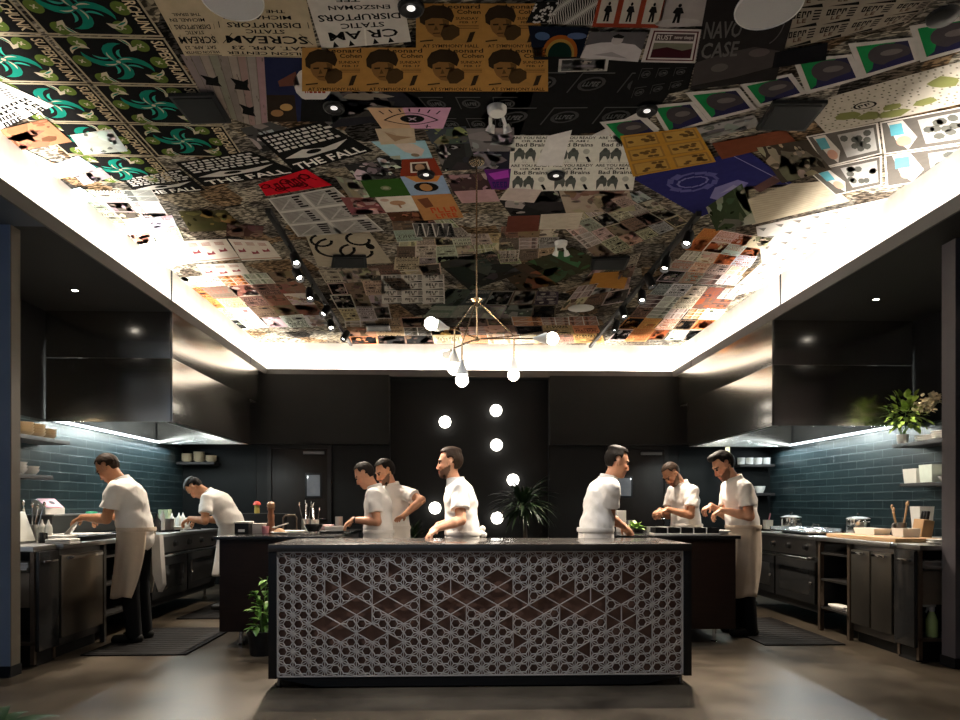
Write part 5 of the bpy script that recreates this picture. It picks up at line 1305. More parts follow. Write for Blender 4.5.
for k in range(2): cache('food_tub', mk_box(.12, .12, .06, M_green), q + Vector((0, 0, .114 + .062 * k)), 'pale green tub stacked on the left range, %s one' % ('lower', 'upper')[k], 'tub', 'pale green tubs')
one('food_tray', 'flat white tray of food before the cook bent over the left range', 'tray', (-3.34, 8.54, .952), mk_box(.22, .30, .035, M_offwhite))
one('food_tub', 'white tub behind the squeeze bottles on the left range', 'tub', onX(180, -3.72, .952), mk_box(.2, .2, .12, M_offwhite))
# ---- wall shelves
def shelf(x0, x1, y0, y1, z, label):
    t = thing('wall_shelf', label, 'shelf', ((x0 + x1) / 2, (y0 + y1) / 2, z), 'dark wall shelves')
    MB().box(x0, x1, y0, y1, z - .04, z, bev=.004).build('board', M_wood_dk if False else pm('shelf_wood', (.014, .011, .010), .6, var=.3, scale=6), t)
    b = MB()
    return t
shelf(XL + .014, -3.98, 5.36, 7.34, 1.90, 'upper dark wall shelf on the left, near the camera')
shelf(XL + .014, -4.0, 5.36, 7.08, 1.535, 'lower dark wall shelf on the left, near the camera')
shelf(4.72, XR - .014, 5.40, 7.45, 1.90, 'upper dark wall shelf on the right, holding the plant')
shelf(4.74, XR - .014, 5.40, 7.35, 1.475, 'lower dark wall shelf on the right, holding white tubs')
shelf(-4.27, -3.70, YB - .30, YB - .014, 1.90, 'dark shelf in the back left corner holding tan bowls')
shelf(4.42, 4.98, YB - .30, YB - .014, 1.88, 'upper dark shelf in the back right corner holding white cups')
shelf(4.42, 4.98, YB - .30, YB - .014, 1.43, 'lower dark shelf in the back right corner')
def stack(kind, mk, P, n, dz, lab, cat, group):
    for k in range(n): cache(kind, mk, Vector(P) + Vector((0, 0, .001 + dz * k)), '%s, %s from the bottom' % (lab, ORD[k]), cat, group)
mb1 = mk_bowl(.085, .05, M_tanb)
for i, (y, n) in enumerate(((6.80, 4), (6.99, 4), (7.18, 3))): stack('bowl|tan', mb1, (-4.12, y, 1.90), n, .028, 'tan bowl on the upper left shelf, %s stack' % ('near', 'middle', 'far')[i], 'bowl', 'tan bowls on the upper left shelf')
for i, (y, n) in enumerate(((6.74, 3), (6.93, 2))): stack('bowl|white', mk_bowl(.08, .055, M_white), (-4.14, y, 1.535), n, .03, 'white bowl on the lower left shelf, %s stack' % ('near', 'far')[i], 'bowl', 'white bowls on the lower left shelf')
for i, (x, n) in enumerate(((-4.17, 4), (-3.985, 5), (-3.80, 3))): stack('bowl|tan', mb1, (x, YB - .14, 1.90), n, .028, 'tan bowl in the back left corner, %s stack' % ('left', 'middle', 'right')[i], 'bowl', 'tan bowls in the back left corner')
def mk_cup(t):
    MB().lathe([(0, 0), (.05, 0), (.06, .02), (.062, .11), (.057, .11), (.054, .02), (0, .012)], seg=18).build('cup', M_white, t)
for i, x in enumerate((4.50, 4.635, 4.77, 4.905)): cache('cup', mk_cup, (x, YB - .15, 1.88), 'white cup on the upper back right shelf, %s from the left' % ORD[i], 'cup', 'white cups')
one('bowl', 'round white bowl on the lower back right shelf', 'bowl', (4.80, YB - .15, 1.43), mk_bowl(.085, .11, M_white))
# right shelves
for i, (y, n) in enumerate(((6.60, 4), (6.85, 4), (7.10, 3))): stack('plate|white', mk_plate(.115, M_white), (4.87, y, 1.90), n, .022, 'white plate on the upper right shelf, %s stack' % ('near', 'middle', 'far')[i], 'plate', 'white plates on the upper right shelf')
one('food_tub', 'white tub on the lower right shelf, the far one', 'tub', (4.86, 7.22, 1.476), mk_box(.2, .22, .15, M_green if False else M_offwhite))
one('food_tub', 'pale tub on the lower right shelf, the middle one', 'tub', (4.86, 6.97, 1.476), mk_box(.2, .2, .18, pm('pale_mint', (.62, .70, .62), .4)))
for i, y in enumerate((6.58, 6.76)): cache('bowl|white', mk_bowl(.08, .055, M_white), (4.84, y, 1.476), 'white bowl on the lower right shelf, %s of the two' % ('near', 'far')[i], 'bowl', 'white bowls on the lower right shelf')
# ---- leaves
def leaf(mb, base, d, L, w, droop=.3, n=5, fold=.25, up=None):
    base, d = Vector(base), Vector(d).normalized(); sd = d.cross(Vector((0, 0, 1)))
    sd = sd.normalized() if sd.length > .05 else Vector((1, 0, 0))
    prev = None; p = base.copy(); dr = d.copy()
    for i in range(n + 1):
        t = i / n; ww = w * math.sin(PI * (.08 + .92 * t) ** .8) * .5 if i < n else 0
        nn = sd.cross(dr).normalized()
        row = [mb.bm.verts.new(p + sd * ww + nn * ww * fold), mb.bm.verts.new(p), mb.bm.verts.new(p - sd * ww + nn * ww * fold)]
        if prev:
            for k in (0, 1): mb.bm.faces.new((prev[k], prev[k + 1], row[k + 1], row[k]))
        prev = row; p = p + dr * (L / n); dr = (dr + Vector((0, 0, -droop / n))).normalized()
def foliage(mb, c, n, R, L, w, r, droop=.5, zmin=-.2, zs=1):
    for k in range(n):
        a, e = r.uniform(0, 2 * PI), r.uniform(zmin, 1.2); d = Vector((math.cos(a) * math.cos(e), math.sin(a) * math.cos(e), math.sin(e) * zs))
        leaf(mb, Vector(c) + d * R * r.uniform(.2, 1), d + Vector((0, 0, .1)), L * r.uniform(.7, 1.2), w * r.uniform(.7, 1.2), droop)
r5 = random.Random(11)
# flowering plant on the right shelf
P = Vector((4.78, 7.36, 1.901))
t = thing('potted_plant', 'leafy plant with cream blossoms on the upper right shelf', 'plant', P)
MB().lathe([(0, 0), (.05, 0), (.062, .10), (.055, .10), (.05, .02), (0, .02)], P, seg=20).build('pot', M_white, t)
st = MB()
for k in range(9):
    a = 2 * PI * k / 9; e = Vector((math.cos(a) * .17 * r5.uniform(.5, 1.2), math.sin(a) * .17, .33 * r5.uniform(.6, 1.2)))
    st.tube([P + Vector((0, 0, .06)), P + e * .5 + Vector((0, 0, .08)), P + e + Vector((0, 0, .05))], [.005, .004, .003], 6)
st.build('stems', M_leaf, t)
lf = MB(); foliage(lf, P + Vector((-.03, -.10, .32)), 150, .22, .085, .055, r5, .5, -.9); lf.build('leaves', pm('fresh_leaf', (.20, .30, .05), .4, var=.4, scale=12), t)
bl = MB()
for k in range(7):
    c = P + Vector((r5.uniform(-.02, .20), r5.uniform(-.34, -.20), r5.uniform(.14, .50)))
    for q_ in range(26): leaf(bl, c + Vector((r5.gauss(0, .025), r5.gauss(0, .025), r5.gauss(0, .02))), (r5.gauss(0, 1), r5.gauss(0, 1), r5.gauss(.3, .7)), .055, .04, .2, 3)
bl.build('blossoms', pm('cream_petals', (.66, .58, .42), .6, var=.2, scale=20), t)
# tall dark plant before the back wall
P = Vector((.93, 9.7, 0))
t = thing('palm_plant', 'tall dark strap-leaved plant before the globe lamps', 'plant', P)
MB().lathe([(0, 0), (.17, 0), (.21, .40), (.19, .40), (.17, .36), (0, .36)], P, seg=22).build('planter', M_iron, t)
MB().tube([P + Vector((0, 0, .36)), P + Vector((.02, 0, .8)), P + Vector((0, 0, 1.15))], [.035, .03, .03], 10).build('trunk', pm('trunk_bark', (.05, .035, .025), .8, var=.3, scale=20), t)
lf = MB(); foliage(lf, P + Vector((0, 0, 1.22)), 130, .10, .46, .045, r5, 1.3, -.5); lf.build('fronds', M_leafd, t)
P = Vector((-.62, 9.6, 0))
t = thing('palm_plant', 'small dark plant between the bearded cook and the middle cook', 'plant', P)
MB().lathe([(0, 0), (.13, 0), (.16, .62), (.14, .62), (.13, .58), (0, .58)], P, seg=22).build('planter', M_iron, t)
lf = MB(); foliage(lf, P + Vector((0, 0, .72)), 70, .08, .36, .045, r5, 1.0, 0); lf.build('fronds', M_leafd, t)
# trailing plant between counter and island
P = Vector((-1.62, 5.90, 0))
t = thing('potted_plant', 'bright green plant on the floor left of the front counter', 'plant', P)
MB().lathe([(0, 0), (.10, 0), (.13, .20), (.115, .20), (.11, .17), (0, .17)], P, seg=20).build('pot', M_iron, t)
st = MB(); lf = MB()
for k in range(14):
    a = r5.uniform(0, 2 * PI); h = r5.uniform(.1, .62); rr_ = r5.uniform(.05, .16)
    q1 = P + Vector((math.cos(a) * rr_ * .5, math.sin(a) * rr_ * .5, .18 + h * .6)); q2 = P + Vector((math.cos(a) * rr_, math.sin(a) * rr_, .12 + h * .9))
    st.tube([P + Vector((0, 0, .16)), q1, q2], [.005, .004, .003], 6)
    for j in range(6): leaf(lf, q1.lerp(q2, j / 5), (math.cos(a + r5.uniform(-1.4, 1.4)), math.sin(a + r5.uniform(-1.4, 1.4)), r5.uniform(-.3, .6)), .10, .055, .7)
st.build('stems', M_leaf, t); lf.build('leaves', pm('glossy_leaf', (.10, .22, .03), .4, var=.4, scale=12), t)
# dark leaves in the lower left corner
P = Vector((-2.27, 3.34, 0))
t = thing('potted_plant', 'dark broad-leaved plant cut off by the lower left corner of the photo', 'plant', P)
MB().lathe([(0, 0), (.09, 0), (.11, .10), (.10, .10), (.09, .08), (0, .08)], P, seg=20).build('pot', M_iron, t)
lf = MB()
for k in range(16): a = 2 * PI * k / 16; leaf(lf, P + Vector((0, 0, .09)), (math.cos(a), math.sin(a), r5.uniform(.45, 1.1)), r5.uniform(.30, .42), .16, 1.0, 6, .15)
lf.build('leaves', M_leafd, t)
# ---- left island
IZ = .971
def isl(px, Y, z=IZ): return on(px, Y, z)
t = one('label_box', 'low black box with a white label at the left end of the left island', 'box', isl(244, 6.75), lambda t: (MB().box(-.065, .065, -.08, .08, 0, .10, bev=.004).build('box', M_iron, t), MB().box(-.07, .07, -.085, .085, .10, .118, bev=.004).build('lid', M_offwhite, t), MB().box(-.03, .03, -.0815, -.0795, .02, .045).build('paper_label', M_white, t, smooth=0)))
one('food_tub', 'white tub left of the pepper mill', 'tub', isl(259, 6.85), mk_box(.115, .11, .085, M_white, M_white))
one('cup', 'small pink cup touching the foot of the pepper mill', 'cup', isl(265.5, 6.8), lambda t: MB().lathe([(0, 0), (.03, 0), (.036, .07), (.032, .07), (.028, .01), (0, .01)], seg=16).build('cup', M_pink, t))
def mk_mill(t):
    MB().lathe([(0, 0), (.045, 0), (.046, .02), (.036, .05), (.030, .12), (.034, .17), (.026, .21), (.036, .235), (.036, .245), (0, .246)], seg=20).build('mill_body', M_woodp, t)
    MB().lathe([(.034, .247), (.040, .262), (.036, .29), (.02, .305), (0, .307)], seg=20).build('mill_head', pm('mill_head_wood', (.33, .19, .10), .4, var=.2), t)
one('pepper_mill', 'tall turned wooden pepper mill on the left island', 'pepper mill', isl(271, 6.85), mk_mill)
one('plate', 'white plate with an orange heap on the left island', 'plate', isl(279.5, 6.7), lambda t: (mk_plate(.085, M_white)(t), MB().lathe([(.06, .008), (.05, .03), (.025, .05), (0, .056)], seg=14).build('heap', M_food, t)))
one('spoon', 'white-handled spoon lying across the orange heap', 'spoon', isl(281, 6.7, IZ + .058), lambda t: MB().tube([(-.05, 0, .005), (.07, 0, .045)], [.008, .005], 8).sphere((-.06, 0, .004), .018, 10, sc=(1.3, .9, .4)).build('spoon', M_white, t))
def mk_arch(t): MB().tube([(-.07, 0, 0), (-.07, 0, .14), (-.05, 0, .165), (.05, 0, .165), (.07, 0, .14), (.07, 0, 0)], .009, 8).build('frame', M_bronze, t); MB().box(-.09, .09, -.05, .05, 0, .012, bev=.003).build('base', M_bronze, t)
one('ticket_rail', 'small bronze arched frame behind the pepper mill', 'frame', isl(290, 7.4), mk_arch)
one('cutting_board', 'thin white board lying on the left island', 'cutting board', isl(294, 7.05), lambda t: MB().box(-.11, .11, -.10, .10, 0, .02, bev=.004).build('board', M_white, t))
def mk_footbowl(t):
    MB().lathe([(0, .025), (.05, .025), (.085, .08), (.088, .095), (.08, .095), (.045, .035), (0, .035)], seg=24).build('bowl', M_blackgloss, t)
    for k in range(3): a = 2 * PI * k / 3 + .5; MB().sphere((.045 * math.cos(a), .045 * math.sin(a), .014), .014, 10).build('foot', M_white, t)
one('footed_bowl', 'black bowl on white feet on the left island', 'bowl', isl(313.5, 6.62), mk_footbowl)
one('utensil_crock', 'clear jar of spoons on the left island behind the black bowl, left one', 'jar', isl(306, 7.35), mk_crock(.045, .13, M_steel, 4, M_chrome))
one('utensil_crock', 'jar of spoons on the left island behind the black bowl, right one', 'jar', isl(315, 7.4), mk_crock(.042, .12, M_offwhite, 3, M_chrome))
one('folded_cloth', 'pink and white folded cloths on the left island', 'cloth', isl(325, 7.15), mk_cloth(.17, .14, .075, M_clothp, 3))
one('steel_tin', 'upright steel tin at the right of the left island', 'tin', isl(339, 7.5), lambda t: MB().lathe([(0, 0), (.04, 0), (.04, .15), (.036, .15), (.036, .01), (0, .01)], seg=18).build('tin', M_steel, t))
one('cutting_board', 'dark board under the white tray at the right end of the left island', 'cutting board', (-1.22, 6.95, IZ), lambda t: MB().box(-.13, .13, -.16, .16, 0, .022, bev=.004).build('board', M_iron, t))
one('food_tray', 'white tray under the hands of the cook with the wristband', 'tray', (-1.20, 6.98, IZ + .023), mk_box(.19, .22, .04, M_white))
# back cabinet with yellow bottle
tag(MB().box(-2.95, -2.25, 9.35, 9.85, 0, 1.13, bev=.006).build('back_cabinet', pm('cabinet_black', (.010, .010, .010), .6, spec=.2), loc=(-2.6, 9.6, 0)), 'low dark cabinet before the left back door', 'cabinet')
p = atY(257, 513, 9.5)
one('bottle', 'yellow bottle with red cap on the dark back cabinet', 'bottle', (p.x, 9.5, 1.131), lambda t: (MB().lathe([(0, 0), (.032, 0), (.034, .01), (.034, .11), (0, .112)], seg=16).build('bottle', M_yel, t), MB().lathe([(0, .165), (.03, .16), (.05, .13), (.052, .112), (0, .11)], seg=16).build('cap', M_redcap, t)))
# ---- right island
def mk_blackpans(t):
    MB().box(-.30, .30, -.10, .10, 0, .018, bev=.004).build('tray', M_white, t)
    for k in range(5):
        x = -.238 + .119 * k
        w = MB(); s_ = .052
        for a in ((x - s_, x + s_, -.085, -.078), (x - s_, x + s_, .078, .085), (x - s_, x - s_ + .006, -.085, .085), (x + s_ - .006, x + s_, -.085, .085)): w.box(a[0], a[1], a[2], a[3], .019, .068)
        w.box(x - s_, x + s_, -.085, .085, .019, .024); w.build('black_pan', M_iron, t, smooth=0)
    for k in range(4): MB().box(-.2385 + .119 * (k + .5) - .003, -.2385 + .119 * (k + .5) + .003, -.088, .088, .018, .07).build('divider', M_white, t, smooth=0)
one('pan_tray', 'white tray of five black square pans along the front of the right island', 'tray', (atY(685, 535, 6.34).x, 6.36, IZ), mk_blackpans)
one('folded_towel', 'rolled white towel beside the tray of black pans', 'towel', (atY(721, 535, 6.4).x, 6.4, IZ), mk_cloth(.14, .10, .045, M_cloth, 2))
one('paper_folder', 'upright white card before the cook leaning on the right island', 'card', (atY(621, 520, 6.9).x, 6.9, IZ), lambda t: MB().box(-.045, .045, -.03, .03, 0, .22, bev=.004).build('card', M_white, t))
one('steel_tin', 'steel tin between the white card and the green herbs', 'tin', (atY(630, 520, 7.05).x, 7.05, IZ), lambda t: MB().lathe([(0, 0), (.035, 0), (.035, .12), (.03, .12), (.03, .01), (0, .01)], seg=18).build('tin', M_steel, t))
P = Vector((atY(636, 520, 6.85).x, 6.88, IZ))
t = thing('herb_bunch', 'bunch of bright green herbs on the right island', 'herbs', P)
MB().box(P.x - .07, P.x + .07, P.y - .05, P.y + .05, IZ, IZ + .03, bev=.006).build('herb_tray', M_iron, t)
lf = MB(); foliage(lf, P + Vector((0, 0, .04)), 60, .06, .07, .04, r5, .6, -.1, .5); lf.build('leaves', pm('herb_leaf', (.30, .50, .10), .5, var=.3, scale=20), t)
for i, (px, Y) in enumerate(((652, 6.82), (661, 6.94), (669, 6.82))):
    cache('food_tub|isl', mk_box(.085, .09, .06, M_white), (atY(px, 520, Y).x, Y, IZ), 'small white tub behind the black pans, %s from the left' % ORD[i], 'tub', 'small white tubs on the right island')
one('cutting_board', 'steel-grey board before the bearded cook plating food', 'cutting board', (2.13, 7.05, IZ), lambda t: MB().box(-.18, .18, -.12, .12, 0, .02, bev=.004).build('board', M_steel_dk, t))
for i, (x, y) in enumerate(((2.06, 7.04), (2.2, 7.08))): cache('plate|small', mk_plate(.07, M_white), (x, y, IZ + .021), 'white plate on the grey board, %s one' % ('left', 'right')[i], 'plate', 'white plates on the grey board')
# ---- right worktop and range
one('cutting_board', 'long wooden cutting board along the right worktop', 'cutting board', (3.86, 6.28, .931), lambda t: MB().box(-.20, .20, -.55, .55, 0, .035, bev=.006).build('board', M_woodb, t))
one('serving_dish', 'long white dish on the wooden cutting board', 'dish', onX(872, 3.92, .967), lambda t: mk_box(.16, .34, .06, M_white)(t))
one('utensil_crock', 'crock of wooden spoons on the right worktop', 'utensil crock', onX(900, 4.12, .931), mk_crock(.055, .15, M_steel_dk, 4, M_woodb))
one('jar', 'slim dark jar left of the crock of wooden spoons', 'jar', onX(894, 4.0, .967), lambda t: MB().lathe([(0, 0), (.022, 0), (.022, .09), (.012, .11), (0, .11)], seg=14).build('jar', M_steel_dk, t))
one('food_tub', 'white tub at the near end of the wooden cutting board', 'tub', onX(906, 3.92, .967), mk_box(.16, .16, .075, M_white))
one('food_tub', 'tall white tub standing behind the knife block', 'tub', onX(922, 4.62, .931), mk_box(.15, .15, .30, M_white, taper=.75))
def mk_knives(t):
    MB().box(-.05, .05, -.07, .07, 0, .17, bev=.005, M=Matrix.Rotation(.18, 4, 'Y')).build('block', M_woodb, t)
    for k in range(3): MB().box(-.012, .012, -.045 + .035 * k, -.025 + .035 * k, .165, .25, bev=.004, M=Matrix.Rotation(.18, 4, 'Y')).build('knife_handle', M_iron, t)
one('knife_block', 'wooden knife block with black handles at the near end of the right worktop', 'knife block', onX(921, 4.16, .945), mk_knives)
one('coffee_grinder', 'black machine with a flat top beside the right column', 'machine', (4.42, 5.95, .931), lambda t: (MB().box(-.13, .13, -.11, .11, 0, .25, bev=.02).build('housing', M_iron, t), MB().lathe([(.07, .25), (.09, .31), (.0, .315)], seg=18).build('hopper', M_offwhite, t)))
for i in range(2): cache('plate|small', mk_plate(.07, M_white), (3.86, 5.52, .931 + .02 * i), 'small white plate on the right hand sink, %s one' % ('lower', 'upper')[i], 'plate', 'small white plates on the right hand sink')
cache('pot', mk_pot(.115, .14), onX(791, 4.0, .952), 'steel pot with lid at the far end of the right range', 'pot', 'steel pots on the right range')
cache('pot', mk_pot(.115, .14), onX(858, 4.28, .952), 'steel pot with lid at the near end of the right range, behind the white dish', 'pot', 'steel pots on the right range')
GT = one('griddle_plate', 'pale steel griddle plate on the right range', 'griddle', (3.80, 7.55, .951), lambda t: MB().box(-.19, .19, -.42, .42, 0, .018, bev=.004).box(-.19, .19, .40, .42, .018, .05).box(.17, .19, -.42, .42, .018, .05).build('plate', M_bluesteel, t))
def mk_panlid(t):
    MB().lathe([(.13, 0), (.12, .012), (.05, .035), (0, .04)], seg=24).build('lid', M_bluesteel, t)
    MB().tube([(-.04, 0, .036), (-.03, 0, .07), (.03, 0, .07), (.04, 0, .036)], .006, 8).build('handle', M_chrome, t)
for i, (x, y) in enumerate(((3.80, 7.30), (3.82, 7.72))): cache('dome_cover', mk_panlid, (x, y, .970), 'steel pan lid on the griddle plate, %s one' % ('near', 'far')[i], 'lid', 'pan lids on the griddle')
one('food_tub', 'white tub with pink handle at the far end of the right range', 'tub', onX(768, 3.78, .952), lambda t: (mk_box(.09, .09, .11, M_offwhite)(t), MB().tube([(0, 0, .06), (.03, 0, .19)], .008, 8).build('scoop_handle', M_pink, t)))
def mk_spray(t):
    MB().lathe([(0, 0), (.042, 0), (.045, .01), (.045, .13), (.030, .17), (.018, .20), (0, .20)], seg=18).build('bottle', M_spray, t)
    MB().lathe([(.018, .20), (.022, .21), (.022, .235), (0, .236)], seg=14).build('collar', M_offwhite, t)
    MB().box(-.07, .03, -.013, .013, .235, .265, bev=.008).box(-.075, -.065, -.008, .008, .24, .26).prism([(-.035, -.006, .235), (-.025, -.006, .235), (-.045, -.006, .19), (-.055, -.006, .195)], (0, .012, 0)).build('trigger_head', M_offwhite, t)
one('spray_bottle', 'green spray bottle on the open shelf under the right hand sink', 'spray bottle', (3.79, 5.47, .196), mk_spray)
one('rag', 'small crumpled pale rag beside the spray bottle', 'rag', (3.92, 5.47, .196), mk_cloth(.07, .07, .03, M_cloth, 1))
one('folded_towel', 'white towel on the lower shelf of the bronze open unit', 'towel', (3.70, 6.6, .242), mk_cloth(.12, .28, .04, M_cloth, 2))
# ================================================================== PEOPLE (signed-distance bodies meshed with surface nets)
def A(*v): return np.array(v, dtype=np.float64)
def nrm(v): return v / (np.linalg.norm(v) + 1e-12)
class Field:
    def __init__(s, lo, hi, h):
        s.h = h; s.lo = np.array(lo, float); s.n = np.ceil((np.array(hi) - s.lo) / h).astype(int) + 1
        s.F = np.full(s.n, .2, np.float32)
    def block(s, lo, hi):
        a = np.clip(np.floor((np.array(lo) - s.lo) / s.h).astype(int), 0, s.n - 1); b = np.clip(np.ceil((np.array(hi) - s.lo) / s.h).astype(int) + 1, 1, s.n)
        b = np.maximum(b, a + 1)
        sl = tuple(slice(x, y) for x, y in zip(a, b))
        ax = [s.lo[i] + s.h * np.arange(a[i], b[i]) for i in range(3)]
        return sl, ax[0][:, None, None], ax[1][None, :, None], ax[2][None, None, :]
    def put(s, sl, d, k, op='u'):
        f = s.F[sl]
        if op == 'u':
            if k > 0:
                h = np.maximum(k - np.abs(f - d), 0) / k; s.F[sl] = np.minimum(f, d) - h * h * k * .25
            else: s.F[sl] = np.minimum(f, d)
        else:
            d = -d
            h = np.maximum(k - np.abs(f - d), 0) / max(k, 1e-6); s.F[sl] = np.maximum(f, d) + h * h * k * .25
    def cap(s, a, b, ra, rb, k=.02, op='u'):
        a, b = np.array(a, float), np.array(b, float); m = max(ra, rb) + k + 2 * s.h
        sl, X, Y, Z = s.block(np.minimum(a, b) - m, np.maximum(a, b) + m)
        d = b - a; L2 = max(d @ d, 1e-9)
        px, py, pz = X - a[0], Y - a[1], Z - a[2]
        t = np.clip((px * d[0] + py * d[1] + pz * d[2]) / L2, 0, 1)
        D = np.sqrt((px - t * d[0]) ** 2 + (py - t * d[1]) ** 2 + (pz - t * d[2]) ** 2) - (ra + (rb - ra) * t)
        s.put(sl, D.astype(np.float32), k, op)
    def ell(s, c, R, r, k=.02, op='u', extra=None):
        """R rows = local axes; r radii"""
        c = np.array(c, float); r = np.array(r, float); m = r.max() + k + 2 * s.h
        sl, X, Y, Z = s.block(c - m, c + m)
        p = [X - c[0], Y - c[1], Z - c[2]]
        q = [(R[i][0] * p[0] + R[i][1] * p[1] + R[i][2] * p[2]) for i in range(3)]
        k0 = np.sqrt(sum((q[i] / r[i]) ** 2 for i in range(3))); k1 = np.sqrt(sum((q[i] / r[i] ** 2) ** 2 for i in range(3)))
        D = k0 * (k0 - 1) / np.maximum(k1, 1e-6)
        if extra is not None: D = extra(D, q)
        s.put(sl, D.astype(np.float32), k, op)
    def ecap(s, a, b, Ra, Rb, side, k=.03):
        """capsule with an elliptical section: half widths (fwd, side) at both ends; side = unit side axis"""
        a, b = np.array(a, float), np.array(b, float); m = max(*Ra, *Rb) + k + 2 * s.h
        sl, X, Y, Z = s.block(np.minimum(a, b) - m, np.maximum(a, b) + m)
        ax = b - a; L = np.linalg.norm(ax); ax = ax / L; sd = nrm(side - ax * (side @ ax)); fw = np.cross(sd, ax)
        px, py, pz = X - a[0], Y - a[1], Z - a[2]
        u = px * ax[0] + py * ax[1] + pz * ax[2]; t = np.clip(u / L, 0, 1)
        x = px * fw[0] + py * fw[1] + pz * fw[2]; y = px * sd[0] + py * sd[1] + pz * sd[2]; z = u - t * L
        rx = Ra[0] + (Rb[0] - Ra[0]) * t; ry = Ra[1] + (Rb[1] - Ra[1]) * t; rz = np.minimum(rx, ry)
        k0 = np.sqrt((x / rx) ** 2 + (y / ry) ** 2 + (z / rz) ** 2); k1 = np.sqrt((x / rx ** 2) ** 2 + (y / ry ** 2) ** 2 + (z / rz ** 2) ** 2)
        s.put(sl, (k0 * (k0 - 1) / np.maximum(k1, 1e-6)).astype(np.float32), k)
    def grids(s):
        return [s.lo[i] + s.h * np.arange(s.n[i]).reshape([-1 if j == i else 1 for j in range(3)]) for i in range(3)]
    def mesh(s):
        F = s.F; S = F < 0
        n = np.array(F.shape) - 1
        cnt = np.zeros(n, np.int8)
        offs = [(i, j, k) for i in (0, 1) for j in (0, 1) for k in (0, 1)]
        def sh(Ar, o): return Ar[o[0]:o[0] + n[0], o[1]:o[1] + n[1], o[2]:o[2] + n[2]]
        for o in offs: cnt += sh(S, o)
        I = np.argwhere((cnt > 0) & (cnt < 8)); idx = np.full(n, -1, np.int64); idx[tuple(I.T)] = np.arange(len(I))
        acc = np.zeros((len(I), 3)); num = np.zeros(len(I))
        fv = {o: F[I[:, 0] + o[0], I[:, 1] + o[1], I[:, 2] + o[2]].astype(float) for o in offs}
        for o in offs:
            for ax in range(3):
                if o[ax]: continue
                o2 = list(o); o2[ax] = 1; o2 = tuple(o2); f0, f1 = fv[o], fv[o2]; mk = (f0 < 0) != (f1 < 0)
                t = np.where(mk, f0 / np.where(f0 == f1, 1, f0 - f1), 0)
                pos = np.tile(np.array(o, float), (len(I), 1)); pos[:, ax] += t
                acc[mk] += pos[mk]; num[mk] += 1
        V = s.lo + s.h * (I + acc / num[:, None]); Q = []
        for ax in range(3):
            a1, a2 = (ax + 1) % 3, (ax + 2) % 3
            sa = [slice(None)] * 3; sb = [slice(None)] * 3; sa[ax] = slice(0, -1); sb[ax] = slice(1, None)
            A0, B0 = S[tuple(sa)], S[tuple(sb)]; E = np.argwhere(A0 != B0)
            E = E[(E[:, a1] > 0) & (E[:, a2] > 0) & (E[:, a1] < n[a1]) & (E[:, a2] < n[a2])]
            flip = ~A0[tuple(E.T)]
            def ci(d1, d2):
                e = E.copy(); e[:, a1] -= d1; e[:, a2] -= d2; return idx[tuple(e.T)]
            q = np.stack([ci(1, 1), ci(0, 1), ci(0, 0), ci(1, 0)], 1); q[flip] = q[flip][:, ::-1]; Q.append(q)
        Q = np.concatenate(Q); Q = Q[(Q >= 0).all(1)]
        return V, Q
M_skin = attr_mat('skin', .5, sss=.08, spec=.3, bscale=30)
M_hair = pm('hair', (.010, .007, .005), .6, var=.5, scale=60, stretch=(1, 1, .3), bump=.3, spec=.15)
M_hairg = pm('hair_greying', (.06, .05, .045), .55, var=.5, scale=60, bump=.3)
M_hairb = pm('hair_brown', (.028, .015, .008), .6, var=.5, scale=60, bump=.3, spec=.15)
M_shirt = pm('chef_shirt', (.82, .785, .74), .85, var=.05, scale=11, stretch=(1, 1, .55), bump=1.0)
M_apron = pm('apron_canvas', (.64, .53, .41), .9, var=.08, scale=12, bump=.5)
M_apronw = pm('apron_white', (.72, .68, .63), .9, var=.07, scale=12, bump=.5)
M_trous = pm('black_trousers', (.006, .006, .0065), .85, var=.2, spec=.15)
M_shoe = pm('black_shoe', (.008, .008, .007), .45, var=.2, spec=.3)
M_eye = pm('dark_eye', (.02, .014, .01), .15)
M_cap = pm('cap_grey', (.10, .10, .10), .8, var=.3)
def rotm(axis, a):
    axis = nrm(np.array(axis, float)); K_ = np.array([[0, -axis[2], axis[1]], [axis[2], 0, -axis[0]], [-axis[1], axis[0], 0]])
    return np.eye(3) + math.sin(a) * K_ + (1 - math.cos(a)) * K_ @ K_
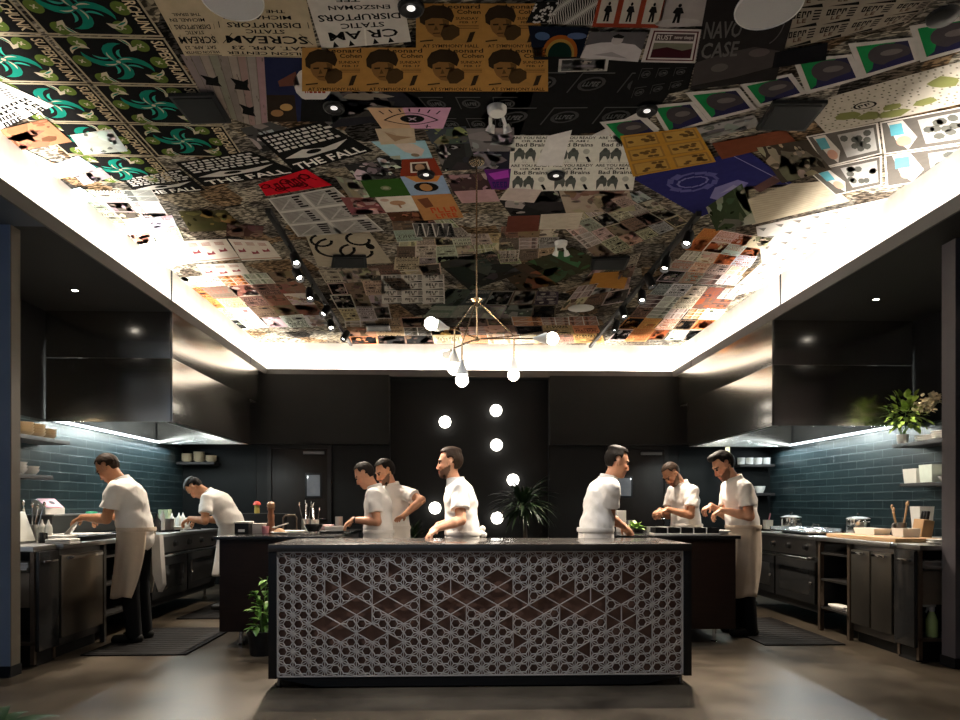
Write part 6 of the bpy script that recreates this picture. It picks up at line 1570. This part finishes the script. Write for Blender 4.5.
def person(label, loc, heading, H=1.78, lean=8, chest=None, bend=0, headpitch=20, headyaw=0, headroll=0, hands=None, hair='short', hairm=None, beard=0, apron=.42, apronm=None,
           skin=(.50, .27, .17), elbow=(-.15, -.2), grip=(40, 40), knot=False, towel=False, hipback=0, bracelet=False, palm=(None, None), band=False, broad=1.0, collar=True):
    """loc: feet (x,y); heading: degrees, 0 faces +X; hands: world points (left, right) of the palm centres."""
    s = H / 1.78; lean = math.radians(lean); chest = math.radians(chest) if chest is not None else lean * 1.25
    ch_, sh_ = math.cos(math.radians(heading)), math.sin(math.radians(heading))
    def toloc(p): d = np.array(p, float) - A(loc[0], loc[1], 0); return A(d[0] * ch_ + d[1] * sh_, -d[0] * sh_ + d[1] * ch_, d[2])
    t = thing('person', label, 'person', (loc[0], loc[1], 0), world=False); ORG[t] = Vector((0, 0, 0)); t.rotation_euler = (0, 0, math.radians(heading))
    hb = -hipback
    hip = A(hb, 0, .95 * s)
    d1 = A(math.sin(lean), 0, math.cos(lean)); d2 = A(math.sin(chest), 0, math.cos(chest))
    waist = hip + d1 * .13 * s; chst = waist + d1 * .09 * s + d2 * .08 * s; neck = chst + d2 * .23 * s
    nk = .55 * chest + math.radians(headpitch) * .45
    dn = A(math.sin(nk), 0, math.cos(nk)); skull = neck + dn * .088 * s + A(.030, 0, 0)
    Rh = rotm((0, 0, 1), math.radians(headyaw)) @ rotm((0, 1, 0), math.radians(headpitch)) @ rotm((1, 0, 0), math.radians(headroll))   # columns: forward, left, up
    fx, fy, fz = Rh[:, 0], Rh[:, 1], Rh[:, 2]
    hc = skull + fz * .075 * s + fx * .01
    q = s
    Rr = [fx, fy, fz]
    hp = lambda x, y, z: hc + (fx * x + fy * y + fz * z) * q
    side = A(0, 1, 0)
    shl = [neck - d2 * .045 * s + A(.0, y * .188 * s * broad, -.012) for y in (1, -1)]
    # arms by two-bone reach
    UA, FA, HA = .285 * s, .255 * s, .09 * s
    arms = []
    for i in (0, 1):
        tgt = toloc(hands[i]) if hands and hands[i] is not None else shl[i] + A(.05, (1, -1)[i] * .06, -.60 * s)
        sg = (1, -1)[i]; sp = shl[i]; dv = tgt - sp; L = np.linalg.norm(dv)
        wr = tgt - nrm(dv + A(.3, 0, -.1)) * HA if palm[i] is None else tgt - nrm(np.array(palm[i], float)) * HA
        dv = wr - sp; L = np.linalg.norm(dv); mx_ = (UA + FA) * .995
        if L > mx_: wr = sp + dv / L * mx_; dv = wr - sp; L = mx_
        ca = (UA ** 2 + L ** 2 - FA ** 2) / (2 * UA * L); ca = max(-1, min(1, ca)); an = math.acos(ca); u = dv / L
        el = elbow if not isinstance(elbow[0], tuple) else elbow[i]
        pole = A(el[0], sg * abs(el[1]) if el[1] < 0 else -sg * el[1], -.6); pole = nrm(pole - u * (pole @ u))
        eb = sp + (u * math.cos(an) + pole * math.sin(an)) * UA
        arms.append((sp, eb, wr, tgt))
    legs = []
    for sg in (1, -1):
        legs.append((A(hb, sg * .095 * s, .93 * s), A(hb * .5 + .02, sg * .105 * s, .50 * s), A(-.02, sg * .11 * s, .075 * s)))
    pts = np.array([hp(0, 0, .15), hp(.15, 0, 0), hp(-.15, 0, 0)] + [p for a in arms for p in a] + [p for l in legs for p in l] + [a[3] + nrm(a[3] - a[2]) * .13 for a in arms] + [neck, hip])
    lo, hi = pts.min(0) - .2, pts.max(0) + .2; lo[2] = -.02
    # ---------------- body
    f = Field(lo, hi, .0068)
    f.ecap(hip - A(0, 0, .02), waist, (.095 * s, .145 * s), (.088 * s, .132 * s), side, .04)
    f.ecap(waist, chst + d2 * .06 * s, (.09 * s, .132 * s * broad), (.105 * s, .160 * s * broad), side, .05)
    f.ecap(shl[0] + A(0, -.04, .0), shl[1] + A(0, .04, .0), (.062 * s, .062 * s), (.062 * s, .062 * s), A(1, 0, 0), .05)
    for a, b, c in legs:
        f.cap(a, b, .085 * s, .055 * s, .03); f.cap(b, c, .056 * s, .038 * s, .02); f.cap(c - A(0, 0, .03), c + A(.14 * s, 0, -.045), .035, .028, .02)
    f.cap(neck - d2 * .02, skull, .058 * s, .055 * s, .03)
    for i, (sp, eb, wr, tg) in enumerate(arms):
        sg = (1, -1)[i]
        f.cap(sp, eb, .052 * s, .043 * s, .025); f.cap(eb, eb + (wr - eb) * .35, .044 * s, .043 * s, .01); f.cap(eb + (wr - eb) * .35, wr, .043 * s, .027 * s, .012)
        # hand: palm, four fingers of different length, thumb from the side near its base
        hd = nrm(tg - wr); up = A(0, 0, 1.) - hd * hd[2]; up = nrm(up) if np.linalg.norm(up) > .1 else A(1, 0, 0)
        lat = np.cross(up, hd) * sg          # towards the little finger side (outer)
        if abs(hd[2]) > .75: lat = nrm(np.cross(hd, A(1., 0, 0))) * 1.0; up = np.cross(hd, lat)
        pe = wr + hd * .09 * s
        f.ell((wr + pe) / 2 + hd * .006, [hd, lat, up], (.058 * s, .043 * s, .018 * s), .012)
        gr = math.radians(grip[i])
        for k, ln in enumerate((.072, .080, .075, .058)):
            o = (k - 1.5) * .0205 * s; p = pe + lat * o - hd * (.012 + .006 * (k == 3)); dd = nrm(hd + lat * o * 2.2); r0 = .0098
            ang = 0; prev = wr + hd * .05 * s + lat * o * .8
            f.cap(prev, p, .011, r0, .006)
            for sgm, fr in enumerate((.45, .32, .23)):
                ang += gr * (.55, .75, .5)[sgm]
                nd = dd * math.cos(ang) - up * math.sin(ang); e = p + nd * ln * s * fr; f.cap(p, e, r0, r0 - .0007, .004); p = e; r0 -= .0007
        tb = wr + hd * .028 * s - lat * .030 * s; td = nrm(hd * .75 - lat * .62 - up * .25 * (1 + math.sin(gr))); m1 = tb + td * .034 * s; td2 = nrm(hd * .9 - lat * .1 - up * .45 * (1 + math.sin(gr)) * .8); f.cap(wr + hd * .02, tb, .015, .014, .012); f.cap(tb, m1, .0135, .0115, .008); f.cap(m1, m1 + td2 * .032 * s, .0112, .0095, .005)
    # head and face
    f.ell(hp(-.008, 0, .035), Rr, (.098 * q, .077 * q, .098 * q), .03)
    f.ell(hp(.026, 0, -.035), Rr, (.070 * q, .062 * q, .085 * q), .03)
    f.ell(hp(.030, 0, -.075), Rr, (.055 * q, .050 * q, .042 * q), .025)
    f.cap(hp(.072, .012, -.103), hp(.072, -.012, -.103), .020 * q, .020 * q, .02)
    f.cap(hp(.086, .04, .030), hp(.086, -.04, .030), .011 * q, .011 * q, .018)
    for y in (1, -1):
        f.ell(hp(.102, y * .031, .010), Rr, (.013 * q, .018 * q, .011 * q), .014, 's')
        f.ell(hp(.066, y * .040, -.022), Rr, (.028 * q, .022 * q, .020 * q), .02)
        f.ell(hp(-.006, y * .080, -.004), Rr, (.022 * q, .010 * q, .033 * q), .006)
        f.ell(hp(.004, y * .090, -.002), Rr, (.010 * q, .006 * q, .018 * q), .004, 's')
        f.ell(hp(.100, y * .012, -.042), Rr, (.012 * q, .010 * q, .009 * q), .006)
    f.cap(hp(.090, 0, .016), hp(.110, 0, -.032), .008 * q, .0115 * q, .012)
    f.ell(hp(.092, 0, -.066), Rr, (.013 * q, .025 * q, .008 * q), .006); f.ell(hp(.089, 0, -.079), Rr, (.013 * q, .022 * q, .008 * q), .006)
    f.ell(hp(.104, 0, -.0725), Rr, (.008 * q, .024 * q, .0022 * q), .003, 's')
    V, Q = f.mesh()
    L_ = (V - hc) @ Rh / q
    col = np.tile(np.array(skin), (len(V), 1)) * (1 + .05 * np.sin(V[:, :1] * 31) * np.sin(V[:, 2:] * 23))
    fm = (np.linalg.norm(L_, axis=1) < .16)
    lips = fm & (np.abs(L_[:, 1]) < .026) & (L_[:, 2] < -.058) & (L_[:, 2] > -.088) & (L_[:, 0] > .085); col[lips] = np.array(skin) * A(.85, .55, .55)
    brow = fm & (np.abs(L_[:, 1]) > .014) & (np.abs(L_[:, 1]) < .052) & (L_[:, 2] > .022) & (L_[:, 2] < .034) & (L_[:, 0] > .06); col[brow] = (.03, .018, .012)
    red = fm & (L_[:, 0] > .05) & (L_[:, 2] < .0) & (L_[:, 2] > -.05); col[red] *= A(1.06, .93, .90)
    if beard:
        st = fm & (L_[:, 2] < np.maximum(-.012 - .55 * L_[:, 0], np.where(np.abs(L_[:, 1]) < .034, -.050, -1))) & (L_[:, 2] > -.15) & (L_[:, 0] > -.008 + .5 * np.maximum(0, -L_[:, 2] - .05)) & ~lips; w = min(1, beard)
        col[st] = col[st] * (1 - .8 * w) + A(.03, .02, .014) * .8 * w
    body = raw_mesh('body', V, Q, M_skin, t, cols=col)
    for y in (1, -1):
        e = MB().sphere(hp(.0865, y * .031, .010), .0115 * q, 10); e.build('eye', M_eye, body)
    # ---------------- hair and beard
    hm = hairm or M_hair
    if hair:
        fh = Field(hc - .19, hc + .19, .006)
        th = {'short': .012, 'crop': .007, 'full': .020, 'back': .013, 'quiff': .018}[hair]
        def hcut(D, p):
            x, y, z = p[0] / q, p[1] / q, p[2] / q
            line = np.maximum(.052 - .0 * x - z, 0)                          # below the hairline in front
            front = np.maximum(x - (.040 + .9 * np.maximum(z - .060, 0)), .0)      # in front of the temples
            cut = np.where(z < .066, x - .034 + .5 * np.maximum(.03 - z, 0), x - .12)
            cut2 = -.085 - z + .35 * np.maximum(x, 0)                      # nape
            ear = .024 - np.sqrt((x + .004) ** 2 + (z + .004) ** 2 + 0 * y)
            return np.maximum(np.maximum(np.maximum(D, cut), np.maximum(cut2, np.where(x > -.03, -.035 - z, -1))), np.where(np.abs(y) > .06, ear, -1)) + .0016 * np.sin(y * 260) * np.sin(x * 90)
        fh.ell(hp(-.010, 0, .038), Rr, ((.098 + th) * q, (.077 + th * .8) * q, (.098 + th) * q), 0, extra=hcut)
        if hair == 'quiff': fh.cap(hp(.065, .035, .125), hp(.065, -.035, .125), .026 * q, .026 * q, .03); fh.ell(hp(.02, 0, .125), Rr, (.075 * q, .055 * q, .03 * q), .03)
        if hair == 'back': fh.ell(hp(-.02, 0, .12), Rr, (.085 * q, .06 * q, .026 * q), .03)
        V, Q = fh.mesh(); raw_mesh('hair', V, Q, hm, t)
        if beard >= 1:
            fb = Field(hc - .17, hc + .17, .006)
            def bcut(D, p):
                x, y, z = p[0] / q, p[1] / q, p[2] / q
                return np.maximum(np.maximum(D, z + .022 + .55 * x), np.maximum(-.002 - x + .5 * np.maximum(0, -z - .05), np.where((np.abs(y) < .024) & (x > .06), -np.maximum(np.abs(z + .073) - .010, -.02) , -1)))
            fb.ell(hp(.032, 0, -.058), Rr, (.074 * q, .060 * q, .074 * q), 0, extra=bcut)
            V, Q = fb.mesh()
            if len(Q): raw_mesh('beard', V, Q, hm, t)
    if band:
        cb = Field(hc - .17, hc + .17, .006)
        cb.ell(hp(-.012, 0, .05), Rr, (.112 * q, .093 * q, .10 * q), 0, extra=lambda D, p: np.maximum(D, np.maximum(.045 * q - p[2], p[2] - .115 * q)))
        V, Q = cb.mesh(); raw_mesh('cap', V, Q, M_cap, t)
    # ---------------- shirt
    g = Field(lo, hi, .0078)
    g.ecap(hip + A(0, 0, .0), waist, (.140 * s, .180 * s), (.138 * s, .176 * s), side, .04)
    g.ecap(waist, chst + d2 * .06 * s, (.136 * s, .172 * s * broad), (.126 * s, .178 * s * broad), side, .06)
    g.ecap(shl[0] + A(0, -.04, 0), shl[1] + A(0, .04, 0), (.064 * s, .070 * s), (.064 * s, .070 * s), A(1, 0, 0), .07)
    g.ell(chst + d2 * .06 * s - np.cross(A(0, 1, 0), d2) * .035 * s, [np.cross(A(0, 1, 0), d2), A(0, 1, 0), d2], (.115 * s, .150 * s, .17 * s), .08)
    g.cap(neck - d2 * .10 * s, neck + dn * .005, .085 * s, .070 * s, .05)
    X, Y, Z = g.grids()
    for sp, eb, wr, tg in arms:                                            # sleeves, cut square at the mouth
        sv = Field(lo, hi, .0078); sv.cap(sp + A(0, 0, -.01), sp + (eb - sp) * .80, .070 * s, .082 * s, 0)
        ax = nrm(eb - sp); c0 = sp + (eb - sp) * .66
        pl = ((X - c0[0]) * ax[0] + (Y - c0[1]) * ax[1] + (Z - c0[2]) * ax[2]).astype(np.float32)
        sv.F = np.maximum(sv.F, pl); k_ = .035 * np.clip(-pl / .10, 0, 1) + 1e-4
        hh = np.maximum(k_ - np.abs(g.F - sv.F), 0) / k_; g.F = np.minimum(g.F, sv.F) - hh * hh * k_ * .25
    X, Y, Z = g.grids()
    # cloth folds
    w1 = np.sin(38 * (Z + .35 * X) + 3 * np.sin(9 * Y + 2)) * np.sin(11 * Y + 7 * X + 1.3)
    w2 = np.sin(23 * (X - .8 * Z) + 4 * np.sin(7 * Z)) * np.sin(17 * Y + 3 * Z)
    g.F += (.0030 * w1 + .0030 * w2 + .0022 * np.sin(61 * (Z + .7 * X) + 5 * np.sin(13 * Y)) * np.sin(19 * (X - .4 * Y) + 8 * Z)).astype(np.float32)
    hem = (hip[2] - .16 * s) - Z
    g.F = np.maximum(g.F, hem.astype(np.float32) + 0 * g.F)
    nq = (X - neck[0] - dn[0] * .012) * dn[0] + (Z - neck[2] - dn[2] * .012) * dn[2]
    nearn = ((X - neck[0]) ** 2 + Y ** 2 + (Z - neck[2]) ** 2) < .13 ** 2
    g.F = np.where(nearn, np.maximum(g.F, (nq - .018).astype(np.float32) + 0 * g.F), g.F)
    V, Q = g.mesh(); sh_o = raw_mesh('shirt', V, Q, M_shirt, t)
    if collar:
        cm = MB(); R_ = rotm((0, 1, 0), nk); ring = []
        for zz, rad in ((-.045, .092), (.044, .078), (.046, .071), (-.03, .074)):
            ring.append([neck + R_ @ A(rad * s * math.cos(a), rad * s * 1.0 * math.sin(a), zz * s) for a in [2 * PI * k / 28 for k in range(28)]])
        vs = [[cm.bm.verts.new(p) for p in r_] for r_ in ring]
        for a_, b_ in zip(vs, vs[1:]):
            for k in range(1, 27): cm.bm.faces.new((a_[k], a_[(k + 1) % 28], b_[(k + 1) % 28], b_[k]))
        cm.build('collar', M_shirt, sh_o)
    # ---------------- trousers, shoes
    p_ = Field(A(-.4, -.35, 0), A(.4, .35, 1.15 * s), .011)
    p_.ecap(hip - A(0, 0, .06), hip + A(0, 0, .03), (.098 * s, .138 * s), (.092 * s, .132 * s), side, .03)
    for a, b, c in legs: p_.cap(a - A(0, 0, .06), b, .088 * s, .074 * s, .03); p_.cap(b, c, .078 * s, .066 * s, .02)
    V, Q = p_.mesh(); V[:, 2] = np.maximum(V[:, 2], .03); raw_mesh('trousers', V, Q, M_trous, t)
    for a, b, c in legs:
        sf = Field(c - A(.14, .09, .11), c + A(.28, .09, .10), .010); sf.cap(A(c[0] - .03, c[1], .045), A(c[0] + .16 * s, c[1], .038), .05, .043, .02); sf.cap(A(c[0], c[1], .09), A(c[0] - .01, c[1], .05), .05, .05, .02)
        V, Q = sf.mesh(); V[:, 2] = np.maximum(V[:, 2], .002); raw_mesh('shoe', V, Q, M_shoe, t)
    # ---------------- half apron wrapped round the front
    if apron:
        am = apronm or M_apron; NA, NZ = 46, 16; z1 = hip[2] + .095 * s; z0 = apron; wrap = math.radians(150)
        Vv, Ff = [], []
        for side_ in (0, 1):
            for j in range(NZ + 1):
                v = j / NZ; z = z1 + (z0 - z1) * v; cx = hb + (.035 - hb) * v * .6 + (waist[0] - hip[0]) * .35 * (1 - v) ** 2
                for i in range(NA + 1):
                    a = -wrap + 2 * wrap * i / NA; ww = wrap * (1 - .28 * v ** 1.5); a *= ww / wrap
                    rx = (.152 + .045 * v) * s; ry = (.196 + .022 * v) * s
                    fo = 1 + (.05 * v) * math.sin(7 * a + 2.2) + .02 * v * math.sin(13 * a + 5 * v)
                    e = .007 * side_
                    Vv.append((cx + (rx * fo - e) * math.cos(a), (ry * fo - e) * math.sin(a), z + .012 * math.sin(5 * a) * v))
        W_ = NA + 1; B_ = W_ * (NZ + 1)
        for j in range(NZ):
            for i in range(NA):
                a_ = j * W_ + i; Ff.append((a_, a_ + W_, a_ + W_ + 1, a_ + 1)); Ff.append((B_ + a_, B_ + a_ + 1, B_ + a_ + W_ + 1, B_ + a_ + W_))
        for i in range(NA):
            Ff.append((i, i + 1, B_ + i + 1, B_ + i)); k_ = NZ * W_ + i; Ff.append((k_, B_ + k_, B_ + k_ + 1, k_ + 1))
        for j in range(NZ):
            a_ = j * W_; Ff.append((a_, B_ + a_, B_ + a_ + W_, a_ + W_)); a_ = j * W_ + NA; Ff.append((a_, a_ + W_, B_ + a_ + W_, B_ + a_))
        ap = raw_mesh('apron', np.array(Vv), np.array(Ff), am, t)
        tie = MB(); cw = hb + (waist[0] - hip[0]) * .35
        tie.tube([(cw +   .156 * s * math.cos(a), .200 * s * math.sin(a), z1 - .012) for a in [2 * PI * k / 32 for k in range(33)]], .011, 6, ell=(.7, 1.9), caps=False)
        if knot:
            kb = A(cw - .165 * s, -.02, z1 - .01)
            for dz, dy in ((.03, -.03), (-.075, -.035), (-.02, .04)):
                tie.sphere(kb + A(-.015, dy, dz), .04, 10, sc=(.7, .9, .75))
            tie.sphere(kb, .022, 8); tie.tube([kb, kb + A(-.03, .01, -.12), kb + A(-.02, .02, -.24)], [.012, .016, .012], 8)
        tie.build('apron_tie', am, ap)
    if towel:
        tm = MB(); c0 = A(hb - .12, -.10, hip[2] + .02)
        tm.prism([c0, c0 + A(-.05, -.05, 0), c0 + A(-.08, -.05, -.46), c0 + A(-.05, -.03, -.53), c0 + A(-.01, 0, -.36)], (.012, .06, .01)); tm.build('side_towel', M_apronw, t)
    if bracelet:
        sp, eb, wr, tg = arms[bracelet - 1]; ax = nrm(wr - eb); c0 = wr - ax * .02
        tm = MB().lathe([(.030, -.008), (.034, -.006), (.034, .006), (.030, .008)], c0, axis=ax, seg=16); tm.build('wristband', M_iron, body)
    t.location = (loc[0], loc[1], 0)
    return t
SK1, SK2, SK3 = (.52, .245, .13), (.60, .30, .18), (.42, .20, .11)
person('cook in beige apron at the left worktop wiping a plate with both hands', (-2.92, 6.50), 180, 1.765, lean=11, chest=17, headpitch=40, hands=[(-3.42, 6.36, 1.09), (-3.38, 6.66, 1.10)], hair='short', hairm=M_hairb, skin=SK1, apron=.42, towel=True, elbow=(-.5, -.2), grip=(45, 45))
person('cook in white with a dark cap bent low over the left range', (-2.72, 8.45), 180, 1.76, lean=22, chest=42, headpitch=62, hands=[(-3.20, 8.30, 1.04), (-3.20, 8.58, 1.03)], hair='crop', skin=SK1, apron=.42, apronm=M_apronw, hipback=.06, elbow=(-.2, -.3), grip=(40, 40), band=True)
person('dark-haired cook leaning left over the tray on the left island, wearing a black wristband', (-.775, 7.0), 178, 1.69, lean=4, headpitch=32, hands=[(-1.08, 6.85, 1.05), (-1.12, 7.12, 1.055)], hair='short', skin=SK2, apron=.42, apronm=M_apronw, elbow=(-.3, -.05), grip=(30, 30), bracelet=1)
person('bearded cook with one hand on the hip, standing behind the wristband cook', (-.665, 7.50), 222, 1.735, lean=3, headpitch=24, headyaw=-14, hands=[(-.60, 7.24, 1.11), (-.93, 7.40, 1.06)], hair='full', beard=1, skin=SK2, apron=.42, apronm=M_apronw, elbow=((-.05, -1.2), (-.2, -.4)), grip=(20, 40), palm=((-.1, -.95, -.25), None))
person('cook with swept-back hair looking left, one hand resting on the front counter', (.055, 6.0), 186, 1.735, lean=5, chest=9, headpitch=2, headyaw=-8, hands=[(-.22, 5.54, 1.005), (-.22, 5.93, 1.02)], hair='back', hairm=M_hairb, beard=1, skin=SK2, apron=.42, apronm=M_apronw, elbow=(-.35, -.05), grip=(28, 35), knot=True)
person('cook facing right, leaning with one hand on the corner of the right island', (1.21, 6.12), 2, 1.775, lean=10, chest=15, headpitch=14, hands=[(1.60, 6.40, 1.0), (1.545, 6.245, .995)], hair='back', skin=SK2, apron=.42, apronm=M_apronw, elbow=(-.3, -.05), grip=(30, 30), knot=False)
person('bearded cook with bowed head plating food behind the right island', (2.54, 7.66), 196, 1.76, lean=6, headpitch=46, hands=[(2.17, 7.42, 1.16), (2.16, 7.58, 1.15)], hair='crop', hairm=M_hairb, beard=1, skin=SK3, apron=.42, apronm=M_apronw, elbow=(-.3, -.3), grip=(50, 50))
person('cook in a long beige apron at the right end of the right island, hands together', (2.76, 6.66), 180, 1.785, lean=6, chest=11, headpitch=32, hands=[(2.42, 6.54, 1.15), (2.38, 6.68, 1.20)], hair='quiff', beard=.9, skin=SK2, apron=.38, elbow=(-.35, -.2), grip=(55, 60), broad=1.05)
